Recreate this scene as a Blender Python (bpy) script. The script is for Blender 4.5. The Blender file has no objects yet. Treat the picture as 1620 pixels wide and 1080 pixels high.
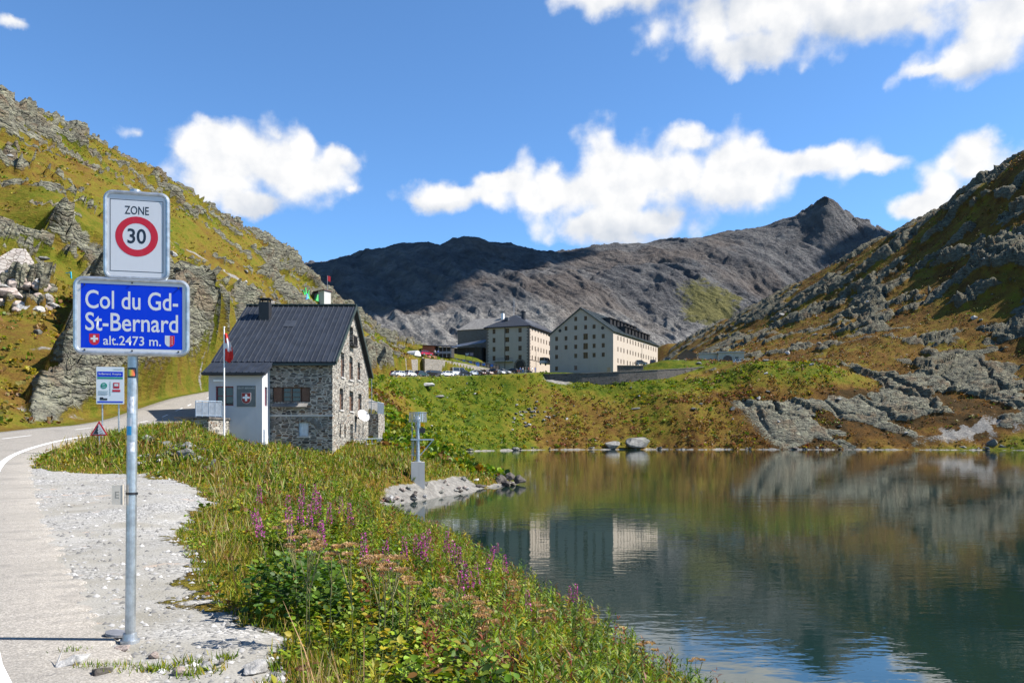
import bpy, bmesh, math, random
import numpy as np
from mathutils import Vector, Matrix, noise as mnoise
R = math.radians
random.seed(7)
rng = np.random.default_rng(11)
sc = bpy.context.scene
COL = sc.collection

# ------------------------------------------------------------------ camera
FPX, CZ, HY = 1260.0, 4.0, 686.0
cam_d = bpy.data.cameras.new('camera')
cam = bpy.data.objects.new('camera', cam_d)
COL.objects.link(cam)
cam_d.lens = 28.0
cam_d.sensor_width = 36.0
cam_d.shift_y = (HY - 540.0) / 1620.0
cam_d.clip_start = 0.1
cam_d.clip_end = 12000
cam.location = (0, 0, CZ)
cam.rotation_euler = (R(90), 0, 0)
sc.camera = cam

# ------------------------------------------------------------------ exposure, sun
sc.view_settings.view_transform = 'Standard'
sc.view_settings.look = 'None'
sc.view_settings.exposure = 1.1
sc.view_settings.gamma = 1.0
SUN_EL, SUN_AZ = R(46), R(91)          # azimuth clockwise from the view direction (+Y)
sun_d = bpy.data.lights.new('sun', 'SUN')
sun = bpy.data.objects.new('sun', sun_d)
COL.objects.link(sun)
sun_d.energy = 5.0
sun_d.angle = R(0.53)
sun_d.color = (1.0, 0.955, 0.89)
SUNV = Vector((math.cos(SUN_EL) * math.sin(SUN_AZ), math.cos(SUN_EL) * math.cos(SUN_AZ), math.sin(SUN_EL)))
sun.rotation_euler = SUNV.to_track_quat('Z', 'Y').to_euler()
sun.location = SUNV * 100

sc.cycles.max_bounces = 6
sc.cycles.diffuse_bounces = 3
sc.cycles.glossy_bounces = 3
sc.cycles.transmission_bounces = 4
sc.cycles.transparent_max_bounces = 6
sc.cycles.use_denoising = True
sc.cycles.use_adaptive_sampling = True
sc.cycles.adaptive_threshold = 0.015


# ------------------------------------------------------------------ node helpers
def nd(t, typ, ins=None, **props):
    n = t.nodes.new(typ)
    for k, v in props.items():
        setattr(n, k, v)
    for k, v in (ins or {}).items():
        s = n.inputs[k]
        if isinstance(v, bpy.types.NodeSocket):
            t.links.new(v, s)
        else:
            s.default_value = v
    return n


def mth(t, op, a, b=None, c=None, clamp=False):
    n = nd(t, 'ShaderNodeMath', operation=op, use_clamp=clamp)
    for i, v in enumerate((a, b, c)):
        if v is None:
            continue
        if isinstance(v, bpy.types.NodeSocket):
            t.links.new(v, n.inputs[i])
        else:
            n.inputs[i].default_value = v
    return n.outputs[0]


def vm(t, op, a, b=None):
    n = nd(t, 'ShaderNodeVectorMath', operation=op)
    for i, v in enumerate((a, b)):
        if v is None:
            continue
        if isinstance(v, bpy.types.NodeSocket):
            t.links.new(v, n.inputs[i])
        else:
            n.inputs[i].default_value = v
    return n.outputs['Value'] if op in ('LENGTH', 'DOT_PRODUCT', 'DISTANCE') else n.outputs[0]


def c4(c):
    return (c[0], c[1], c[2], 1.0) if not isinstance(c, bpy.types.NodeSocket) else c


def mixc(t, f, a, b, blend='MIX'):
    n = nd(t, 'ShaderNodeMix', data_type='RGBA', blend_type=blend)
    for i, v in ((0, f), (6, a), (7, b)):
        if isinstance(v, bpy.types.NodeSocket):
            t.links.new(v, n.inputs[i])
        else:
            n.inputs[i].default_value = v if i == 0 else c4(v)
    return n.outputs[2]


def sstep(t, x, lo, hi):
    n = nd(t, 'ShaderNodeMapRange', {0: x, 1: lo, 2: hi, 3: 0.0, 4: 1.0}, interpolation_type='SMOOTHSTEP')
    return n.outputs[0]


def noise(t, vec, scale, detail=4.0, rough=0.55, out=0, dist=0.0):
    return nd(t, 'ShaderNodeTexNoise', {'Vector': vec, 'Scale': scale, 'Detail': detail, 'Roughness': rough, 'Distortion': dist}).outputs[out]


def scalev(t, vec, s):
    return nd(t, 'ShaderNodeMapping', {'Vector': vec, 'Scale': s}).outputs[0]


def ramp(t, fac, stops):
    n = nd(t, 'ShaderNodeValToRGB', {0: fac})
    e = n.color_ramp.elements
    while len(e) < len(stops):
        e.new(0.5)
    for el, (p, c) in zip(e, stops):
        el.position = p
        el.color = c4(c)
    return n.outputs[0]


def new_mat(name):
    m = bpy.data.materials.new(name)
    m.use_nodes = True
    t = m.node_tree
    t.nodes.clear()
    out = t.nodes.new('ShaderNodeOutputMaterial')
    return m, t, out


def bsdf(t, out, col, rough=0.8, metal=0.0, normal=None, spec=None, ior=None):
    b = t.nodes.new('ShaderNodeBsdfPrincipled')
    for k, v in (('Base Color', col), ('Roughness', rough), ('Metallic', metal), ('Normal', normal), ('Specular IOR Level', spec), ('IOR', ior)):
        if v is None:
            continue
        if isinstance(v, bpy.types.NodeSocket):
            t.links.new(v, b.inputs[k])
        else:
            b.inputs[k].default_value = c4(v) if k == 'Base Color' else v
    t.links.new(b.outputs[0], out.inputs[0])
    return b


def bumpn(t, h, strength=0.5, dist=0.1):
    return nd(t, 'ShaderNodeBump', {'Height': h, 'Strength': strength, 'Distance': dist}).outputs[0]


def pos(t):
    return t.nodes.new('ShaderNodeNewGeometry').outputs['Position']


def objc(t):
    return t.nodes.new('ShaderNodeTexCoord').outputs['Object']


MATS = {}


def pm(name, col, rough=0.7, metal=0.0, scale=3.0, var=0.18, bump=0.0, bscale=None, spec=None):
    """plain surface with uneven tone"""
    if name in MATS:
        return MATS[name]
    m, t, out = new_mat(name)
    p = objc(t)
    n = noise(t, p, scale, 5.0, 0.6)
    a = tuple(c * (1 - var) for c in col)
    b = tuple(min(1.0, c * (1 + var)) for c in col)
    cc = mixc(t, sstep(t, n, 0.3, 0.7), a, b)
    nn = None
    if bump > 0:
        nn = bumpn(t, noise(t, p, bscale or scale * 6, 4.0), bump, 0.02)
    bsdf(t, out, cc, rough, metal, nn, spec)
    MATS[name] = m
    return m


# ------------------------------------------------------------------ world: physical sky and cumulus
w = bpy.data.worlds.new('World')
sc.world = w
w.use_nodes = True
wt = w.node_tree
wt.nodes.clear()
SKY_STRENGTH = 0.087
sky = nd(wt, 'ShaderNodeTexSky', sky_type='NISHITA')
sky.sun_disc = False
sky.sun_elevation = SUN_EL
sky.sun_rotation = SUN_AZ
sky.altitude = 2470
sky.air_density = 1.0
sky.dust_density = 0.25
sky.ozone_density = 2.2
gen = wt.nodes.new('ShaderNodeTexCoord').outputs['Generated']
sx = nd(wt, 'ShaderNodeSeparateXYZ', {0: gen})
az = mth(wt, 'ARCTAN2', sx.outputs[0], sx.outputs[1])
el = mth(wt, 'ARCSINE', sx.outputs[2])
cp = nd(wt, 'ShaderNodeCombineXYZ', {0: az, 1: el, 2: 0.0}).outputs[0]
wn = nd(wt, 'ShaderNodeTexNoise', {'Vector': cp, 'Scale': 9.0, 'Detail': 6.0, 'Roughness': 0.62})
cpw = vm(wt, 'ADD', cp, vm(wt, 'MULTIPLY', vm(wt, 'SUBTRACT', wn.outputs['Color'], (0.5, 0.5, 0.5)), (0.06, 0.05, 0.0)))


def azel(px, py):
    a = math.atan((px - 810) / FPX)
    return a, math.atan((HY - py) / FPX * math.cos(a))


CLOUDS = [  # direction and half-size of every puff
    (430, 258, 78, 58), (350, 262, 78, 48), (505, 268, 62, 44), (405, 315, 62, 24), (556, 296, 32, 16), (290, 245, 30, 18),
    (435, 212, 26, 20), (480, 228, 28, 22), (340, 225, 36, 26), (385, 230, 30, 22), (530, 240, 26, 24),
    (214, 206, 34, 22),
    (960, 264, 66, 52), (1050, 280, 140, 62), (1145, 256, 66, 50), (1000, 345, 140, 40), (900, 300, 130, 46), (728, 310, 80, 24),
    (800, 288, 66, 24), (880, 262, 34, 28), (1210, 262, 56, 30), (1310, 254, 70, 28), (1370, 262, 60, 18), (930, 350, 60, 24),
    (1165, 295, 110, 52), (668, 316, 26, 16), (1095, 228, 40, 26), (1255, 262, 46, 26),
    (1535, 262, 64, 44), (1490, 292, 58, 40), (1455, 316, 44, 26), (1570, 245, 26, 20), (1500, 258, 30, 24),
    (1215, 10, 190, 52), (1000, -15, 120, 26), (1360, 30, 130, 50), (1540, 88, 100, 42), (1600, 35, 130, 62), (1180, 68, 62, 26), (1470, 110, 44, 14),
    (1420, -20, 260, 40), (20, 25, 36, 16),
]
field = None
for (px, py, rx, ry) in CLOUDS:
    a, e = azel(px, py)
    k = math.cos(a)
    d = vm(wt, 'LENGTH', vm(wt, 'MULTIPLY', vm(wt, 'SUBTRACT', cpw, (a, e, 0)), (FPX / (rx * k * k * 1.12), FPX / (ry * k * 1.12), 0)))
    f = mth(wt, 'SUBTRACT', 1.0 if rx > 36 or ry > 20 and rx != 34 else 0.62, d)
    field = f if field is None else mth(wt, 'SMOOTH_MAX', field, f, 0.25)
f0 = noise(wt, cp, 11.0, 3.0, 0.5)
f1 = noise(wt, cp, 24.0, 7.0, 0.52)
f2 = noise(wt, vm(wt, 'ADD', cp, (0.012, 0.010, 0.0)), 24.0, 6.0, 0.52)
vq = vm(wt, 'ADD', vm(wt, 'MULTIPLY', cp, (30.0, 30.0, 0.0)), vm(wt, 'MULTIPLY', wn.outputs['Color'], (1.4, 1.4, 0.0)))
puff = nd(wt, 'ShaderNodeTexVoronoi', {'Vector': vq, 'Scale': 1.0, 'Smoothness': 0.6, 'Randomness': 1.0}, feature='SMOOTH_F1').outputs['Distance']
field = mth(wt, 'ADD', field, mth(wt, 'MULTIPLY', mth(wt, 'SUBTRACT', 0.47, puff), 0.70))
dens = mth(wt, 'ADD', field, mth(wt, 'ADD', mth(wt, 'MULTIPLY', mth(wt, 'SUBTRACT', f1, 0.5), 1.15), mth(wt, 'MULTIPLY', mth(wt, 'SUBTRACT', f0, 0.5), 0.9)))
alpha = sstep(wt, dens, -0.10, 0.52)
relief = mth(wt, 'SUBTRACT', f1, f2)
grey = None
for (px, py, rx, ry) in [(1000, 375, 170, 45), (430, 335, 130, 40), (1330, 60, 240, 40), (1180, 85, 120, 34), (1100, 0, 220, 26), (1560, 120, 130, 28), (1100, 335, 110, 34), (700, 330, 60, 16)]:
    a, e = azel(px, py)
    k = math.cos(a)
    d = vm(wt, 'LENGTH', vm(wt, 'MULTIPLY', vm(wt, 'SUBTRACT', cpw, (a, e, 0)), (FPX / (rx * k * k), FPX / (ry * k), 0)))
    f = sstep(wt, d, 1.25, 0.0)
    grey = f if grey is None else mth(wt, 'MAXIMUM', grey, f)
lit = mth(wt, 'ADD', mth(wt, 'ADD', mth(wt, 'MULTIPLY', relief, 1.3), mth(wt, 'MULTIPLY', mth(wt, 'SUBTRACT', 0.42, puff), 0.22)), mth(wt, 'SUBTRACT', 0.93, mth(wt, 'MULTIPLY', grey, 0.62)), clamp=True)
ccol = mixc(wt, lit, (0.27, 0.30, 0.35), (0.475, 0.475, 0.475))
skyc = nd(wt, 'ShaderNodeVectorMath', {0: sky.outputs[0], 1: (SKY_STRENGTH * 0.78, SKY_STRENGTH * 1.09, SKY_STRENGTH * 1.29)}, operation='MULTIPLY').outputs[0]
up = sstep(wt, sx.outputs[2], -0.02, 0.06)
amul = mth(wt, 'MULTIPLY', alpha, up)
wcol = mixc(wt, amul, skyc, ccol)
bg = nd(wt, 'ShaderNodeBackground', {0: wcol, 1: 1.0})
wo = wt.nodes.new('ShaderNodeOutputWorld')
wt.links.new(bg.outputs[0], wo.inputs[0])
w.cycles.sampling_method = 'MANUAL'
w.cycles.sample_map_resolution = 512


# ------------------------------------------------------------------ object helpers
def at(px, py, d):
    """a place seen at depth d (metres along the view)"""
    return Vector(((px - 810.0) / FPX * d, d, CZ + (HY - py) / FPX * d))


def tag(o, label=None, cat=None, group=None, kind=None):
    if label:
        o['label'] = label
    if cat:
        o['category'] = cat
    if group:
        o['group'] = group
    if kind:
        o['kind'] = kind
    return o


def thing(name, label, cat, loc=(0, 0, 0), rz=0.0, group=None):
    o = bpy.data.objects.new(name, None)
    COL.objects.link(o)
    o.empty_display_size = 0.3
    o.location = loc
    o.rotation_euler = (0, 0, rz)
    return tag(o, label, cat, group)


def link(name, me, parent=None, loc=None, rz=None):
    o = bpy.data.objects.new(name, me)
    COL.objects.link(o)
    if parent is not None:
        o.parent = parent
    if loc is not None:
        o.location = loc
    if rz is not None:
        o.rotation_euler = (0, 0, rz)
    return o


def np_mesh(name, V, Fq, mat=None, col=None, smooth=False):
    """mesh from arrays: V (n,3), Fq (m,k) all faces with k corners"""
    me = bpy.data.meshes.new(name)
    V = np.ascontiguousarray(V, dtype=np.float32)
    Fq = np.ascontiguousarray(Fq, dtype=np.int32)
    m, k = Fq.shape
    me.vertices.add(len(V))
    me.vertices.foreach_set('co', V.ravel())
    me.loops.add(m * k)
    me.loops.foreach_set('vertex_index', Fq.ravel())
    me.polygons.add(m)
    me.polygons.foreach_set('loop_start', np.arange(0, m * k, k, dtype=np.int32))
    me.polygons.foreach_set('loop_total', np.full(m, k, dtype=np.int32))
    if smooth:
        me.polygons.foreach_set('use_smooth', np.ones(m, dtype=bool))
    me.update(calc_edges=True)
    if col is not None:
        a = me.color_attributes.new('Col', 'FLOAT_COLOR', 'POINT')
        c = np.ones((len(V), 4), dtype=np.float32)
        c[:, :col.shape[1]] = col
        a.data.foreach_set('color', c.ravel())
    if mat is not None:
        me.materials.append(mat)
    return me


class MB:
    """collects shapes into one mesh"""

    def __init__(self):
        self.v, self.f, self.mi = [], [], []
        self.cur = 0

    def add(self, vs, fs):
        b = len(self.v)
        self.v += [tuple(v) for v in vs]
        for f in fs:
            self.f.append([b + i for i in f])
            self.mi.append(self.cur)

    def box(self, x0, x1, y0, y1, z0, z1):
        self.add([(x0, y0, z0), (x1, y0, z0), (x1, y1, z0), (x0, y1, z0), (x0, y0, z1), (x1, y0, z1), (x1, y1, z1), (x0, y1, z1)],
                 [(3, 2, 1, 0), (4, 5, 6, 7), (0, 1, 5, 4), (1, 2, 6, 5), (2, 3, 7, 6), (3, 0, 4, 7)])

    def slab(self, q, th):
        """a flat polygon given thickness against its normal"""
        q = [Vector(p) for p in q]
        n = (q[1] - q[0]).cross(q[2] - q[0]).normalized() * th
        k = len(q)
        vs = q + [p - n for p in q]
        fs = [tuple(range(k)), tuple(range(2 * k - 1, k - 1, -1))]
        for i in range(k):
            j = (i + 1) % k
            fs.append((i, i + k, j + k, j))
        self.add(vs, fs)

    def bar(self, a, b, wd, ht=None, up=(0, 0, 1)):
        """square bar from a to b"""
        ht = ht or wd
        a, b = Vector(a), Vector(b)
        d = (b - a).normalized()
        u = Vector(up)
        if abs(d.dot(u)) > 0.98:
            u = Vector((0, 1, 0))
        s = d.cross(u).normalized() * wd / 2
        t = s.cross(d).normalized() * ht / 2
        vs = [a - s - t, a + s - t, a + s + t, a - s + t, b - s - t, b + s - t, b + s + t, b - s + t]
        self.add(vs, [(3, 2, 1, 0), (4, 5, 6, 7), (0, 1, 5, 4), (1, 2, 6, 5), (2, 3, 7, 6), (3, 0, 4, 7)])

    def tube(self, a, b, r0, r1=None, n=10, caps=True):
        r1 = r0 if r1 is None else r1
        a, b = Vector(a), Vector(b)
        d = (b - a).normalized()
        u = Vector((0, 0, 1)) if abs(d.z) < 0.95 else Vector((1, 0, 0))
        s = d.cross(u).normalized()
        t = s.cross(d)
        vs, fs = [], []
        for c, r in ((a, r0), (b, r1)):
            for i in range(n):
                g = 2 * math.pi * i / n
                vs.append(c + s * (math.cos(g) * r) + t * (math.sin(g) * r))
        for i in range(n):
            j = (i + 1) % n
            fs.append((i, j, j + n, i + n))
        if caps:
            fs.append(tuple(range(n - 1, -1, -1)))
            fs.append(tuple(range(n, 2 * n)))
        self.add(vs, fs)

    def prism(self, pts, y0, y1):
        """polygon in x,z pushed along y"""
        k = len(pts)
        vs = [(p[0], y0, p[1]) for p in pts] + [(p[0], y1, p[1]) for p in pts]
        fs = [tuple(range(k)), tuple(range(2 * k - 1, k - 1, -1))]
        for i in range(k):
            j = (i + 1) % k
            fs.append((i, i + k, j + k, j))
        self.add(vs, fs)

    def wall(self, outline, holes, o, u, n_in, depth):
        """a wall face in the plane (o; u, z) with real openings whose reveals run inwards"""
        bm = bmesh.new()
        f = bm.faces.new([bm.verts.new((p[0], p[1], 0)) for p in outline])
        for (a0, a1, b0, b1) in holes:
            for co, no in (((a0, 0, 0), (1, 0, 0)), ((a1, 0, 0), (1, 0, 0)), ((0, b0, 0), (0, 1, 0)), ((0, b1, 0), (0, 1, 0))):
                bmesh.ops.bisect_plane(bm, geom=bm.verts[:] + bm.edges[:] + bm.faces[:], dist=1e-5, plane_co=co, plane_no=no)
        o, u, n_in = Vector(o), Vector(u), Vector(n_in)

        def m3(x, z, dd=0.0):
            return o + u * x + Vector((0, 0, z)) + n_in * dd
        for fc in bm.faces:
            c = fc.calc_center_median()
            if any(a0 < c.x < a1 and b0 < c.y < b1 for (a0, a1, b0, b1) in holes):
                continue
            self.add([m3(v.co.x, v.co.y) for v in fc.verts], [tuple(range(len(fc.verts)))])
        bm.free()
        for (a0, a1, b0, b1) in holes:
            q = [(a0, b0), (a1, b0), (a1, b1), (a0, b1)]
            for i in range(4):
                p, r_ = q[i], q[(i + 1) % 4]
                self.add([m3(*p), m3(*r_), m3(r_[0], r_[1], depth), m3(p[0], p[1], depth)], [(3, 2, 1, 0)])

    def mesh(self, name, mat, smooth=False, off=(0, 0, 0), fixn=True):
        me = bpy.data.meshes.new(name)
        if off != (0, 0, 0):
            self.v = [(v[0] - off[0], v[1] - off[1], v[2] - off[2]) for v in self.v]
        me.from_pydata(self.v, [], self.f)
        mats = mat if isinstance(mat, (list, tuple)) else [mat]
        for m in mats:
            me.materials.append(m)
        if len(mats) > 1:
            me.polygons.foreach_set('material_index', self.mi)
        if fixn:
            bm = bmesh.new()
            bm.from_mesh(me)
            bmesh.ops.recalc_face_normals(bm, faces=bm.faces[:])
            bm.to_mesh(me)
            bm.free()
        if smooth:
            me.polygons.foreach_set('use_smooth', [True] * len(me.polygons))
        me.update()
        return me

    def build(self, name, mat, parent=None, smooth=False, off=(0, 0, 0), fixn=True):
        return link(name, self.mesh(name, mat, smooth, tuple(off), fixn), parent)


def text_mesh(s, size, depth=0.002, align='CENTER', sx=1.0, bold=0.0):
    """letters standing in the x,z plane, facing -y"""
    cu = bpy.data.curves.new('lettering', 'FONT')
    cu.body = s
    cu.size = size
    cu.align_x = align
    cu.extrude = depth
    cu.offset = bold
    cu.resolution_u = 4
    o = bpy.data.objects.new('lettering', cu)
    COL.objects.link(o)
    dg = bpy.context.evaluated_depsgraph_get()
    me = bpy.data.meshes.new_from_object(o.evaluated_get(dg))
    bpy.data.objects.remove(o)
    me.transform(Matrix.Rotation(R(90), 4, 'X') @ Matrix.Diagonal((sx, 1, 1, 1)))
    return me


def text(s, size, mat, parent, loc, depth=0.002, align='CENTER', sx=1.0, bold=0.0, name='lettering', rz=0.0):
    me = text_mesh(s, size, depth, align, sx, bold)
    me.materials.clear()
    me.materials.append(mat)
    return link(name, me, parent, loc, rz)


# ------------------------------------------------------------------ noise on arrays
def _h(ix, iy, s):
    h = (ix.astype(np.int64) * 374761393 + iy.astype(np.int64) * 668265263 + s * 1442695041) & 0xffffffff
    h = ((h ^ (h >> 13)) * 1274126177) & 0xffffffff
    h = ((h ^ (h >> 16)) * 2246822519) & 0xffffffff
    return ((h ^ (h >> 13)) & 0xffff) / 65535.0


def perlin(x, y, s):
    ix, iy = np.floor(x), np.floor(y)
    fx, fy = x - ix, y - iy
    u = fx * fx * fx * (fx * (fx * 6 - 15) + 10)
    v = fy * fy * fy * (fy * (fy * 6 - 15) + 10)

    def g(a, b):
        an = _h(ix + a, iy + b, s) * 6.2831853
        return np.cos(an) * (fx - a) + np.sin(an) * (fy - b)
    x0 = g(0, 0) * (1 - u) + g(1, 0) * u
    x1 = g(0, 1) * (1 - u) + g(1, 1) * u
    return (x0 * (1 - v) + x1 * v) * 1.5


def fbm(x, y, o, s, gain=0.5):
    a, r, t = 1.0, 0.0, 0.0
    for i in range(o):
        r = r + a * perlin(x, y, s + i * 17)
        t += a
        a *= gain
        x, y = x * 2.03 + 13.7, y * 2.03 - 7.1
    return r / t


def ridged(x, y, o, s, gain=0.5):
    a, r, t = 1.0, 0.0, 0.0
    for i in range(o):
        r = r + a * (1 - 2 * np.abs(perlin(x, y, s + i * 17)))
        t += a
        a *= gain
        x, y = x * 2.1 + 3.7, y * 2.1 + 9.1
    return r / t


def facets(x, y, s):
    """blocky relief: every cell a tilted plane; returns height and edge distance"""
    ix, iy = np.floor(x), np.floor(y)
    d1 = np.full(x.shape, 9.0)
    d2 = np.full(x.shape, 9.0)
    hh = np.zeros(x.shape)
    for a in (-1, 0, 1):
        for b in (-1, 0, 1):
            cx, cy = ix + a, iy + b
            px = cx + _h(cx, cy, s)
            py = cy + _h(cx, cy, s + 5)
            dx, dy = x - px, y - py
            d = np.sqrt(dx * dx + dy * dy)
            h = _h(cx, cy, s + 9) - 0.5 + dx * (_h(cx, cy, s + 13) - 0.5) * 1.6 + dy * (_h(cx, cy, s + 21) - 0.5) * 1.6
            near = d < d1
            d2 = np.where(near, d1, np.minimum(d2, d))
            hh = np.where(near, h, hh)
            d1 = np.where(near, d, d1)
    return hh, d2 - d1


def ss(x, a, b):
    t = np.clip((x - a) / (b - a), 0, 1)
    return t * t * (3 - 2 * t)


class Spline:
    """smooth height surface through scattered points"""

    def __init__(self, P, soft2):
        P = np.array(P, dtype=float)
        self.c, self.s2 = P[:, :2], soft2
        n = len(P)
        A = np.zeros((n + 3, n + 3))
        A[:n, :n] = np.sqrt(((self.c[:, None] - self.c[None]) ** 2).sum(axis=2) + soft2)
        A[:n, n] = 1
        A[:n, n + 1:] = self.c
        A[n, :n] = 1
        A[n + 1:, :n] = self.c.T
        self.w = np.linalg.solve(A, np.concatenate([P[:, 2], np.zeros(3)]))

    def __call__(self, x, y):
        sh = x.shape
        x, y = x.ravel(), y.ravel()
        r = np.empty(len(x))
        n = len(self.c)
        for i in range(0, len(x), 60000):
            xx, yy = x[i:i + 60000], y[i:i + 60000]
            d = np.sqrt((xx[:, None] - self.c[None, :, 0]) ** 2 + (yy[:, None] - self.c[None, :, 1]) ** 2 + self.s2)
            r[i:i + 60000] = d @ self.w[:n] + self.w[n] + self.w[n + 1] * xx + self.w[n + 2] * yy
        return r.reshape(sh)


def W(px, py, d):
    return ((px - 810) / FPX * d, d, CZ + (HY - py) / FPX * d)


def S(px, d, z=0.0):
    return ((px - 810) / FPX * d, d, z)


# the road: right-hand white line, bottom of the pass road to the car park below the hospice
LINE = [(3.0, -5.0, 2.4), (0.0, 0.3, 2.4), (-3.2, 5.1, 2.4), (-4.15, 6.4, 2.4), (-9.5, 14.6, 2.5), (-16.0, 25.0, 2.95), (-19.0, 31.0, 3.3),
        (-20.9, 37.0, 3.68), (-21.5, 42.0, 4.0), (-21.4, 46.0, 4.35), (-21.0, 50.0, 4.6), (-21.5, 56.0, 5.1), (-24.0, 66.0, 6.1), (-28.5, 85.0, 8.0),
        (-31.5, 110.0, 10.4), (-32.5, 140.0, 13.0), (-31.0, 165.0, 15.5), (-26.5, 192.0, 17.75), (-17.0, 210.0, 19.1), (-2.0, 220.5, 20.5),
        (4.5, 226.0, 21.3), (9.0, 234.0, 22.0)]


def catmull(P, n=8):
    P = [Vector(p) for p in P]
    out = []
    for i in range(len(P) - 1):
        a, b = P[max(i - 1, 0)], P[i]
        c, d = P[i + 1], P[min(i + 2, len(P) - 1)]
        k = max(2, int((c - b).length / 1.2))
        for j in range(k):
            t = j / k
            out.append(0.5 * ((2 * b) + (c - a) * t + (2 * a - 5 * b + 4 * c - d) * t * t + (3 * b - a - 3 * c + d) * t ** 3))
    out.append(P[-1])
    return out


LN = catmull(LINE)
TAN = [(LN[min(i + 1, len(LN) - 1)] - LN[max(i - 1, 0)]).normalized() for i in range(len(LN))]
LEFT = [Vector((-t.y, t.x, 0)).normalized() for t in TAN]
ROAD_W = 6.2
CEN = [p + l * (ROAD_W / 2) for p, l in zip(LN, LEFT)]
CENA = np.array([tuple(p) for p in CEN])


def road_dist(X, Y):
    """signed distance (left positive) to the road's centre line and the road's height there"""
    best = np.full(X.shape, 1e9)
    sd = np.zeros(X.shape)
    zz = np.zeros(X.shape)
    st = CENA[::2]
    for a, b in zip(st[:-1], st[1:]):
        dx, dy = b[0] - a[0], b[1] - a[1]
        L2 = dx * dx + dy * dy
        t = np.clip(((X - a[0]) * dx + (Y - a[1]) * dy) / L2, 0, 1)
        ex, ey = X - a[0] - t * dx, Y - a[1] - t * dy
        d = ex * ex + ey * ey
        m = d < best
        best = np.where(m, d, best)
        sd = np.where(m, np.sign(dx * ey - dy * ex), sd)
        zz = np.where(m, a[2] + (b[2] - a[2]) * t, zz)
    return np.sqrt(best) * sd, zz


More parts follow.
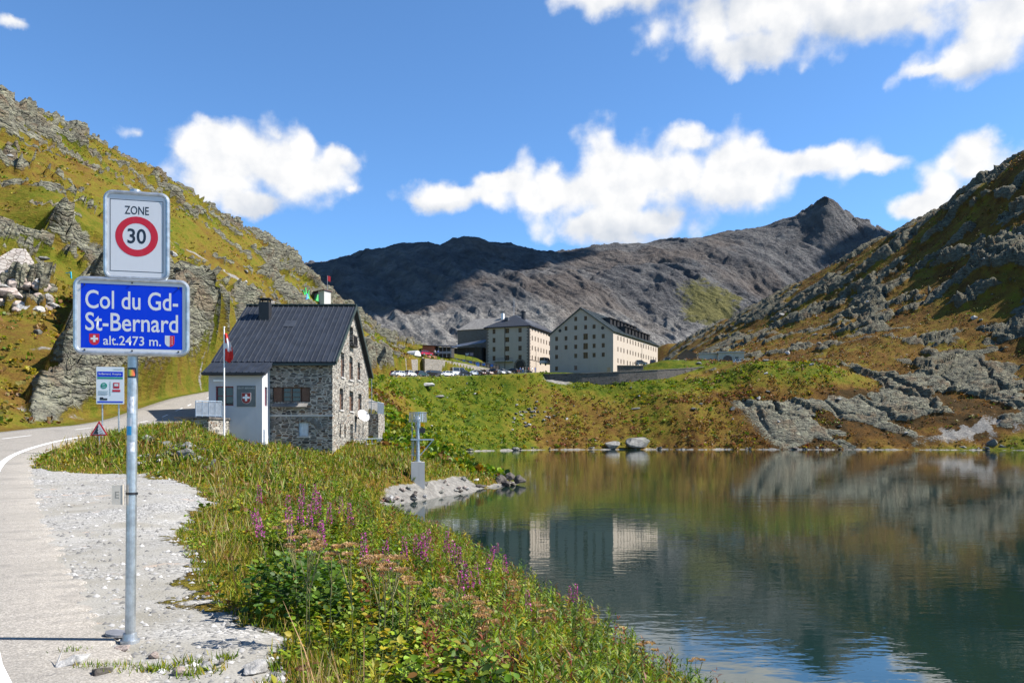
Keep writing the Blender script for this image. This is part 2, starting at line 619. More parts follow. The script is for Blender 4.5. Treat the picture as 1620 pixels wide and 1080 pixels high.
CTRL = [  # x, y, height above the lake
    # pull-off and near road
    (0, 0, 2.4), (-3, 0, 2.4), (-8, -6, 2.45), (4, -8, 2.3), (-3, 5, 2.4), (-8, 5, 2.45), (-4, 9, 2.4), (-4, 12, 2.42), (-7, 12, 2.45), (-10, 18, 2.62), (-12, 22, 2.72),
    (-2, 5.5, 2.36), (-3, 7.7, 2.38), (-6.3, 16.6, 2.5), (-8, 20, 2.6), (-20, 10, 2.7), (-26, 22, 3.4), (-14, 10, 2.5), (-30, 12, 4.5),
    # mound between pull-off and road
    (-14, 27.5, 3.55), (-11, 28, 3.5), (-12, 25, 2.85), (-15.5, 29.5, 3.6), (-17.3, 33, 3.6), (-8.5, 26, 3.05), (-10, 34, 2.9), (-15, 38, 3.45), (-18, 44, 4.05), (-12.6, 31, 3.6),
    # slope down to the house and the lake
    (-18.2, 47, 3.9), (-16.5, 47.5, 3.05), (-14, 42, 2.75), (-12.4, 54, 2.55), (-17, 52, 2.9), (-9, 58, 2.35), (-10, 50, 2.05), (-12.5, 46, 2.6), (-9, 38, 2.2), (-8, 30, 2.35), (-5, 20, 1.95), (-3, 16, 1.75),
    (-4.5, 13, 2.25), (-1.2, 8, 1.85), (0.2, 5.6, 1.65), (1.0, 9, 0.85), (-0.5, 12, 1.35), (1.6, 6, 1.0), (3.2, 2, 0.9), (-1.5, 14, 1.6), (-2.5, 22, 1.05), (-5.5, 31, 1.0),
    (-8.6, 63, 2.5), (-8, 72, 3.0), (-7.0, 56, 1.9), (-6.5, 50, 1.35), (-5, 54, 1.0), (-3.6, 60, 0.9), (-1.6, 62.5, 0.6), (-3, 66, 1.1), (-9, 46, 1.5), (-7.4, 46.5, .8), (-5.9, 49.0, .55),
    (-20, 60, 5.2), (-20, 75, 6.2), (-12, 85, 5.0), (-16, 100, 7.5), (-8, 78, 2.6), (-12, 110, 4.6), (-15.5, 66, 4.0), (-11.2, 70, 3.2), (-16, 78, 5.5),
    # shoreline
    (6.5, 0, 0), (5.2, 4, 0), (3.7, 8, 0), (2.6, 11, 0), (1.5, 15, 0), (0, 20.5, 0), (-3, 30, 0), (-6.4, 38.5, 0), (-8.0, 42.4, 0), (-6.2, 46, 0), (-4.4, 51, 0), (-2.3, 58, 0), (0.1, 62.6, 0),
    (-0.4, 68, 0), (-1.8, 73, 0), (-4, 85, 0), (-7.2, 103, 0), (-11.3, 129, 0), (-14.6, 160, 0), S(705, 172), S(760, 186), S(850, 199), S(950, 203), S(1050, 205), S(1150, 205), S(1250, 203), S(1350, 202), S(1450, 200), S(1560, 197),
    S(1640, 193), S(1760, 184), S(1950, 165), (170, 120, 0), (180, 60, 0),
    # lake bed
    (9, 10, -2.0), (6, 20, -2.2), (20, 30, -4), (3, 45, -3), (14, 80, -5), (60, 120, -6), (0, 120, -3), (100, 150, -5), (40, 180, -2.6), (80, 60, -6), (15, -4, -3), (-4, 165, -1.6), (120, 170, -3), (60, 30, -6), (140, 80, -4), (-9, 150, -.8),
    # grass bank under the car park
    S(700, 178, 2.2), S(760, 192, 2.6), S(850, 205, 3.2), S(950, 209, 3.0), (-15.5, 170, 5.5), (-20, 166, 10), (-24, 168, 13), (-26, 150, 12.2), (-27, 120, 9.6), (-23, 110, 8.2), (-18, 130, 6.4), (-22, 140, 9.0), (-17, 150, 4.2),
    S(760, 204, 9.5), S(720, 196, 8.5), S(850, 214, 10), S(760, 212, 15.5), S(850, 221, 16.5), S(640, 178, 12.5), S(930, 222, 13.5), S(1000, 222, 12), S(1000, 228, 17.5), S(930, 229, 18.5), S(1080, 233, 19.5), S(1050, 222, 15),
    # plateau of the hospice
    S(900, 236, 21.6), S(850, 240, 22.4), (12, 255, 23.0), (0, 240, 22.0), (-8, 232, 22.0), (-5, 255, 23.5), (-5, 270, 25.5), (20, 300, 25.5), (-30, 300, 27), (60, 330, 29), (36, 262, 25), (50, 262, 27.4), (62, 262, 27.8), (74, 262, 27.6), (80, 275, 28.2), (52, 280, 28),
    (38, 243, 22.8), (48, 246, 26.6), (60, 249, 26.8), (-14, 246, 27.5), (-22, 244, 29.5), (-20, 232, 26.6), (-32, 225, 27.5), (-24, 262, 31), (-12, 262, 29), (-20, 225, 24.5),
    # beyond the pass
    (-30, 330, 28), (-20, 400, 22), (40, 450, 16), (80, 560, 25), (0, 650, 10), (-80, 650, 15), (30, 380, 22), (80, 420, 40),
    # left hill: foot, rock cut, benches, crest
    W(104, 672, 51), W(100, 562, 56), W(50, 505, 63), W(0, 500, 63), W(0, 410, 69), W(100, 440, 80), W(200, 520, 71), W(195, 662, 57), W(275, 648, 72), W(300, 600, 80), W(320, 530, 96), W(330, 450, 112),
    W(310, 480, 92), W(0, 300, 88), W(200, 300, 118), W(350, 380, 150), W(450, 460, 175), W(550, 525, 196), W(600, 555, 206), W(70, 600, 54), W(20, 655, 47), W(-60, 620, 48), W(-100, 480, 58), W(-150, 350, 72), W(-200, 200, 92),
    W(0, 166, 120), W(50, 184, 130), W(100, 210, 140), W(175, 240, 158), W(250, 273, 175), W(330, 330, 196), W(400, 373, 215), W(440, 402, 228), W(480, 433, 240), W(520, 470, 243), W(560, 503, 245), W(600, 530, 243), W(640, 548, 236), W(662, 556, 228),
    W(250, 400, 125), W(120, 320, 100), W(100, 250, 122), W(300, 350, 160), W(400, 425, 165), W(560, 560, 185), W(500, 500, 180),
    (-110, 120, 64), (-150, 150, 75), (-100, 200, 57), (-100, 250, 50), (-90, 310, 42), (-60, 330, 33), (-140, 300, 55), (-150, 450, 50), (-80, 450, 25), (-120, 60, 70), (-80, 20, 40), (-50, 10, 14), (-60, -10, 22), (-150, 20, 80),
    # right side: rock shelf above the shore, green hump, hillside, crest
    S(1050, 209, 4.5), S(1100, 211, 8.5), S(1150, 209, 4.5), S(1250, 208, 4.2), S(1350, 206, 3.8), S(1450, 203, 2.5), S(1560, 200, 2.2), W(1100, 640, 216), W(1180, 640, 217), W(1250, 645, 217), W(1330, 655, 214), W(1400, 662, 211), W(1480, 690, 203), W(1550, 662, 206), W(1620, 660, 204),
    W(1120, 590, 238), W(1200, 580, 228), W(1280, 576, 230), W(1310, 590, 227), W(1400, 592, 235), W(1550, 590, 228), W(1620, 600, 224), W(1150, 572, 258), W(1200, 574, 250), W(1250, 574, 262), W(1400, 540, 258), W(1600, 500, 250), W(1300, 545, 275),
    W(1200, 552, 300), W(1500, 450, 285), W(1620, 370, 280), W(1560, 410, 275), W(1500, 352, 330), W(1480, 347, 340), W(1440, 362, 355), W(1400, 377, 370), W(1350, 402, 385), W(1300, 427, 400), W(1250, 455, 425), W(1200, 482, 450),
    W(1150, 507, 485), W(1100, 527, 520), W(1050, 545, 590), W(1030, 552, 640), W(1620, 242, 320), W(1560, 293, 325), W(1520, 325, 330), W(1590, 268, 322), W(1700, 195, 305), W(1800, 150, 300), W(2000, 100, 280), W(1400, 455, 320), W(1300, 490, 340), W(1200, 520, 370), W(1800, 400, 235), W(1800, 560, 200),
    W(2000, 400, 200), (250, 200, 60), (260, 120, 60), (220, 420, 100), (180, 550, 62), (260, 330, 128), (320, 420, 120), (300, 600, 60), (200, 680, 30), (330, 260, 160),
]
base_h = Spline(CTRL, 3.0)

GRAVEL = [(-1.45, -6), (-1.45, 4.2), (-2.0, 6.1), (-3.0, 7.7), (-4.15, 10), (-5.8, 13.5), (-6.5, 16.6), (-8.2, 20.3), (-11.3, 24.0), (-14.0, 24.2), (-16.4, 26.8), (-18.4, 30.5), (-20.4, 36.0),
          (-21.0, 34.5), (-19.5, 30.5), (-16.5, 25), (-10, 14.6), (-4.5, 6.2), (-3.6, 5.0), (-0.5, 0.3), (0, -6)]


def poly_sd(X, Y, P):
    """distance to a polygon, negative inside"""
    best = np.full(X.shape, 1e9)
    inside = np.zeros(X.shape, dtype=bool)
    for (ax, ay), (bx, by) in zip(P, P[1:] + P[:1]):
        dx, dy = bx - ax, by - ay
        t = np.clip(((X - ax) * dx + (Y - ay) * dy) / (dx * dx + dy * dy), 0, 1)
        best = np.minimum(best, np.hypot(X - ax - t * dx, Y - ay - t * dy))
        c = ((ay > Y) != (by > Y)) & (X < (bx - ax) * (Y - ay) / (by - ay + 1e-12) + ax)
        inside ^= c
    return np.where(inside, -best, best)


def blob(X, Y, cx, cy, rx, ry, soft=0.5):
    d = np.sqrt(((X - cx) / rx) ** 2 + ((Y - cy) / ry) ** 2)
    return 1 - ss(d, 1 - soft, 1 + soft)


CUT = [(-31.5, 206), (-27.5, 217), (-25.8, 224.8), (-24.2, 225.2), (-19.0, 228.2), (-13.7, 234.2), (-8.5, 240.2), (-3.9, 244.2), (4, 246), (8, 238), (2, 224), (-10, 216), (-20, 207)]


def ground(X, Y):
    z = base_h(X, Y)
    sd, zr = road_dist(X, Y)
    ad = np.abs(sd)
    dist = np.hypot(X, Y)
    hill = ss(sd, 3.3, 4.8) * (Y > 10) * (X < 5)                 # the slope left of the road
    hill = hill * (1 - ss(Y, 222, 238) * ss(X, -30, -12))
    right = ss(X - 0.10 * (Y - 200), 36, 46) * ss(Y, 196, 204) * ss(X + 0.55 * (Y - 230), 45, 62)
    flat = blob(X, Y, 38, 258, 40, 22, 0.12)                      # hospice terraces
    right = right * (1 - flat)
    far_l = hill
    # ---- rock outcrops
    u, v = X * 0.80 + Y * 0.60, -X * 0.60 + Y * 0.80
    wx, wy = fbm(X / 30, Y / 30, 2, 3) * 8, fbm(X / 30, Y / 30, 2, 31) * 8
    o1 = fbm((u + wx) / 24, (v + wy) / 6.5, 5, 41, .58) + 0.35 * fbm(X / 60, Y / 60, 2, 47)
    cut = np.exp(-((sd - 6.5) / 3.2) ** 2) * ss(Y, 47, 53) * (1 - ss(Y, 92, 106)) * (X < -15)
    cut2 = np.exp(-((sd - 9) / 6.0) ** 2) * ss(Y, 140, 165) * (X < -15)
    crest = ss(z, 34, 58)
    tl = blob(X, Y, -77, 118, 11, 24, 0.5)
    ldist = (X + 50.6) * -0.61 + (Y - 85) * 0.79 + 2.2 * fbm(X / 9, Y / 9, 3, 53)
    lalong = ((X + 50.6) * 0.79 + (Y - 85) * 0.61) / 16.3
    lwin = ss(lalong, -0.25, 0.1) * (1 - ss(lalong, 1.15, 1.5))
    ledge = lwin * ss(ldist, -0.5, 0.5) * (1 - ss(ldist, 2, 20))
    lface = lwin * np.exp(-(ldist / 1.3) ** 2)
    biasL = 0.21 - 0.08 * crest - 0.95 * cut - 0.30 * cut2 - 0.22 * tl - 0.5 * lface + 0.7 * blob(X, Y, -37, 54, 7, 10, 0.4) + 0.34 * blob(X, Y, -43, 86, 12, 20) - 0.10 * ss(Y, 150, 195)
    streak = fbm((u + wx) / 13, (v + wy) / 2.6, 4, 43, .55)
    rl = np.maximum(ss(o1 - biasL, 0.06, 0.20), 0.9 * ss(streak, 0.235, 0.32) * ss(z, 9, 14) * (1 - blob(X, Y, -37, 54, 7, 10, 0.4))) * hill
    u2, v2 = X * 0.92 - Y * 0.38, X * 0.38 + Y * 0.92
    o2 = fbm((u2 + wx) / 22, (v2 + wy) / 10, 4, 61) + 0.4 * fbm(X / 55, Y / 55, 2, 67)
    shelf = np.exp(-((Y - 213 - 0.02 * X) / 8.5) ** 2) * ss(X, 34, 42)
    hump = blob(X, Y, 75, 228, 24, 9, 0.35)
    biasR = 0.09 - 0.12 * ss(z, 26, 60) - (0.32 + 0.30 * (1 - ss(X, 95, 120))) * shelf + 0.9 * hump - 0.06 * blob(X, Y, 125, 212, 20, 18) - 0.12 * blob(X, Y, 150, 270, 40, 38)
    rr = ss(o2 - biasR, 0.04, 0.18) * right
    rock = np.clip(rl + rr, 0, 1)
    f1, e1 = facets((u + wx) / 11.0, (v + wy) / 3.0, 71)
    f2, e2 = facets((u + wx * .5) / 4.6, (v + wy * .5) / 1.3, 81)
    f3, e3 = facets(u / 1.9, v / 0.7, 91)
    g1, k1 = facets((u2 + wx) / 14.0, (v2 + wy) / 6.5, 171)
    g2, k2 = facets((u2 + wx * .5) / 3.6, (v2 + wy * .5) / 2.0, 181)
    F1, F2 = np.where(X < 10, f1, g1), np.where(X < 10, f2, g2)
    E1, E2 = np.where(X < 10, e1, k1), np.where(X < 10, e2, k2)
    lump = 1.0 + 2.4 * np.clip(np.where(X < 10, o1 - biasL, o2 - biasR), 0, 0.9)
    fine = ss(dist, 300, 160)
    q1 = (-0.5 * X + 0.86 * Y) / 6.5 + 1.3 * fbm(X / 18, Y / 18, 3, 57)
    q2 = (-0.3 * X + 0.95 * Y) / 2.3 + 1.1 * fbm(X / 7, Y / 7, 3, 59)
    steps = (2.2 * (1 - q1 % 1.0) + 1.0 * (1 - q2 % 1.0)) * ss(fbm(X / 25, Y / 12, 2, 63), -0.35, 0.15)
    soft = np.where(X < 10, 1.0, 0.42)
    dz = rock * (lump * 0.6 + steps * soft + 1.3 * F1 + 1.1 * soft * F2 + 0.7 * soft * f3 * fine - 1.8 * (1 - ss(E1, 0, 0.13)) - 1.0 * soft * (1 - ss(E2, 0, 0.17)))
    scale = np.where(X < 10, ss(z, 3.5, 12), 0.35 + 0.65 * ss(z, 2, 14))
    steep = 1 + 0.7 * ss(z, 30, 60) * right + 1.0 * cut
    dz = dz * scale * 0.9 * steep * (1 - 0.4 * ss(Y, 300, 420))
    dz = dz + 2.6 * ledge * hill
    # dark ledge under the upper meadow of the left hill
    # ---- swells and tussocks
    veg = 1 - np.clip(rock, 0, 1)
    wild = np.clip(ss(ad, 3.6, 6.5), 0, 1)
    gsd = poly_sd(X, Y, GRAVEL)
    gn = 0.9 * fbm(X / 2.6, Y / 2.6, 3, 101) + 0.5 * fbm(X / 0.45, Y / 0.45, 3, 103)
    gravel = 1 - ss(gsd + gn * 0.8, -0.35, 0.45)
    lot = 1 - ss(gsd, -0.6, 1.2)
    z = z + veg * wild * (1 - lot) * (0.12 * fbm(X / 1.6, Y / 1.6, 3, 111) + ss(dist, 25, 80) * (0.55 * fbm(X / 7, Y / 7, 3, 115) + 0.25 * fbm(X / 1.9, Y / 1.9, 2, 117)))
    z = z + (hill + right) * veg * 0.9 * fbm(X / 16, Y / 16, 3, 119)
    z = z + lot * 0.003 * fbm(X / 0.35, Y / 0.35, 3, 121)
    # ---- road bed and terraces
    wroad = (1 - ss(ad, ROAD_W / 2 + 0.9, ROAD_W / 2 + 3.2)) * np.where(Y < 24, ss(-sd, 2, 4) * 0 + 1, 1)
    z = z * (1 - wroad) + (zr - 0.025) * wroad
    dz = dz * (1 - wroad)
    rock = rock * (1 - wroad)
    z = np.where(Y > 231, z * (1 - flat) + base_h(X, Y) * flat, z)
    # ---- car park cut and the walled terrace above it
    cs = poly_sd(X, Y, CUT)
    zc = np.minimum(z, zr + 0.2)
    kin = ss(-cs, -0.1, 0.3)
    z = z * (1 - kin) + zc * kin
    up_ = (X > -27.5) & (X < 4) & (Y > 221) & (Y < 262) & (cs > 0)
    z = np.where(up_, np.minimum(z + dz, np.interp(X, [-26, -19, -14, -8.6, -4], [25.3, 24.9, 24.3, 23.4, 22.7]) + 0.26 * np.maximum(0, cs - 0.5)), z)
    dz = np.where(up_ | (cs < 0.3), 0.0, dz)
    rock = np.where(cs < 0.3, 0.0, rock)
    # ---- shore
    z = z + 0.75 * fbm(X / 5, Y / 5, 4, 135) * (1 - ss(np.abs(z), 0.4, 2.0)) * ss(Y, 150, 165)
    shore = (1 - ss(z + 0.55 * fbm(X / 4.5, Y / 4.5, 4, 133), 0.03, 0.28)) * ss(dist, 30, 42)
    spit = blob(X, Y, -4.6, 51, 3.4, 9, 0.4) * (1 - ss(z, 0.7, 1.15))
    scree = np.clip(np.maximum(shore, spit), 0, 1)
    tal = blob(X, Y, 118, 199.5, 17, 8, 0.6)
    scree = np.maximum(scree, 0.75 * tal * right * ss(fbm(X / 5, Y / 5, 4, 131), -0.25, 0.15))
    slide = blob(X, Y, S(935, 0)[0] + 0, 224, 1, 1)
    scree = np.maximum(scree, 0.85 * np.exp(-((X - 13.0 - (Y - 228) * 0.2) / 4.6) ** 2) * ss(Y, 225, 228) * (1 - ss(Y, 230, 231)))
    scree = np.maximum(scree, np.exp(-((X + 17.2 + (Y - 100) * 0.10) / 1.6) ** 2) * ss(Y, 84, 92) * (1 - ss(Y, 118, 126)) * 0.8)
    scree = np.maximum(scree, hill * ss(fbm((u + wx) / 30, (v + wy) / 5, 3, 137), 0.28, 0.42) * (1 - crest) * (1 - rock) * 0.8)
    rock = rock * (1 - scree)
    dz = dz * (1 - shore)
    # ---- dryness of the growth
    dn = fbm(X / 14, Y / 14, 4, 141)
    dn2 = fbm(X / 3.0, Y / 3.0, 3, 143)
    dry = 0.16 + 0.0 * X
    dry = dry + hill * (0.25 + 0.34 * dn)
    bankr = ss(X, -4, 10) * ss(Y, 195, 204) * (1 - ss(Y, 219, 228))
    dry = dry + bankr * (0.40 + 0.40 * dn)
    redp = np.exp(-(((X + 22.5) / 3.6) ** 2 + ((Y - 148) / 16) ** 2))
    dry = dry + redp * 0.62 + right * (0.50 + 0.36 * dn) * (1 - 0.85 * hump)
    near = (1 - ss(Y, 60, 80)) * (1 - hill)
    dry = dry + near * (0.22 + 0.2 * dn2) + 0.18 * dn2
    return z, np.clip(rock, 0, 1), np.clip(dry, 0, 1), np.clip(scree, 0, 1), gravel, dz


def H(x, y):
    g = ground(np.array([float(x)]), np.array([float(y)]))
    return float(g[0][0] + g[5][0])


# ------------------------------------------------------------------ land materials
def land_mat():
    m, t, out = new_mat('land')
    p = pos(t)
    at_ = nd(t, 'ShaderNodeAttribute', attribute_name='mask')
    s = nd(t, 'ShaderNodeSeparateColor', {0: at_.outputs['Color']})
    rock, dry, scree = s.outputs[0], s.outputs[1], s.outputs[2]
    grav = at_.outputs['Alpha']
    n1 = noise(t, p, 0.35, 6, 0.65)
    n2 = noise(t, p, 2.2, 6, 0.65)
    n3 = noise(t, p, 0.09, 4, 0.55)
    n5 = noise(t, p, 9.0, 4, 0.7)
    d = mth(t, 'ADD', dry, mth(t, 'ADD', mth(t, 'MULTIPLY', mth(t, 'SUBTRACT', n1, 0.5), 0.85), mth(t, 'MULTIPLY', mth(t, 'SUBTRACT', n2, 0.5), 0.75)))
    gr = ramp(t, d, [(0.0, (0.032, 0.064, 0.006)), (0.20, (0.092, 0.110, 0.010)), (0.42, (0.155, 0.125, 0.018)), (0.62, (0.145, 0.084, 0.020)), (0.82, (0.105, 0.050, 0.016)), (1.0, (0.050, 0.030, 0.014))])
    gr = mixc(t, sstep(t, n5, 0.35, 0.75), gr, mixc(t, 0.6, gr, (0.022, 0.022, 0.004)))
    # rock: bedded, lichen covered
    pv = scalev(t, p, (0.5, 0.5, 2.0))
    r1 = noise(t, pv, 1.1, 8, 0.7, dist=0.6)
    r2 = noise(t, p, 0.22, 4, 0.6)
    rk = ramp(t, r1, [(0.28, (0.032, 0.029, 0.025)), (0.43, (0.105, 0.099, 0.080)), (0.57, (0.20, 0.195, 0.145)), (0.80, (0.36, 0.35, 0.265))])
    rk = mixc(t, mth(t, 'MULTIPLY', sstep(t, r2, 0.50, 0.66), 0.55), rk, (0.155, 0.105, 0.066))
    rk = mixc(t, mth(t, 'MULTIPLY', sstep(t, n2, 0.58, 0.70), 0.5), rk, (0.22, 0.23, 0.10))
    rkr = mixc(t, mth(t, 'MULTIPLY', mth(t, 'MULTIPLY', sstep(t, nd(t, 'ShaderNodeSeparateXYZ', {0: p}).outputs[0], 20.0, 60.0), sstep(t, nd(t, 'ShaderNodeSeparateXYZ', {0: p}).outputs[2], 13.0, 26.0)), 0.45), rk, mixc(t, 1.0, rk, (0.62, 0.58, 0.54), 'MULTIPLY'))
    vor = nd(t, 'ShaderNodeTexVoronoi', {'Vector': p, 'Scale': 3.2, 'Randomness': 1.0}, feature='F1')
    pc = vm(t, 'ADD', scalev(t, p, (0.55, 0.8, 1.5)), vm(t, 'MULTIPLY', nd(t, 'ShaderNodeTexNoise', {'Vector': p, 'Scale': 0.5, 'Detail': 4.0}).outputs['Color'], (1.6, 1.6, 1.6)))
    vk = nd(t, 'ShaderNodeTexVoronoi', {'Vector': pc, 'Scale': 0.75, 'Randomness': 1.0}, feature='DISTANCE_TO_EDGE').outputs['Distance']
    vk2 = nd(t, 'ShaderNodeTexVoronoi', {'Vector': pc, 'Scale': 2.6, 'Randomness': 1.0}, feature='DISTANCE_TO_EDGE').outputs['Distance']
    crk = mth(t, 'ADD', mth(t, 'MULTIPLY', sstep(t, vk, 0.0, 0.16), 1.3), mth(t, 'MULTIPLY', sstep(t, vk2, 0.0, 0.18), 0.5))
    sc_ = mixc(t, vor.outputs['Color'], (0.12, 0.115, 0.105), (0.29, 0.275, 0.25))
    sc_ = mixc(t, 0.65, sc_, ramp(t, n2, [(0.3, (0.12, 0.11, 0.10)), (0.7, (0.29, 0.275, 0.245))]))
    re = sstep(t, mth(t, 'ADD', rock, mth(t, 'MULTIPLY', mth(t, 'SUBTRACT', n2, 0.5), 0.9)), 0.40, 0.60)
    se = sstep(t, mth(t, 'ADD', scree, mth(t, 'MULTIPLY', mth(t, 'SUBTRACT', n2, 0.5), 0.8)), 0.38, 0.62)
    ge = sstep(t, mth(t, 'ADD', grav, mth(t, 'MULTIPLY', mth(t, 'SUBTRACT', n5, 0.5), 0.9)), 0.42, 0.60)
    # pull-off: pale crushed stone with dusty patches
    v2 = nd(t, 'ShaderNodeTexVoronoi', {'Vector': p, 'Scale': 38.0, 'Randomness': 1.0}, feature='F1')
    v3 = nd(t, 'ShaderNodeTexVoronoi', {'Vector': p, 'Scale': 16.0, 'Randomness': 1.0}, feature='F1')
    sp = nd(t, 'ShaderNodeSeparateColor', {0: v2.outputs['Color']})
    sp3 = nd(t, 'ShaderNodeSeparateColor', {0: v3.outputs['Color']})
    stone = ramp(t, sp.outputs[0], [(0.0, (0.10, 0.098, 0.093)), (0.35, (0.22, 0.214, 0.203)), (0.75, (0.33, 0.32, 0.298)), (1.0, (0.48, 0.46, 0.425))])
    stone = mixc(t, mth(t, 'MULTIPLY', sstep(t, sp3.outputs[0], 0.72, 0.80), sstep(t, v3.outputs['Distance'], 0.42, 0.34)), stone, ramp(t, sp3.outputs[1], [(0, (0.22, 0.21, 0.20)), (1, (0.52, 0.50, 0.47))]))
    dust = ramp(t, noise(t, p, 0.8, 5, 0.6), [(0.3, (0.20, 0.185, 0.15)), (0.7, (0.32, 0.305, 0.275))])
    gv = mixc(t, sstep(t, noise(t, p, 0.55, 4, 0.6), 0.36, 0.62), dust, stone)
    gv = mixc(t, mth(t, 'MULTIPLY', sstep(t, noise(t, p, 1.7, 4, 0.6), 0.64, 0.72), 0.5), gv, (0.42, 0.30, 0.22))
    c = mixc(t, re, gr, rkr)
    c = mixc(t, se, c, sc_)
    c = mixc(t, ge, c, gv)
    hb = mth(t, 'ADD', mth(t, 'ADD', mth(t, 'MULTIPLY', r1, 1.2), mth(t, 'MULTIPLY', n5, 0.35)), mth(t, 'MULTIPLY', mth(t, 'MULTIPLY', crk, re), 0.9))
    dist = mth(t, 'ADD', 0.010, mth(t, 'MULTIPLY', mth(t, 'SUBTRACT', 1.0, ge), 0.42))
    hb = mixc(t, ge, hb, mth(t, 'ADD', mth(t, 'MULTIPLY', v2.outputs['Distance'], -0.6), mth(t, 'MULTIPLY', n5, 0.3)))
    bn = nd(t, 'ShaderNodeBump', {'Height': hb, 'Strength': 0.75, 'Distance': dist}).outputs[0]
    bsdf(t, out, c, 0.95, 0, bn, 0.05)
    return m


def mountain_mat():
    m, t, out = new_mat('mountain_rock')
    p = pos(t)
    at_ = nd(t, 'ShaderNodeAttribute', attribute_name='mask')
    s = nd(t, 'ShaderNodeSeparateColor', {0: at_.outputs['Color']})
    n1 = noise(t, p, 0.02, 8, 0.68)
    n2 = noise(t, p, 0.09, 7, 0.7)
    rk = ramp(t, n1, [(0.30, (0.044, 0.044, 0.047)), (0.5, (0.094, 0.092, 0.092)), (0.72, (0.165, 0.160, 0.152))])
    rk = mixc(t, sstep(t, n2, 0.40, 0.72), rk, (0.075, 0.07, 0.07))
    scr = ramp(t, n2, [(0.3, (0.135, 0.128, 0.117)), (0.7, (0.29, 0.275, 0.25))])
    c = mixc(t, sstep(t, mth(t, 'ADD', s.outputs[0], mth(t, 'MULTIPLY', mth(t, 'SUBTRACT', n2, 0.5), 1.0)), 0.3, 0.7), rk, scr)
    c = mixc(t, mth(t, 'MULTIPLY', s.outputs[2], 0.5), c, (0.10, 0.072, 0.052))
    c = mixc(t, sstep(t, mth(t, 'ADD', s.outputs[1], mth(t, 'ADD', mth(t, 'MULTIPLY', mth(t, 'SUBTRACT', n2, 0.5), 1.6), mth(t, 'MULTIPLY', mth(t, 'SUBTRACT', n1, 0.5), 1.6))), 0.45, 0.85), c, ramp(t, n1, [(0.3, (0.075, 0.075, 0.028)), (0.7, (0.13, 0.115, 0.042))]))
    bn = bumpn(t, mth(t, 'ADD', n1, mth(t, 'ADD', mth(t, 'MULTIPLY', n2, 1.2), mth(t, 'MULTIPLY', noise(t, p, 0.3, 4, 0.6), 0.35))), 0.9, 9.0)
    bsdf(t, out, c, 0.95, 0, bn, 0.1)
    return m


def add_mask(me, r, g, b, a):
    at_ = me.color_attributes.new('mask', 'FLOAT_COLOR', 'POINT')
    c = np.stack([r, g, b, a], axis=1).astype(np.float32)
    at_.data.foreach_set('color', c.ravel())


def grid_faces(nr, nc):
    i = np.arange(nr - 1)[:, None] * nc + np.arange(nc - 1)[None, :]
    i = i.ravel()
    return np.stack([i, i + 1, i + nc + 1, i + nc], axis=1)


LAND = land_mat()


def build_land():
    fa = math.radians(0.075)
    azs = np.concatenate([np.radians(np.arange(-80, -40, 0.8)), np.arange(math.radians(-40), math.radians(40), fa), np.radians(np.arange(40.0, 80.1, 0.8))])
    d1 = 2.2 * 1.011 ** np.arange(0, 266)
    d1 = d1[d1 < 40]
    ds = np.concatenate([d1, np.arange(40, 262, 0.46), np.arange(262, 460, 1.0), np.arange(460, 900, 6.0)])
    A, D = np.meshgrid(azs, ds)
    X, Y = np.sin(A) * D, np.cos(A) * D
    z, rock, dry, scree, grav, dz = ground(X, Y)
    e = 1.5                                              # outcrops swell along the slope's normal
    gx = (base_h(X + e, Y) - base_h(X - e, Y)) / (2 * e)
    gy = (base_h(X, Y + e) - base_h(X, Y - e)) / (2 * e)
    gl = np.sqrt(1 + gx * gx + gy * gy)
    V = np.stack([(X - gx / gl * dz).ravel(), (Y - gy / gl * dz).ravel(), (z + dz / gl).ravel()], axis=1)
    F4 = grid_faces(*X.shape)
    zf = V[:, 2]
    keep = zf[F4].max(axis=1) > -0.7
    F4 = F4[keep]
    masks = [a.ravel() for a in (rock, dry, scree, grav)]
    cx, cy = V[F4[:, 0], 0], V[F4[:, 0], 1]
    sdv, _ = road_dist(cx, cy)
    isg = (masks[3][F4].mean(axis=1) > 0.5)
    isl = ~isg & (sdv > 4.2) & (cy > 8) & (cx < -12)
    isr = ~isg & (cx - 0.10 * (cy - 200) > 40) & (cy > 190) & (cx + 0.55 * (cy - 230) > 52)
    rest = ~(isg | isl | isr)
    for nm, sel in (('ground', rest), ('gravel', isg), ('left_hill', isl), ('right_hill', isr)):
        f = F4[sel]
        ids, inv = np.unique(f, return_inverse=True)
        me = np_mesh(nm, V[ids], inv.reshape(f.shape), LAND)
        add_mask(me, *[q[ids] for q in masks])
        tag(link(nm, me), kind='structure')


build_land()


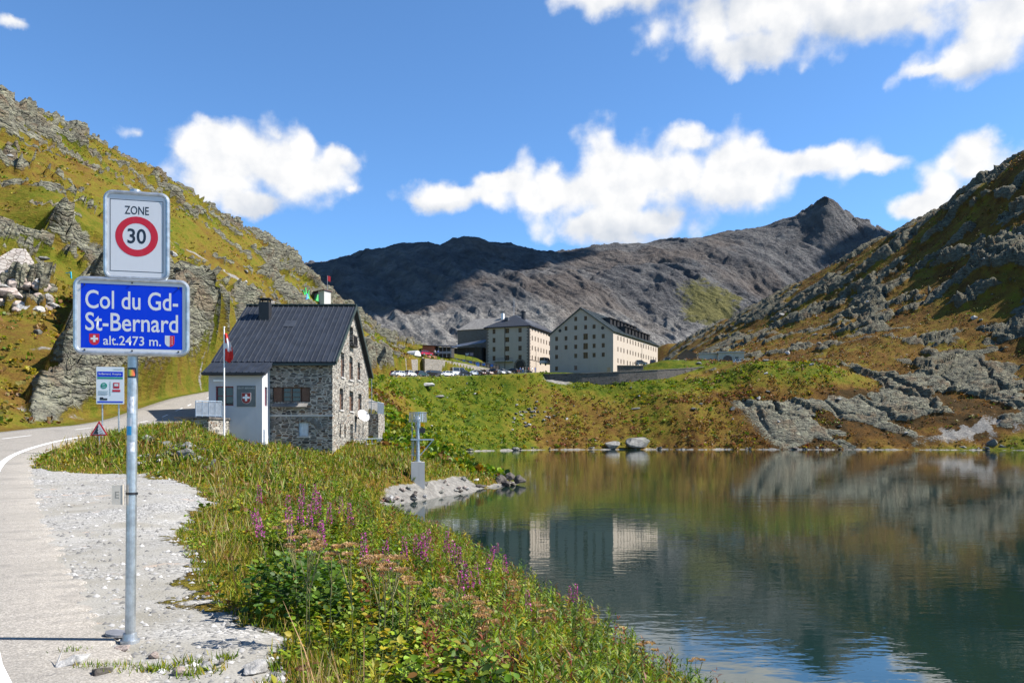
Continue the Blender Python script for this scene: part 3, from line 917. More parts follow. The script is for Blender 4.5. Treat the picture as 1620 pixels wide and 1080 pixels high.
def build_mountains():
    M = []
    for px, py, d in [(-400, 470, 2600), (0, 450, 2600), (300, 430, 2600), (440, 421, 2600), (475, 421, 2550), (510, 421, 2500), (560, 408, 2450), (600, 398, 2450), (640, 389, 2450), (690, 392, 2450), (740, 380, 2400), (770, 385, 2400), (810, 392, 2400), (850, 401, 2450), (890, 405, 2500),
                      (930, 397, 2500), (960, 392, 2500), (1010, 393, 2500), (1050, 388, 2450), (1080, 384, 2400), (1130, 379, 2400), (1190, 374, 2400), (1240, 368, 2350), (1265, 358, 2330), (1270, 360, 2310), (1286, 347, 2310), (1302, 334, 2300), (1320, 333, 2300), (1345, 350, 2300), (1370, 360, 2300),
                      (1400, 371, 2320), (1430, 380, 2400), (1520, 400, 2500), (1700, 420, 2500), (2000, 400, 2500),
                      (480, 560, 900), (560, 560, 900), (640, 560, 900), (720, 560, 900), (800, 562, 900), (900, 562, 900), (1000, 565, 900), (1100, 562, 950), (1200, 555, 1000), (1350, 560, 1000), (1600, 560, 1000), (0, 560, 900), (2000, 560, 900), (-400, 560, 900),
                      (560, 500, 1450), (640, 505, 1250), (700, 480, 1450), (760, 440, 1750), (850, 470, 1400), (870, 440, 1700), (800, 500, 1200), (960, 470, 1500), (930, 500, 1250), (1000, 460, 1650), (1000, 500, 1350), (1050, 440, 1700), (1060, 490, 1400), (1120, 445, 1650), (1150, 480, 1450), (1200, 470, 1650), (1200, 420, 1950), (1250, 440, 1900),
                      (1300, 440, 1950), (1250, 480, 1600), (1320, 400, 2100), (1400, 420, 2000), (1300, 375, 2200), (640, 430, 1950), (740, 410, 2100), (560, 440, 2000), (900, 430, 2050), (980, 425, 2050), (1100, 410, 2050)]:
        M.append(W(px, py, 1000 + (d - 900) * 0.40))
    for x in (-2600, -1300, 0, 1300, 2600):
        M.append((x, 620, 20))
        M.append((x, 3000, 200))
        M.append((x, 2200, 300))
    mh = Spline(M, 45.0 ** 2)
    azs = np.radians(np.arange(-62, 62, 0.085))
    ds = np.concatenate([np.arange(620, 960, 8.0), np.arange(960, 1720, 1.7), np.arange(1720, 3000, 30.0)])
    A, D = np.meshgrid(azs, ds)
    X, Y = np.sin(A) * D / np.cos(A) ** 0.5, np.cos(A) ** 0.5 * D
    z = mh(X, Y)
    wx, wy = fbm(X / 150, Y / 150, 3, 203) * 22, fbm(X / 150, Y / 150, 3, 207) * 22
    amp = ss(D, 800, 1100)
    crest = ss(z, 290, 400)
    q = X + wx + .45 * (Y - 1300)
    rg = ridged(q / 120, (Y + wy) / 700, 5, 211, 0.55)
    rb = ridged(q / 34, (Y + wy) / 150, 5, 221, 0.62)
    f1, e1 = facets((X + wx * .3) / 16, (Y + wy * .3) / 30, 231)
    crag = ss(fbm(X / 110, Y / 110, 4, 241), -0.05, 0.25)
    px = X / Y * FPX + 810
    top = ss(px, 1240, 1290) * (1 - ss(px, 1380, 1420)) * ss(z, 350, 400)
    z0 = z.copy()
    z = z + amp * (rg * 24 * (1 - 0.60 * crest) + rb * 5.0 + fbm(X / 42, Y / 60, 5, 227, .6) * 5.5 + (0.3 + crag) * f1 * 2.4 + top * (8 * f1 + 5 * rb) + 9 * np.exp(-((px - 1312) / 24) ** 2) * top)
    z = z - 8 * amp * (1 - crest)
    py = HY - (z - CZ) / Y * FPX
    lowz = 1 - ss(z0, 150, 270)
    scree = np.clip(0.15 * lowz + 0.9 * ss(-rg - .5 * rb, -0.1, 0.5) * (1 - 0.5 * crag) + 0.35 * lowz - 0.30 * crag * (1 - lowz), 0, 1)
    green = np.exp(-(((X - 300 - (1200 - Y) * .12) / 50) ** 2 + ((Y - 1205) / 85) ** 2)) * 1.25 + ss(fbm(X / 120, Y / 120, 3, 251), 0.15, 0.4) * lowz * 0.55 * ss(X, 80, 250)
    brown = ss(fbm(X / 230, Y / 230, 4, 261), 0.02, 0.3) * 0.8
    me = np_mesh('far_mountains', np.stack([X.ravel(), Y.ravel(), z.ravel()], axis=1), grid_faces(*X.shape), mountain_mat())
    add_mask(me, scree.ravel(), np.clip(green, 0, 1).ravel(), brown.ravel(), np.zeros(X.size))
    tag(link('mountains', me), kind='structure')


build_mountains()

# ------------------------------------------------------------------ lake
m, t, out = new_mat('lake_water')
p = pos(t)
d_ = nd(t, 'ShaderNodeVectorMath', {0: p}, operation='LENGTH').outputs['Value']
wv = noise(t, scalev(t, p, (1.0, 2.2, 1.0)), 1.35, 3, 0.5)
wv2 = noise(t, scalev(t, p, (0.35, 1.0, 1.0)), 0.42, 2, 0.5)
patch = sstep(t, noise(t, scalev(t, p, (0.5, 1.4, 1)), 0.05, 3, 0.5), 0.36, 0.62)
hh = mth(t, 'ADD', mth(t, 'MULTIPLY', wv, 0.6), mth(t, 'MULTIPLY', wv2, 1.2))
hh = mth(t, 'MULTIPLY', hh, mth(t, 'ADD', 0.45, mth(t, 'MULTIPLY', patch, 0.6)))
bn = nd(t, 'ShaderNodeBump', {'Height': hh, 'Strength': 1.0, 'Distance': 0.0085}).outputs[0]
shal = ramp(t, noise(t, p, 0.08, 3, 0.5), [(0.3, (0.006, 0.017, 0.014)), (0.7, (0.010, 0.026, 0.020))])
bsdf(t, out, shal, 0.01, 0, bn, 0.5, 2.1)
WATER = m
mb = MB()
mb.add([(-60, -60, 0), (420, -60, 0), (420, 232, 0), (-60, 232, 0)], [(0, 1, 2, 3)])
tag(mb.build('lake_water', WATER), kind='structure')


# ------------------------------------------------------------------ road and its markings
def strip(path, left, a0, a1, dz, jag=0.0, seed=0):
    V, Fq = [], []
    cols = max(2, int(abs(a1 - a0) / 0.8) + 1)
    for i, (p, l) in enumerate(zip(path, left)):
        j = jag * (perlin(np.array([i * 0.9]), np.array([seed + .5]), 5)[0] + 0.6 * perlin(np.array([i * 2.7]), np.array([seed + 3.5]), 8)[0])
        offs = [(a0 + j) + (a1 - a0 - j) * k / (cols - 1) for k in range(cols)]
        if jag:
            offs = [offs[0] - 0.07] + offs + [offs[-1] + 0.07]
        for k, s_ in enumerate(offs):
            q = p + l * s_
            V.append((q.x, q.y, q.z + dz - (0.08 if jag and k in (0, len(offs) - 1) else 0.0)))
    nc = len(V) // len(path)
    return np.array(V), grid_faces(len(path), nc)


def asphalt():
    m, t, out = new_mat('asphalt')
    p = pos(t)
    v = nd(t, 'ShaderNodeTexVoronoi', {'Vector': p, 'Scale': 90.0}, feature='F1')
    s = nd(t, 'ShaderNodeSeparateColor', {0: v.outputs['Color']})
    a = ramp(t, s.outputs[0], [(0.0, (0.16, 0.146, 0.128)), (0.6, (0.265, 0.242, 0.208)), (1.0, (0.37, 0.34, 0.30))])
    a = mixc(t, mth(t, 'MULTIPLY', sstep(t, noise(t, p, 0.5, 5, 0.6), 0.4, 0.7), 0.5), a, (0.20, 0.185, 0.16))
    a = mixc(t, mth(t, 'MULTIPLY', sstep(t, noise(t, p, 1.3, 3, 0.5), 0.60, 0.63), 0.35), a, (0.15, 0.14, 0.125))
    c1 = noise(t, p, 1.6, 4, 0.6)
    crack = sstep(t, mth(t, 'ABSOLUTE', mth(t, 'SUBTRACT', c1, 0.5)), 0.004, 0.0)
    a = mixc(t, mth(t, 'MULTIPLY', crack, 0.55), a, (0.09, 0.085, 0.08))
    bsdf(t, out, a, 0.85, 0, bumpn(t, mth(t, 'MULTIPLY', v.outputs['Distance'], -1.0), 0.5, 0.006), 0.3)
    return m


ASPH = asphalt()
def dense(path, k=4):
    return [path[i].lerp(path[i + 1], j / k) for i in range(len(path) - 1) for j in range(k)] + [path[-1]]


V_, F_ = strip(dense(LN, 8), dense(LEFT, 8), -0.72, ROAD_W, 0.0, 0.13)
tag(link('road', np_mesh('road', V_, F_, ASPH)), kind='structure')
PAINT = pm('road_paint', (0.78, 0.77, 0.74), 0.6, scale=9, var=0.10)
V_, F_ = strip(LN, LEFT, 0.0, 0.19, 0.006)
tag(link('road_edge_marking', np_mesh('road_edge_marking', V_, F_, PAINT)), kind='structure')
Vs, Fs, nb = [], [], 0
i = 0
while i < len(LN) - 4:
    V_, F_ = strip(LN[i:i + 3], LEFT[i:i + 3], ROAD_W / 2 - 0.06, ROAD_W / 2 + 0.06, 0.006)
    Vs.append(V_)
    Fs.append(F_ + nb)
    nb += len(V_)
    i += 5
tag(link('road_centre_marking', np_mesh('road_centre_marking', np.concatenate(Vs), np.concatenate(Fs), PAINT)), kind='structure')


# ------------------------------------------------------------------ building materials
def masonry(name, tones, mortar, su=2.2, sv=6.0, warp=0.25, joint=0.075, bump=0.8):
    """coursed rubble: flat stones of uneven size in mortar, upright walls only"""
    m, t, out = new_mat(name)
    p = objc(t)
    s = nd(t, 'ShaderNodeSeparateXYZ', {0: p})
    u = mth(t, 'ADD', s.outputs[0], mth(t, 'MULTIPLY', s.outputs[1], 1.0))
    wn = nd(t, 'ShaderNodeTexNoise', {'Vector': p, 'Scale': 1.7, 'Detail': 3.0})
    q = nd(t, 'ShaderNodeCombineXYZ', {0: mth(t, 'MULTIPLY', u, su), 1: mth(t, 'MULTIPLY', s.outputs[2], sv), 2: 0.0}).outputs[0]
    q = vm(t, 'ADD', q, vm(t, 'MULTIPLY', vm(t, 'SUBTRACT', wn.outputs['Color'], (0.5, 0.5, 0.5)), (warp * 2, warp * 3, 0)))
    ve = nd(t, 'ShaderNodeTexVoronoi', {'Vector': q, 'Scale': 1.0, 'Randomness': 0.72}, feature='DISTANCE_TO_EDGE')
    vc = nd(t, 'ShaderNodeTexVoronoi', {'Vector': q, 'Scale': 1.0, 'Randomness': 0.72}, feature='F1')
    sc_ = nd(t, 'ShaderNodeSeparateColor', {0: vc.outputs['Color']})
    k = len(tones)
    st = ramp(t, sc_.outputs[0], [(i / (k - 1), c) for i, c in enumerate(tones)])
    n = noise(t, p, 9.0, 5, 0.65)
    st = mixc(t, mth(t, 'MULTIPLY', sstep(t, n, 0.45, 0.75), 0.35), st, (0.10, 0.095, 0.085))
    e = sstep(t, mth(t, 'ADD', ve.outputs['Distance'], mth(t, 'MULTIPLY', mth(t, 'SUBTRACT', n, 0.5), 0.06)), joint * 0.5, joint * 1.3)
    c = mixc(t, e, mortar, st)
    hgt = mth(t, 'ADD', e, mth(t, 'ADD', mth(t, 'MULTIPLY', sc_.outputs[1], 0.5), mth(t, 'MULTIPLY', n, 0.35)))
    bsdf(t, out, c, 0.9, 0, bumpn(t, hgt, bump, 0.05), 0.2)
    return m


STONE = masonry('rubble_masonry', [(0.042, 0.040, 0.038), (0.105, 0.098, 0.086), (0.165, 0.152, 0.13), (0.055, 0.053, 0.052), (0.13, 0.078, 0.045), (0.29, 0.27, 0.23), (0.045, 0.043, 0.042)], (0.36, 0.335, 0.29), 2.5, 6.6, joint=0.095)
STONE_WARM = masonry('warm_rubble_masonry', [(0.20, 0.175, 0.14), (0.30, 0.26, 0.21), (0.25, 0.225, 0.19), (0.34, 0.30, 0.25)], (0.33, 0.30, 0.26), 1.6, 3.2)
STONE_DARK = masonry('dark_rubble_masonry', [(0.055, 0.05, 0.045), (0.095, 0.085, 0.075), (0.13, 0.115, 0.10), (0.075, 0.07, 0.065)], (0.12, 0.11, 0.10), 1.4, 3.0)
STONE_OLD = masonry('old_house_masonry', [(0.13, 0.118, 0.10), (0.18, 0.165, 0.14), (0.15, 0.135, 0.115)], (0.16, 0.148, 0.125), 1.5, 3.0, bump=0.4)
BLOCKS = masonry('pale_block_masonry', [(0.33, 0.29, 0.26), (0.38, 0.345, 0.31), (0.29, 0.25, 0.225)], (0.20, 0.165, 0.14), 1.5, 3.2, 0.04, 0.05)


def plaster(name, col, stain, amt=0.4):
    m, t, out = new_mat(name)
    p = objc(t)
    n = noise(t, p, 0.5, 5, 0.6)
    ps = scalev(t, p, (1.2, 1.2, 0.12))
    st = noise(t, ps, 1.0, 5, 0.65)
    c = mixc(t, mth(t, 'MULTIPLY', sstep(t, n, 0.4, 0.75), amt * 0.6), col, stain)
    c = mixc(t, mth(t, 'MULTIPLY', sstep(t, st, 0.52, 0.78), amt), c, stain)
    bsdf(t, out, c, 0.88, 0, bumpn(t, noise(t, p, 14, 4), 0.25, 0.01), 0.2)
    return m


PLASTER_GREY = plaster('grey_plaster', (0.49, 0.48, 0.49), (0.36, 0.355, 0.35))
PLASTER_HOSP = plaster('hospice_plaster', (0.40, 0.345, 0.285), (0.32, 0.27, 0.22), 0.5)
PLASTER_OLD = plaster('garage_plaster', (0.42, 0.385, 0.325), (0.31, 0.28, 0.235), 0.5)
CONCRETE = plaster('concrete', (0.42, 0.405, 0.38), (0.29, 0.28, 0.26), 0.5)
ROOF_METAL = pm('dark_sheet_metal', (0.024, 0.029, 0.040), 0.58, 0.1, 1.3, 0.25, 0, None, 0.25)
ROOF_SEAM = pm('roof_seam_metal', (0.055, 0.060, 0.070), 0.45, 0.3, 2.0, 0.2)
ROOF_SLATE = pm('stone_slate', (0.16, 0.150, 0.135), 0.8, 0, 1.5, 0.3, 0.4, 3)
ROOF_BLUE = pm('blue_grey_sheet', (0.075, 0.085, 0.105), 0.45, 0.3, 1.0, 0.2)
PANEL = pm('solar_panel_glass', (0.030, 0.036, 0.060), 0.12, 0.2, 2.0, 0.2)
COPPER = pm('green_black_sheet', (0.035, 0.05, 0.047), 0.5, 0.3, 1.0, 0.25)
BLACK = pm('black_sheet', (0.014, 0.014, 0.016), 0.5, 0.0, 2.0, 0.2)
WOOD_BROWN = pm('brown_shutter_wood', (0.105, 0.052, 0.030), 0.65, 0, 8.0, 0.3)
WOOD_DARK = pm('dark_timber', (0.030, 0.026, 0.024), 0.7, 0, 4.0, 0.3)
WOOD_RED = pm('rust_red_boards', (0.27, 0.085, 0.045), 0.6, 0, 2.0, 0.25)
FRAME_RED = pm('dark_red_window_frame', (0.20, 0.022, 0.03), 0.45, 0, 6, 0.15)
FRAME_BROWN = pm('brown_window_frame', (0.17, 0.11, 0.075), 0.6, 0, 5, 0.2)
GALV = pm('galvanised_steel', (0.40, 0.42, 0.435), 0.42, 0.75, 14.0, 0.22, 0.05, 30)
STEEL_BLUE = pm('painted_railing_steel', (0.36, 0.41, 0.46), 0.45, 0.3, 6, 0.12)
MESH_PANEL = pm('grey_infill_sheet', (0.21, 0.235, 0.265), 0.5, 0.2, 5, 0.15)
WHITE = pm('white_paint', (0.78, 0.78, 0.77), 0.4, 0, 4, 0.05)
RED = pm('signal_red', (0.56, 0.018, 0.022), 0.45, 0, 6, 0.1)
CURTAIN = pm('white_curtain', (0.62, 0.61, 0.57), 0.9, 0, 8, 0.15)
DOOR_GREY = pm('pale_grey_door', (0.50, 0.54, 0.56), 0.5, 0, 4, 0.12)
TERRA = pm('red_terrace_paving', (0.42, 0.17, 0.12), 0.8, 0, 2, 0.2)


def glass(name, col):
    m, t, out = new_mat(name)
    p = objc(t)
    bsdf(t, out, mixc(t, noise(t, p, 1.5, 2), col, tuple(c * 1.8 for c in col)), 0.06, 0, None, 0.6)
    return m


GLASS = glass('window_glass', (0.018, 0.018, 0.017))


_wcache = {}


def window_meshes(w_, h_, bar, cols, rows, fm, pane_mat):
    key = (round(w_, 2), round(h_, 2), bar, cols, rows, fm.name, pane_mat.name)
    if key not in _wcache:
        f = MB()
        f.box(-w_ / 2, w_ / 2, 0, 0.07, 0, bar)
        f.box(-w_ / 2, w_ / 2, 0, 0.07, h_ - bar, h_)
        f.box(-w_ / 2, -w_ / 2 + bar, 0, 0.07, bar, h_ - bar)
        f.box(w_ / 2 - bar, w_ / 2, 0, 0.07, bar, h_ - bar)
        for i in range(1, cols):
            x = -w_ / 2 + w_ * i / cols
            f.box(x - bar * .35, x + bar * .35, 0.01, 0.06, bar, h_ - bar)
        for i in range(1, rows):
            z = h_ * i / rows
            f.box(-w_ / 2 + bar, w_ / 2 - bar, 0.015, 0.055, z - bar * .3, z + bar * .3)
        g = MB()
        g.box(-w_ / 2 + bar * .5, w_ / 2 - bar * .5, 0.075, 0.09, bar * .5, h_ - bar * .5)
        _wcache[key] = (f.mesh('window_frame', fm), g.mesh('window_pane', pane_mat))
    return _wcache[key]


def add_window(root, loc, rz, w_, h_, bar=0.09, cols=2, rows=1, fm=None, pane=None):
    a, b = window_meshes(w_, h_, bar, cols, rows, fm or FRAME_BROWN, pane or GLASS)
    o = link('window', a, root, loc, rz)
    link('pane', b, o)
    return o


def roof_quad(mb, q, th):
    mb.slab(q, th)


def seams(mb, a, b, c, d, n, h=0.05, wd=0.05):
    """upstands from edge a-b (eave) to d-c (ridge)"""
    a, b, c, d = map(Vector, (a, b, c, d))
    up = (b - a).cross(d - a).normalized()
    for i in range(n):
        t = (i + 0.5) / n
        p, q = a.lerp(b, t), d.lerp(c, t)
        mb.bar(p + up * h * .5, q + up * h * .5, wd, h, up)


# ------------------------------------------------------------------ the stone customs house
HX0, HX1, HY0, HY1 = -20.3, -12.4, 55.0, 68.8
EZ, RZ, RY = 9.02, 13.75, 61.9
hroot = thing('stone_house', 'rough grey stone house with dark ribbed metal roof standing by the lake', 'house', (-16.35, 61.9, 2.0))
OFF = (-16.35, 61.9, 2.0)
mb = MB()
front_holes = [(-16.55 + 20.3, -13.95 + 20.3, 6.20, 7.22), (-14.75 + 20.3, -14.05 + 20.3, 3.85, 4.78)]
front_holes = [(a, b, c, d) for a, b, c, d in front_holes]
mb.wall([(0, 0.8), (HX1 - HX0, 0.8), (HX1 - HX0, EZ), (0, EZ)], front_holes, (HX0, HY0, 0), (1, 0, 0), (0, 1, 0), 0.34)
gd = HY1 - HY0
gable_holes = []


def gy(px):
    return 12.4 * FPX / (810 - px) - HY0


def gz(px, py):
    return CZ + (HY - py) / FPX * 12.4 * FPX / (810 - px)


GW = []   # openings in the lake gable: y0,y1,z0,z1,kind
GW.append((5.75, 7.15, 10.75, 12.25, 'attic'))
for y0, y1, z0, z1, kd in [(2.75, 3.85, 8.15, 9.95, 's'), (5.75, 7.0, 8.15, 9.95, 's'), (9.0, 10.1, 8.35, 9.75, 's'),
                           (2.35, 3.5, 5.75, 7.30, 's'), (5.75, 7.15, 5.75, 7.30, 's'), (9.3, 10.6, 5.85, 7.25, 's'),
                           (2.35, 2.75, 3.7, 4.75, 'slit'), (3.95, 4.35, 3.7, 4.75, 'slit'), (9.35, 9.75, 3.7, 4.75, 'slit'), (11.1, 11.5, 3.7, 4.75, 'slit'), (6.05, 7.15, 2.55, 4.75, 'door')]:
    GW.append((y0, y1, z0, z1, kd))
gout = [(0, 0.8), (gd, 0.8), (gd, EZ), (gd / 2, RZ), (0, EZ)]
mb.wall(gout, [g[:4] for g in GW], (HX1, HY0, 0), (0, 1, 0), (-1, 0, 0), 0.38)
mb.wall(gout, [], (HX0, HY0, 0), (0, 1, 0), (1, 0, 0), 0.3)
mb.wall([(0, 0.8), (HX1 - HX0, 0.8), (HX1 - HX0, EZ), (0, EZ)], [], (HX0, HY1, 0), (1, 0, 0), (0, -1, 0), 0.3)
mb.build('wall', STONE, hroot, off=OFF, fixn=False)
# string course and relieving arch
mb = MB()
mb.box(-16.72, HX1 + 0.05, HY0 - 0.06, HY0 - 0.002, 5.20, 5.32)
mb.build('string_course', CONCRETE, hroot, off=OFF)
mb = MB()
for i in range(15):
    g = math.pi * (i + 0.5) / 15
    cx, cz = -15.0 + 1.5 * math.cos(g), 4.35 + 0.62 * math.sin(g)
    t = Vector((math.cos(g), 0, 0.55 * math.sin(g))).normalized()
    mb.bar((cx, HY0 - 0.015, cz), (cx + t.x * .38, HY0 - 0.015, cz + t.z * .38), 0.20, 0.05, (0, 1, 0))
mb.build('relieving_arch', pm('arch_stone', (0.15, 0.14, 0.125), 0.9, 0, 4, 0.35, 0.5, 9), hroot, off=OFF)
# roof
mb = MB()
ov, ox = 0.42, 0.32
sl = (RZ - EZ) / (RY - HY0)
ez = EZ - ov * sl
top = 0.20
A = [(HX0 - ox, HY0 - ov, ez + top), (HX1 + ox, HY0 - ov, ez + top), (HX1 + ox, RY, RZ + top), (HX0 - ox, RY, RZ + top)]
B = [(HX1 + ox, HY1 + ov, ez + top), (HX0 - ox, HY1 + ov, ez + top), (HX0 - ox, RY, RZ + top), (HX1 + ox, RY, RZ + top)]
mb.slab(A, 0.16)
mb.slab(B, 0.16)
roof = mb.build('roof', ROOF_METAL, hroot, off=OFF)
mb = MB()
seams(mb, *A, 22, 0.06, 0.045)
seams(mb, *B, 22, 0.06, 0.045)
mb.build('standing_seams', ROOF_SEAM, roof, off=OFF)
mb = MB()
mb.bar((HX0 - ox, RY, RZ + top + 0.06), (HX1 + ox, RY, RZ + top + 0.06), 0.34, 0.10)
mb.bar((HX1 + ox + 0.02, HY0 - ov, ez + 0.12), (HX1 + ox + 0.02, RY, RZ + 0.12), 0.05, 0.30)
mb.bar((HX1 + ox + 0.02, HY1 + ov, ez + 0.12), (HX1 + ox + 0.02, RY, RZ + 0.12), 0.05, 0.30)
mb.bar((-16.6, HY0 - ov - 0.06, ez + 0.02), (HX1 + ox, HY0 - ov - 0.06, ez + 0.02), 0.14, 0.14)
mb.build('verge_and_gutter', COPPER, roof, off=OFF)
mb = MB()
CX, CY = -18.65, 60.2
mb.bar((CX, CY, RZ - 1.6), (CX, CY, RZ + 0.15), 0.76, 0.76)
for dx in (-.30, .30):
    for dy in (-.30, .30):
        mb.bar((CX + dx, CY + dy, RZ + 0.15), (CX + dx, CY + dy, RZ + 0.36), 0.08)
mb.bar((CX, CY, RZ + 0.362), (CX, CY, RZ + 0.44), 0.92, 0.92)
mb.build('chimney', BLACK, roof, off=OFF)
mb = MB()
mb.slab([(-16.9, 58.9, RZ + top + (58.9 - RY) * sl + .05), (-16.1, 58.9, RZ + top + (58.9 - RY) * sl + .05), (-16.1, 59.7, RZ + top + (59.7 - RY) * sl + .05), (-16.9, 59.7, RZ + top + (59.7 - RY) * sl + .05)], 0.05)
mb.build('roof_hatch', ROOF_SEAM, roof, off=OFF)


def loc(x, y, z):
    return (x - OFF[0], y - OFF[1], z - OFF[2])


# front window with open shutters, shelf and lower shuttered window
add_window(hroot, loc(-15.25, HY0 + 0.20, 6.20), 0, 1.30, 1.02, 0.07, 2, 3, WOOD_BROWN)
for x in (-16.20, -14.24):
    mb = MB()
    mb.box(-0.30, 0.30, 0, 0.05, 0, 1.0)
    mb.box(-0.24, 0.24, -0.02, 0, 0.06, 0.46)
    mb.box(-0.24, 0.24, -0.02, 0, 0.54, 0.94)
    link('shutter', mb.mesh('shutter', WOOD_BROWN), hroot, loc(x, HY0 + 0.10, 6.21))
mb = MB()
mb.box(-15.75, -14.98, HY0 + 0.30, HY0 + 0.31, 6.3, 7.1)
mb.build('curtain', CURTAIN, hroot, off=OFF)
mb = MB()
mb.slab([(-16.5, HY0 - 0.42, 5.86), (-14.1, HY0 - 0.42, 5.86), (-14.1, HY0 - .003, 6.12), (-16.5, HY0 - .003, 6.12)], 0.05)
mb.build('window_canopy', ROOF_SLATE, hroot, off=OFF)
mb = MB()
mb.box(-0.34, 0.34, 0.02, 0.07, 0, 0.92)
mb.box(-0.30, -0.02, 0, 0.02, 0.05, 0.87)
mb.box(0.02, 0.30, 0, 0.02, 0.05, 0.87)
sh = link('shutter', mb.mesh('shutter', DOOR_GREY), hroot, loc(-14.4, HY0 + 0.12, 3.855))
sh['label'] = 'pale grey closed shutter of the low window'
mb = MB()
mb.box(-14.85, -13.95, HY0 - 0.08, HY0 - .002, 3.74, 3.84)
mb.build('window_sill', CONCRETE, hroot, off=OFF)
# gable openings
for (y0, y1, z0, z1, kd) in GW:
    yc, w_, h_ = HY0 + (y0 + y1) / 2, y1 - y0, z1 - z0
    if kd == 'attic':
        add_window(hroot, loc(HX1 - 0.30, yc, z0), R(90), w_, h_, 0.09, 2, 1, WOOD_DARK)
        b = MB()
        for k in range(8):
            y = -w_ / 2 + w_ * k / 7
            b.bar((y, -0.32, 0.05), (y, -0.32, 0.72), 0.035)
        b.bar((-w_ / 2 - .05, -0.32, 0.75), (w_ / 2 + .05, -0.32, 0.75), 0.07)
        b.bar((-w_ / 2 - .05, -0.32, 0.04), (w_ / 2 + .05, -0.32, 0.04), 0.08)
        b.box(-w_ / 2 - .05, w_ / 2 + .05, -0.34, 0.0, -0.06, 0.0)
        link('balcony_guard', b.mesh('balcony_guard', WOOD_DARK), hroot, loc(HX1 + 0.01, yc, z0), R(90))
    elif kd == 's':
        w = add_window(hroot, loc(HX1 - 0.30, yc, z0), R(90), w_, h_, 0.09, 2, 2, WOOD_DARK)
        b = MB()
        b.box(-w_ / 2 + .02, w_ / 2 - .02, 0.0, 0.05, 0.0, h_ * 0.72)
        for k in range(5):
            z = 0.05 + k * h_ * .135
            b.box(-w_ / 2 + .06, w_ / 2 - .06, -0.025, 0.0, z, z + h_ * .09)
        link('shutter', b.mesh('shutter', WOOD_BROWN), hroot, loc(HX1 - 0.16, yc, z0 + 0.02), R(90))
        b = MB()
        b.box(-w_ / 2 - .1, w_ / 2 + .1, -0.07, -.002, -0.10, 0.0)
        link('window_sill', b.mesh('window_sill', CONCRETE), hroot, loc(HX1, yc, z0 - .003), R(90))
    elif kd == 'slit':
        add_window(hroot, loc(HX1 - 0.30, yc, z0), R(90), w_, h_, 0.04, 1, 1, WOOD_DARK)
    else:
        b = MB()
        pts = [(-w_ / 2, 0), (w_ / 2, 0), (w_ / 2, h_ * .72)] + [(w_ / 2 * math.cos(a), h_ * .72 + h_ * .27 * math.sin(a)) for a in np.linspace(.3, math.pi - .3, 7)] + [(-w_ / 2, h_ * .72)]
        b.prism(pts, 0, 0.06)
        link('door', b.mesh('door', DOOR_GREY), hroot, loc(HX1 - 0.30, yc, z0), R(90))
# balcony of the lower door
b = MB()
by0, by1, bx1 = HY0 + 5.6, HY0 + 13.0, HX1 + 1.35
b.box(HX1 + .003, bx1, by0, by1, 2.36, 2.52)
deck = b.build('balcony', CONCRETE, hroot, off=OFF)
b = MB()
for y in (by0, by0 + 2.45, by0 + 4.9, by1):
    b.bar((bx1 - .04, y, 2.52), (bx1 - .04, y, 3.62), 0.05)
for z in (2.85, 3.22, 3.62):
    b.bar((bx1 - .04, by0, z), (bx1 - .04, by1, z), 0.045)
    b.bar((HX1 + .05, by1, z), (bx1 - .04, by1, z), 0.04)
    b.bar((HX1 + .05, by0, z), (bx1 - .04, by0, z), 0.04)
for y in np.arange(by1 - 1.9, by1, .21):
    b.bar((bx1 - .04, y, 2.6), (bx1 - .04, y, 3.6), 0.025)
b.build('balcony_railing', STEEL_BLUE, deck, off=OFF)
# satellite dish
b = MB()
c = Vector((HX1 + 0.62, HY0 + 8.15, 5.45))
nrm = Vector((0.62, -0.62, 0.48)).normalized()
s_, t_ = nrm.cross(Vector((0, 0, 1))).normalized(), None
t_ = s_.cross(nrm)
rings = []
for k, (r_, dp) in enumerate([(0.0, -0.13), (0.25, -0.10), (0.45, -0.02), (0.52, 0.04)]):
    rings.append([c + nrm * dp + s_ * (r_ * math.cos(a)) + t_ * (r_ * math.sin(a)) for a in np.linspace(0, 2 * math.pi, 21)[:-1]])
for k in range(3):
    for i in range(20):
        j = (i + 1) % 20
        b.add([rings[k][i], rings[k][j], rings[k + 1][j], rings[k + 1][i]], [(0, 1, 2, 3)])
dish = b.build('satellite_dish', WHITE, hroot, smooth=True, off=OFF, fixn=False)
b = MB()
b.bar((HX1, HY0 + 8.15, 5.2), c - nrm * .14, 0.07)
b.bar((HX1 + .03, HY0 + 8.15, 4.95), (HX1 + .03, HY0 + 8.15, 5.4), 0.12)
b.bar(c - t_ * .5, c + nrm * .5 - t_ * .12, 0.035)
b.bar(c + nrm * .46 - t_ * .12, c + nrm * .56 - t_ * .1, 0.09)
b.build('dish_bracket', BLACK, dish, off=OFF)
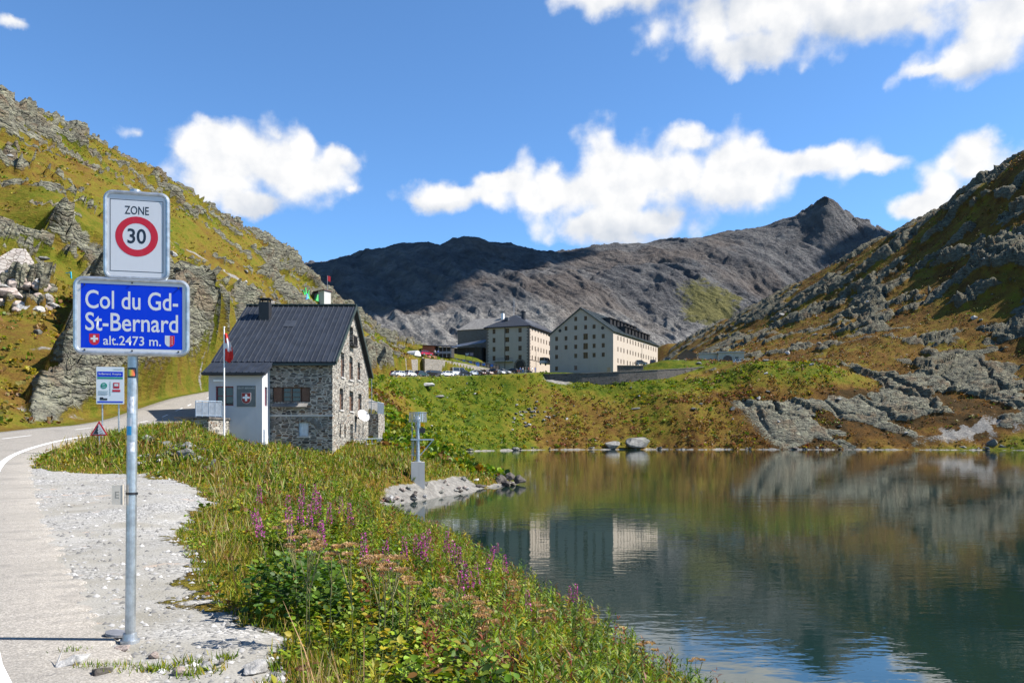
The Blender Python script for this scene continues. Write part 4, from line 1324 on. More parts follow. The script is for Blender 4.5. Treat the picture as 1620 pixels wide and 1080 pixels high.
# ---- annex in grey render
ax0, ax1, ay = HX0, -16.72, 53.3
b = MB()
aez = 8.02
b.wall([(0, 0.8), (ax1 - ax0, 0.8), (ax1 - ax0, aez), (0, aez)], [(0.46, 1.66, 5.88, 7.18)], (ax0, ay, 0), (1, 0, 0), (0, 1, 0), 0.22)
b.wall([(0, 0.8), (HY0 - ay, 0.8), (HY0 - ay, aez + .75), (0, aez)], [(0.55, 1.10, 5.88, 7.18)], (ax1, ay, 0), (0, 1, 0), (-1, 0, 0), 0.2)
b.wall([(0, 0.8), (HY0 - ay, 0.8), (HY0 - ay, aez + .75), (0, aez)], [], (ax0, ay, 0), (0, 1, 0), (1, 0, 0), 0.2)
annex = b.build('annex', PLASTER_GREY, hroot, off=OFF, fixn=False)
b = MB()
q = [(ax0 - .3, ay - .42, aez + .06), (ax1 + .32, ay - .42, aez + .06), (ax1 + .32, HY0 + .55, aez + 1.32), (ax0 - .3, HY0 + .55, aez + 1.32)]
b.slab(q, 0.22)
seams(b, *q, 10, 0.05, 0.04)
b.build('annex_roof', ROOF_METAL, annex, off=OFF)
b = MB()
b.bar((ax0 - .3, ay - .48, aez - .03), (ax1 + .32, ay - .48, aez - .03), 0.13, 0.15)
b.build('gutter', BLACK, annex, off=OFF)
o = add_window(hroot, loc(ax0 + 1.06, ay + .12, 5.88), 0, 1.2, 1.3, 0.07, 2, 2, FRAME_RED)
b = MB()
b.box(ax0 + 1.15, ax0 + 1.35, ay + .215, ay + .225, 6.0, 7.0)
b.build('curtain', CURTAIN, hroot, off=OFF)
add_window(hroot, loc(ax1 - .12, ay + .825, 5.88), R(90), .55, 1.3, 0.07, 1, 1, FRAME_RED)
b = MB()
b.bar((ax0 + .35, ay - .06, 7.55), (ax0 + 1.05, ay - .06, 7.55), 0.11, 0.12)
b.build('wall_lamp', WHITE, hroot, off=OFF)
b = MB()
b.box(ax1 + .002, ax1 + .14, ay + .18, ay + .66, 2.3, 4.3)
b.build('meter_cabinet', WHITE, hroot, off=OFF)
b = MB()
b.box(-18.40, -17.13, ay - .05, ay - .003, 5.82, 7.22)
pan = b.build('customs_panel', pm('dark_grey_panel', (0.105, 0.12, 0.12), 0.5, 0, 3, 0.1), hroot, off=OFF)


def shield(w_, h_, y0, y1, cx, cz):
    pts = [(cx - w_ / 2, cz + h_ / 2), (cx + w_ / 2, cz + h_ / 2)]
    for a in np.linspace(0, math.pi, 11):
        pts.append((cx + w_ / 2 * math.cos(a), cz - h_ * .12 - h_ * .38 * math.sin(a)))
    mb_ = MB()
    mb_.prism(pts[::-1], y0, y1)
    return mb_


def cross(mb_, cx, cz, s_, y0, y1):
    a, l = s_ * .15, s_ * .5
    mb_.prism([(cx - a, cz - l), (cx + a, cz - l), (cx + a, cz - a), (cx + l, cz - a), (cx + l, cz + a), (cx + a, cz + a), (cx + a, cz + l), (cx - a, cz + l), (cx - a, cz + a), (cx - l, cz + a), (cx - l, cz - a), (cx - a, cz - a)], y0, y1)


GREY_LET = pm('grey_letters', (0.50, 0.50, 0.48), 0.5, 0, 4, 0.05)
pcx = (-18.40 - 17.13) / 2
text('GD-ST-BERNARD', 0.165, GREY_LET, pan, loc(pcx, ay - .056, 7.0), 0.003, sx=0.92)
b = shield(0.62, 0.74, ay - .075, ay - .053, pcx, 6.38)
b.build('crest_edge', GREY_LET, pan, off=OFF)
b = shield(0.57, 0.69, ay - .085, ay - .077, pcx, 6.38)
b.build('crest', pm('crest_red', (0.27, 0.018, 0.016), 0.5, 0, 4, 0.1), pan, off=OFF)
b = MB()
cross(b, pcx, 6.42, 0.46, ay - .095, ay - .087)
b.build('crest_cross', WHITE, pan, off=OFF)
# back terrace tower on the lake side
b = MB()
b.box(HX1 - .6, HX1 + .85, HY1 + .02, HY1 + 3.4, 1.2, 5.75)
tw = b.build('rear_terrace', STONE, hroot, off=OFF)
b = MB()
for y in np.arange(HY1 + .1, HY1 + 3.4, .8):
    b.bar((HX1 + .78, y, 5.75), (HX1 + .78, y, 6.75), 0.05)
b.bar((HX1 + .78, HY1 + .1, 6.75), (HX1 + .78, HY1 + 3.3, 6.75), 0.06)
for x in np.arange(HX1 - .2, HX1 + .8, .12):
    b.bar((x, HY1 + .12, 5.75), (x, HY1 + .12, 6.75), 0.025)
for y in np.arange(HY1 + .1, HY1 + 3.3, .12):
    b.bar((HX1 + .78, y, 5.75), (HX1 + .78, y, 6.75), 0.025)
b.bar((HX1 - .2, HY1 + .12, 6.75), (HX1 + .78, HY1 + .12, 6.75), 0.06)
b.build('terrace_railing', STEEL_BLUE, tw, off=OFF)

# ---- roadside terrace in front of the annex
troot = thing('terrace_wall', 'low stone terrace wall with grey railing beside the road', 'wall', (-19.6, 51.4, 2.5))
TO = (-19.6, 51.4, 2.5)
b = MB()
b.box(-20.5, -18.9, 49.6, 53.28, 2.2, 4.92)
b.build('masonry', STONE, troot, off=TO)
b = MB()
b.box(-21.0, -18.82, 49.48, 53.27, 4.923, 5.06)
b.build('coping', STONE_DARK, troot, off=TO)
b = MB()
ra, rb = Vector((-20.25, 51.0, 5.06)), Vector((-18.92, 51.9, 5.06))
for k in range(5):
    p = ra.lerp(rb, k / 4)
    b.bar(p, p + Vector((0, 0, 1.05)), 0.055)
b.bar(ra + Vector((0, 0, 1.05)), rb + Vector((0, 0, 1.05)), 0.07)
b.bar(ra + Vector((0, 0, .12)), rb + Vector((0, 0, .12)), 0.05)
rail = b.build('railing', STEEL_BLUE, troot, off=TO)
b = MB()
b.bar(ra + Vector((0, 0, .56)), rb + Vector((0, 0, .56)), 0.02, 0.82)
b.build('railing_infill', MESH_PANEL, rail, off=TO)

# ---- flagpole
fx, fy = -17.35, 48.0
froot = thing('flagpole', 'slim white flagpole with a limp red and white flag', 'flagpole', (fx, fy, 3.0))
b = MB()
b.tube((0, 0, -.6), (0, 0, 7.4), 0.055, 0.035, 10)
b.tube((0, 0, 7.4), (0, 0, 7.46), 0.06, 0.06, 10)
b.build('pole', WHITE, froot, smooth=False)
fm, ft, fo = new_mat('flag_cloth')
at_ = nd(ft, 'ShaderNodeAttribute', attribute_name='Col')
bsdf(ft, fo, at_.outputs['Color'], 0.8, 0, None, 0.2)
nu, nv = 15, 25
V, Cc = [], []
for j in range(nv):
    v = j / (nv - 1)
    wd = 0.10 + 0.44 * math.sin(min(1, v * 1.02) * math.pi * .62) ** 1.1
    if v > .86:
        wd *= 1 - (v - .86) * 2.6
    for i in range(nu):
        u = i / (nu - 1)
        fold = 0.09 * math.sin(u * 9 + v * 2.2) * (0.3 + u)
        droop = 0.42 * u * v if v > .6 else 0.25 * u * v
        V.append((0.05 + u * wd, fold, 7.05 - v * 1.62 - droop * 0.45))
        cu, cv = (u - .5) * 1.0, v + u * .12 - .47
        white = (abs(cv) < .10 and u < .97) or (abs(u - .55) < .22 and abs(cv) < .22)
        Cc.append((0.72, 0.70, 0.70) if white else (0.62, 0.035, 0.03))
link('flag', np_mesh('flag', np.array(V), grid_faces(nv, nu), fm, np.array(Cc), True), froot)

# ------------------------------------------------------------------ hospice, gabled house with the long sunny side
TH = R(27.4)
gr = thing('gabled_hospice', 'pale gabled hospice with rows of small windows and dark dormers', 'building', (30.5, 240, 22.4), -TH)
GWD, GL, GE, GA = 21.0, 45.0, 12.6, 20.3
base_z = 22.4
GE, GA = 35.0 - base_z, 42.6 - base_z
rows_z = [7.0 + 22.6 - base_z]
cols_x = [0.109, 0.262, 0.417, 0.573, 0.706, 0.847]
holes = []


def gzpx(py, d=245):
    return CZ + (HY - py) / FPX * d - base_z


def hx(fr):
    return fr * GWD


for zc, frs in ((504, (0.417, 0.573)), (518, (0.262, 0.417, 0.573, 0.706)), (533.7, (0.109, 0.262, 0.417, 0.706, 0.847)), (548, (0.109, 0.262, 0.417, 0.706, 0.847)), (562.5, (0.109, 0.417, 0.706, 0.847)), (581.5, (0.109, 0.417))):
    for fr in frs:
        z = gzpx(zc)
        holes.append((hx(fr) - .50, hx(fr) + .50, z - .68, z + .68))
for zc in (533, 548, 562.5):
    z = gzpx(zc)
    holes.append((hx(.573) - .75, hx(.573) + .75, z - .95, z + .95))
b = MB()
b.wall([(0, -3), (GWD, -3), (GWD, GE), (GWD / 2, GA), (0, GE)], holes, (-GWD, 0, 0), (1, 0, 0), (0, 1, 0), 0.30)
side_holes = []
for zc in (535.5, 553, 571.0):
    z = CZ + (HY - zc) / FPX * 245 - base_z
    for k in range(15):
        y = 4.2 + k * 2.72 + (0.5 if k > 2 else 0)
        side_holes.append((y - .42, y + .42, z - .72, z + .72))
side_holes = [h for h in side_holes]
b.wall([(0, -3), (GL, -3), (GL, GE), (0, GE)], side_holes, (0, 0, 0), (0, 1, 0), (-1, 0, 0), 0.12)
b.wall([(0, -3), (GL, -3), (GL, GE), (0, GE)], [], (-GWD, 0, 0), (0, 1, 0), (1, 0, 0), 0.3)
b.wall([(0, -3), (GWD, -3), (GWD, GE), (GWD / 2, GA), (0, GE)], [], (-GWD, GL, 0), (1, 0, 0), (0, -1, 0), 0.3)
b.build('wall', PLASTER_HOSP, gr, fixn=False)
b = MB()
sl2 = (GA - GE) / (GWD / 2)
o_ = 0.5
qa = [(o_, -o_, GE - o_ * sl2 + .2), (o_, GL + o_, GE - o_ * sl2 + .2), (-GWD / 2, GL + o_, GA + .2), (-GWD / 2, -o_, GA + .2)]
qb = [(-GWD - o_, GL + o_, GE - o_ * sl2 + .2), (-GWD - o_, -o_, GE - o_ * sl2 + .2), (-GWD / 2, -o_, GA + .2), (-GWD / 2, GL + o_, GA + .2)]
b.slab(qa, 0.28)
b.slab(qb, 0.28)
groof = b.build('roof', COPPER, gr)
b = MB()
seams(b, *qa, 34, 0.08, 0.08)
seams(b, *qb, 34, 0.08, 0.08)
b.build('standing_seams', ROOF_SEAM, groof)
for tier, (xx, n_, y0) in enumerate([(-6.3, 8, 9.0), (-2.9, 8, 13.5)]):
    for k in range(n_):
        y = y0 + k * 3.35
        zr_ = GE + (-xx) * sl2
        d = MB()
        d.box(xx, xx + 2.0, y, y + 1.9, zr_ - 1.6, zr_ + 0.75)
        d.box(xx - 1.2, xx + 2.3, y - .25, y + 2.15, zr_ + 0.753, zr_ + .95)
        dm = d.build('dormer', BLACK, groof)
        w2 = window_meshes(1.3, 1.1, 0.09, 2, 1, WOOD_DARK, GLASS)
        wo_ = link('dormer_window', w2[0], dm, (xx + 2.0 + .02, y + .95, zr_ - .6), R(90))
for (a0, a1, b0, b1) in holes:
    add_window(gr, (-GWD + (a0 + a1) / 2, 0.14, b0), 0, a1 - a0, b1 - b0, 0.14, 2, 1 if b1 - b0 < 1.5 else 3)
for (a0, a1, b0, b1) in side_holes:
    add_window(gr, (-0.075, (a0 + a1) / 2, b0), R(90), a1 - a0, b1 - b0, 0.13, 2, 1)
for fr in (.165, .838):
    d = MB()
    d.tube((hx(fr) - GWD, -.03, gzpx(521)), (hx(fr) - GWD, 0.05, gzpx(521)), 0.52, 0.52, 16)
    d.build('round_vent', WOOD_DARK, gr)
d = MB()
d.box(-1.95, -.9, -.05, 0.0, -.2, 1.7)
d.build('door', pm('tan_door', (0.42, 0.29, 0.17), .6, 0, 4, .15), gr)

# ------------------------------------------------------------------ hospice, older hipped block
T2 = R(22)
hb = 24.6
hr = thing('hipped_hospice', 'cream five storey hospice block with hipped roof and arched door', 'building', (5.75, 262, hb), -T2)
HWD, HL, HE = 15.6, 34.0, 39.6 - hb


def hz(py, d=263):
    return CZ + (HY - py) / FPX * d - hb


holes = []
for py in (522, 536, 550.5, 565):
    for fr, ww in ((.185, .56), (.49, .78), (.785, .62)):
        holes.append((fr * HWD - ww * .95, fr * HWD + ww * .95, hz(py) - .82, hz(py) + .82))
b = MB()
b.wall([(0, -3), (HWD, -3), (HWD, HE), (0, HE)], holes, (-HWD, 0, 0), (1, 0, 0), (0, 1, 0), 0.30)
sh2 = []
for py in (520.8, 535.5, 551, 566.5):
    z = hz(py, 266)
    for k in range(11):
        y = 2.6 + k * 2.85
        sh2.append((y - .45, y + .45, z - .78, z + .78))
b.wall([(0, -3), (HL, -3), (HL, HE), (0, HE)], sh2, (0, 0, 0), (0, 1, 0), (-1, 0, 0), 0.12)
b.wall([(0, -3), (HL, -3), (HL, HE), (0, HE)], [], (-HWD, 0, 0), (0, 1, 0), (1, 0, 0), 0.3)
b.wall([(0, -3), (HWD, -3), (HWD, HE), (0, HE)], [], (-HWD, HL, 0), (1, 0, 0), (0, -1, 0), 0.3)
b.build('wall', PLASTER_HOSP, hr, fixn=False)
b = MB()
o_, rh, rin = .7, 5.0, 7.6
e0, e1, e2, e3 = (-HWD - o_, -o_, HE), (o_, -o_, HE), (o_, HL + o_, HE), (-HWD - o_, HL + o_, HE)
r0, r1 = (-HWD / 2 - .3, rin, HE + rh), (-HWD / 2 - .3, HL - rin, HE + rh)
r0b = (-HWD / 2 + 1.2, rin - 1.2, HE + rh)
b.add([e0, e1, e2, e3, r0, r1], [(0, 1, 4), (1, 2, 5, 4), (2, 3, 5), (3, 0, 4, 5)])
b.add([(x, y, z - .25) for x, y, z in (e0, e1, e2, e3)] + [e0, e1, e2, e3], [(3, 2, 1, 0), (0, 1, 5, 4), (1, 2, 6, 5), (2, 3, 7, 6), (3, 0, 4, 7)])
hroof = b.build('roof', ROOF_METAL, hr)
b = MB()
for k in range(24):
    t = (k + .5) / 24
    a = Vector(e0).lerp(Vector(e1), t)
    apex = Vector(r0)
    q = Vector((a.x, 0, 0))
    tt = 1 - abs(t - .5) * 2
    f = Vector((a.x, -o_ + (rin + o_) * tt, HE + rh * tt))
    b.bar(a + Vector((0, 0, .06)), f + Vector((0, 0, .06)), .07, .1)
b.build('standing_seams', ROOF_SEAM, hroof)
b = MB()
nv = (Vector(e2) - Vector(e1)).cross(Vector(r0) - Vector(e1)).normalized()
E1, E2, R0, R1 = map(Vector, (e1, e2, r0, r1))
for i in range(7):
    for j in range(3):
        def pt(s_, t_):
            lo = E1.lerp(E2, .10 + s_ * .80)
            hi = R0.lerp(R1, max(0, min(1, (s_ - .02) * 1.0)))
            return lo.lerp(hi, .08 + t_ * .84) + nv * .10
        b.slab([pt(i / 7 + .004, j / 3 + .012), pt((i + 1) / 7 - .004, j / 3 + .012), pt((i + 1) / 7 - .004, (j + 1) / 3 - .012), pt(i / 7 + .004, (j + 1) / 3 - .012)], .06)
b.build('solar_panels', PANEL, hroof)
d = MB()
d.tube((-HWD / 2 + 2.2, 9.0, HE + 3), (-HWD / 2 + 2.2, 9.0, HE + rh + 1.1), .75, .75, 14)
d.tube((-HWD / 2 + 2.2, 9.0, HE + rh + 1.102), (-HWD / 2 + 2.2, 9.0, HE + rh + 1.5), 1.0, .7, 14)
d.build('chimney', BLACK, hroof)
d = MB()
d.tube((-HWD / 2 - 1.5, 9.5, HE + rh - .5), (-HWD / 2 - 1.5, 9.5, HE + rh + 6.4), .06, .04, 6)
d.bar((-HWD / 2 - 2.3, 9.5, HE + rh + 3.4), (-HWD / 2 - .7, 9.5, HE + rh + 3.4), .05)
d.bar((-HWD / 2 - 2.1, 9.5, HE + rh + 4.6), (-HWD / 2 - .9, 9.5, HE + rh + 4.6), .05)
d.build('antenna', GALV, hroof)
d = MB()
d.box(-HWD / 2 - 2.4, -HWD / 2 - 1.2, 3.2, 4.6, HE + 2.6, HE + 3.6)
d.build('skylight', ROOF_BLUE, hroof)
for (a0, a1, b0, b1) in holes:
    add_window(hr, (-HWD + (a0 + a1) / 2, .14, b0), 0, a1 - a0, b1 - b0, 0.15, 2, 2)
for (a0, a1, b0, b1) in sh2:
    add_window(hr, (-.075, (a0 + a1) / 2, b0), R(90), a1 - a0, b1 - b0, 0.13, 2, 1)
QUOIN = pm('dark_quoin_stone', (0.13, 0.11, 0.095), .85, 0, 3, .3, .4, 6)
d = MB()
z, k = -1.0, 0
while z < HE - .6:
    wq = .95 if k % 2 else .6
    d.box(-wq, .05, -.05, -.002, z, z + .46)
    d.box(-.05 + .052, .05, -.05, wq, z, z + .46)
    z += .52
    k += 1
d.build('quoins', QUOIN, hr)
d = MB()
z, k = -1.0, 0
while z < HE - .6:
    d.box(-HWD - .04, -HWD + (.95 if k % 2 else .6), -.05, -.002, z, z + .46)
    z += .52
    k += 1
d.build('quoins', QUOIN, hr)
d = MB()
d.bar((-HWD * .56, -.09, 0), (-HWD * .56, -.09, HE - .3), .13)
d.build('downpipe', BLACK, hr)
dz0 = hz(584.5)
d = MB()
ac, ar = -HWD * .215, 1.45
for i in range(13):
    g = math.pi * (i + .5) / 13
    d.bar((ac + ar * math.cos(g), -.04, dz0 + 1.55 + ar * math.sin(g)), (ac + (ar + .6) * math.cos(g), -.04, dz0 + 1.55 + (ar + .6) * math.sin(g)), .3, .1, (0, 1, 0))
for s_ in (-1, 1):
    for k in range(3):
        d.box(ac + s_ * (ar + .3) - .32, ac + s_ * (ar + .3) + .32, -.08, -.003, dz0 + k * .5, dz0 + k * .5 + .46)
d.build('door_arch', QUOIN, hr)
d = MB()
d.prism([(ac - ar, dz0), (ac + ar, dz0)] + [(ac + ar * math.cos(a), dz0 + 1.55 + ar * math.sin(a)) for a in np.linspace(0, math.pi, 12)], -.03, -.004)
d.build('door', WOOD_DARK, hr)
d = MB()
bz = hz(570.5)
d.box(-HWD * .80, -HWD * .36, -1.3, -.003, bz - .15, bz)
bal = d.build('balcony', CONCRETE, hr)
d = MB()
for x in np.linspace(-HWD * .80, -HWD * .36, 15):
    d.bar((x, -1.25, bz), (x, -1.25, bz + 1.0), .04)
d.bar((-HWD * .80, -1.25, bz + 1.0), (-HWD * .36, -1.25, bz + 1.0), .06)
d.build('balcony_railing', BLACK, bal)
d = MB()
d.box(.002, .12, -.04, HL * .6, hz(569), hz(568.2))
d.box(.002, .35, -.04, HL * .9, HE - .45, HE - .25)
d.build('cornice', QUOIN, hr)

# enclosed bridge between the two hospice blocks
br = thing('enclosed_footbridge', 'tan enclosed footbridge joining the two pale hospice blocks', 'footbridge', (14.3, 262.0, 24), -TH)
d = MB()
d.box(-1.8, 1.8, -.6, 1.6, 3.6, 7.2)
d.build('passage', pm('tan_panel', (0.40, 0.34, 0.27), .7, 0, 2, .12), br)
d = MB()
d.box(-2.0, 2.0, -.8, 1.8, 7.203, 7.4)
d.build('roof', BLACK, br)
d = MB()
d.box(-1.85, 1.85, -.62, -.603, 3.3, 3.6)
d.box(-1.0, -.6, -.3, .3, -2.5, 3.59)
d.build('beam', BLACK, br)

# ------------------------------------------------------------------ older stone house and dark lean-to left of them
ob = 26.5
orr = thing('old_stone_house', 'weathered brown stone house with slate roof behind the hospice', 'building', (-8.9, 281, ob), -T2)
OW, OL, OE, OR_ = 16.4, 14.0, CZ + 166 / FPX * 281 - ob, CZ + 184 / FPX * 286 - ob
d = MB()
d.wall([(0, -4), (OW, -4), (OW, OE), (0, OE)], [(2.0, 2.9, 5.5, 6.6), (7, 7.9, 5.5, 6.6)], (-OW + 5.0, 0, 0), (1, 0, 0), (0, 1, 0), .3)
d.wall([(0, -4), (OL, -4), (OL, OE), (OL / 2, OR_), (0, OE)], [], (5.0, 0, 0), (0, 1, 0), (-1, 0, 0), .3)
d.wall([(0, -4), (OL, -4), (OL, OE), (0, OE)], [], (-OW + 5.0, 0, 0), (0, 1, 0), (1, 0, 0), .3)
d.wall([(0, -4), (OW, -4), (OW, OE), (0, OE)], [], (-OW + 5.0, OL, 0), (1, 0, 0), (0, -1, 0), .3)
d.build('wall', STONE_OLD, orr, fixn=False)
for x in (2.45, 7.45):
    add_window(orr, (-OW + 5 + x, .14, 5.5), 0, .9, 1.1, .1, 2, 1, WOOD_DARK)
d = MB()
xl, xr = -OW + 5 - .4, 5.4
d.add([(xl, -.4, OE), (xr, -.4, OE), (xr, OL + .4, OE), (xl, OL + .4, OE), (xl + 4.2, OL / 2, OR_), (xr, OL / 2, OR_)], [(0, 1, 5, 4), (2, 3, 4, 5), (3, 0, 4), (1, 2, 5), (3, 2, 1, 0)])
orf = d.build('roof', ROOF_SLATE, orr)
d = MB()
d.box(3.1, 4.0, 5.6, 6.6, OE + 1, OR_ + 1.3)
d.build('chimney', WHITE, orf)
lr = thing('timber_shelter', 'dark timber lean-to with blue grey roof beside old stone house', 'shelter', (-14.4, 269, 28.2), -T2)
SH_E, SH_R = CZ + 139 / FPX * 267 - 28.2, CZ + 147 / FPX * 272 - 28.2
d = MB()
d.box(-6.6, 4.2, .6, 5.5, -3, SH_E - .3)
d.build('wall', WOOD_DARK, lr)
d = MB()
d.slab([(-8.4, -1.2, SH_E - .5), (5.4, -1.2, SH_E + .9), (5.4, 6.2, SH_R + .9), (-6.0, 6.2, SH_R - .4)], .25)
d.build('roof', ROOF_BLUE, lr)
for x in (-7.4, -4, -.6, 2.8):
    d = MB()
    d.bar((x, -.8, -2), (x, -.8, SH_E - .3), .22)
    d.build('post', WOOD_DARK, lr)

# ------------------------------------------------------------------ retaining walls
def wall_run(name, label, pts, z_bot, mat, th=1.0, cope=None, cat='wall'):
    """stone wall along a ground polyline; pts = (x, y, top)"""
    c = pts[len(pts) // 2]
    rt = thing(name, label, cat, (c[0], c[1], z_bot))
    d_ = MB()
    V = []
    n = len(pts)
    for i, p in enumerate(pts):
        a, b_ = Vector(pts[max(0, i - 1)]), Vector(pts[min(n - 1, i + 1)])
        t_ = (b_ - a)
        nn = Vector((-t_.y, t_.x, 0)).normalized() * th
        V += [(p[0], p[1], z_bot), (p[0] + nn.x, p[1] + nn.y, z_bot), (p[0] + nn.x, p[1] + nn.y, p[2]), (p[0], p[1], p[2])]
    fs = []
    for i in range(n - 1):
        k = 4 * i
        for j in range(4):
            j2 = (j + 1) % 4
            fs.append((k + j, k + j2, k + 4 + j2, k + 4 + j))
    fs += [(3, 2, 1, 0), (4 * n - 4, 4 * n - 3, 4 * n - 2, 4 * n - 1)]
    d_.add(V, fs)
    d_.build('masonry', mat, rt, off=(c[0], c[1], z_bot))
    if cope is not None:
        d_ = MB()
        for i in range(n - 1):
            a, b_ = Vector(pts[i]), Vector(pts[i + 1])
            t_ = b_ - a
            nn = Vector((-t_.y, t_.x, 0)).normalized() * th * .5
            d_.bar(a + nn + Vector((0, 0, .10)), b_ + nn + Vector((0, 0, .10)), th + .25, .19)
        d_.build('coping', cope, rt, off=(c[0], c[1], z_bot))
    return rt


wall_run('retaining_wall', 'long dark stone retaining wall below the hospice forecourt', [at(846, 592, 231), at(870, 592.2, 229), at(920, 591, 229), at(980, 588.5, 230), at(1040, 585.5, 233), at(1085, 583, 238), at(1120, 580, 244)], 15.5, STONE_DARK, 0.9, STONE_OLD)
wall_run('retaining_wall', 'short dark wall holding the upper car park beside sunny hospice wall', [at(971, 578.5, 243), at(1000, 578.8, 243.5), at(1018, 579, 244)], 21.0, STONE_DARK, .8, STONE_OLD)
wall_run('retaining_wall', 'low pale kerb wall along the edge of upper car park', [at(1016, 578, 247), at(1060, 577, 249), at(1121, 575.5, 252)], 25.0, STONE_OLD, .5)
wall_run('retaining_wall', 'tall warm stone wall under the red paved terrace', [at(665.5, 565, 226), at(672, 567, 224), at(703, 569.5, 228), at(735, 575, 234), at(765, 581, 240), at(790, 585.5, 244)], 15.0, STONE_WARM, .9)
wall_run('retaining_wall', 'squarish warm stone buttress wall beside the leftmost parked cars', [at(642.5, 569, 216), at(661, 568, 219)], 14.0, STONE_WARM, 2.4)

# ------------------------------------------------------------------ small buildings
kx = at(683, 559, 236)
kr = thing('timber_kiosk', 'rust red timber kiosk with dark roof above the stone wall', 'kiosk', (kx.x, kx.y, kx.z - .2), R(-12))
d = MB()
d.box(-2.9, .9, 0, 4, -1, 2.55)
d.build('wall', WOOD_RED, kr)
d = MB()
d.slab([(-3.3, -.6, 2.75), (6.4, -.6, 2.2), (6.4, 4.4, 2.9), (-3.3, 4.4, 3.2)], .2)
d.build('roof', BLACK, kr)
d = MB()
d.box(.92, 5.8, 1.0, 3.9, -1, 2.1)
d.build('dark_room', WOOD_DARK, kr)
d = MB()
for x in (2.2, 3.4, 4.6, 5.9):
    d.bar((x, 0, -1), (x, 0, 2.2), .12)
d.box(.95, 5.9, -.02, .02, .05, .75)
d.build('glazed_front', MESH_PANEL, kr)
d = MB()
d.slab([(-6.2, 1, 1.6), (-3.31, 1, 1.9), (-3.31, 4, 2.1), (-6.2, 4, 1.8)], .2)
d.build('side_roof', WOOD_RED, kr)
tp = at(674, 566, 230)
d = MB()
d.slab([at(668, 563.8, 228), at(690, 567.0, 229), at(696, 561.5, 240), at(674, 560, 240)], .5)
tag(d.build('terrace_paving', TERRA), kind='structure')

gx_ = at(1154, 577, 262)
ga = thing('stone_garage', 'flat roofed tan garage with an arched dark doorway', 'garage', (gx_.x, gx_.y, gx_.z - .1), R(-8))
d = MB()
d.wall([(0, -1.5), (8.3, -1.5), (8.3, 4.1), (0, 4.1)], [(5.4, 6.5, .9, 2.7)], (-3.6, 0, 0), (1, 0, 0), (0, 1, 0), .3)
d.box(-9.6, -3.602, 1.4, 8, -1.5, 3.95)
d.box(4.3, 4.7, .4, 8, -1.5, 4.0)
d.build('wall', PLASTER_OLD, ga, fixn=False)
d = MB()
d.box(-3.9, 5.0, -.35, 8.4, 4.103, 4.45)
d.box(-10, -3.91, 1.0, 8.4, 3.953, 4.2)
d.build('roof', CONCRETE, ga)
d = MB()
d.prism([(-2.0, -1), (0.9, -1)] + [(-.55 + 1.45 * math.cos(a), 2.1 + 1.1 * math.sin(a)) for a in np.linspace(0, math.pi, 12)], -.03, -.004)
d.build('door', pm('garage_door_brown', (0.085, 0.055, 0.045), .6, 0, 3, .25), ga)
d = MB()
for i in range(11):
    g = math.pi * (i + .5) / 11
    d.bar((-.55 + 1.47 * math.cos(g), -.05, 2.1 + 1.12 * math.sin(g)), (-.55 + 1.95 * math.cos(g), -.05, 2.1 + 1.6 * math.sin(g)), .3, .08, (0, 1, 0))
d.box(-2.5, -2.02, -.07, -.003, -1, 2.1)
d.box(.92, 1.4, -.07, -.003, -1, 2.1)
d.build('door_surround', CONCRETE, ga)
add_window(ga, (2.35, .12, .9), 0, 1.1, 1.8, .1, 2, 1, WOOD_BROWN)
d = MB()
d.box(-5.8, -4.9, 1.35, 1.397, .2, 2.0)
d.build('side_door', WOOD_BROWN, ga)

sx_ = at(1090, 577, 280)
sr = thing('stone_hut', 'small brown stone hut with gable end behind the parked cars', 'hut', (sx_.x, sx_.y, sx_.z - .5), R(-20))
d = MB()
d.wall([(0, -1), (6.4, -1), (6.4, 4.2), (2.6, 5.9), (0, 4.0)], [], (-3.6, 0, 0), (1, 0, 0), (0, 1, 0), .3)
d.wall([(0, -1), (5, -1), (5, 4.2), (0, 4.2)], [], (2.8, 0, 0), (0, 1, 0), (-1, 0, 0), .3)
d.wall([(0, -1), (5, -1), (5, 4.0), (0, 4.0)], [], (-3.6, 0, 0), (0, 1, 0), (1, 0, 0), .3)
d.build('wall', masonry('hut_masonry', [(0.16, 0.115, 0.075), (0.22, 0.16, 0.11), (0.13, 0.10, 0.07)], (0.15, 0.12, 0.09), 1.6, 3.2), sr, fixn=False)
d = MB()
d.slab([(3.1, -.3, 4.05), (3.1, 5.3, 4.05), (-1.0, 5.3, 6.05), (-1.0, -.3, 6.05)], .15)
d.slab([(-3.9, 5.3, 3.9), (-3.9, -.3, 3.9), (-1.0, -.3, 6.05), (-1.0, 5.3, 6.05)], .15)
d.build('roof', ROOF_SLATE, sr)

# little hut on the left hill
def hill_spot(px, py, fallback):
    ds = np.linspace(140, 262, 400)
    g_ = ground((px - 810) / FPX * ds, ds)
    ok_ = np.nonzero(CZ + (HY - py) / FPX * ds - (g_[0] + g_[5]) <= 0)[0]
    return at(px, py, (ds[ok_[0]] if len(ok_) else fallback) - .8)


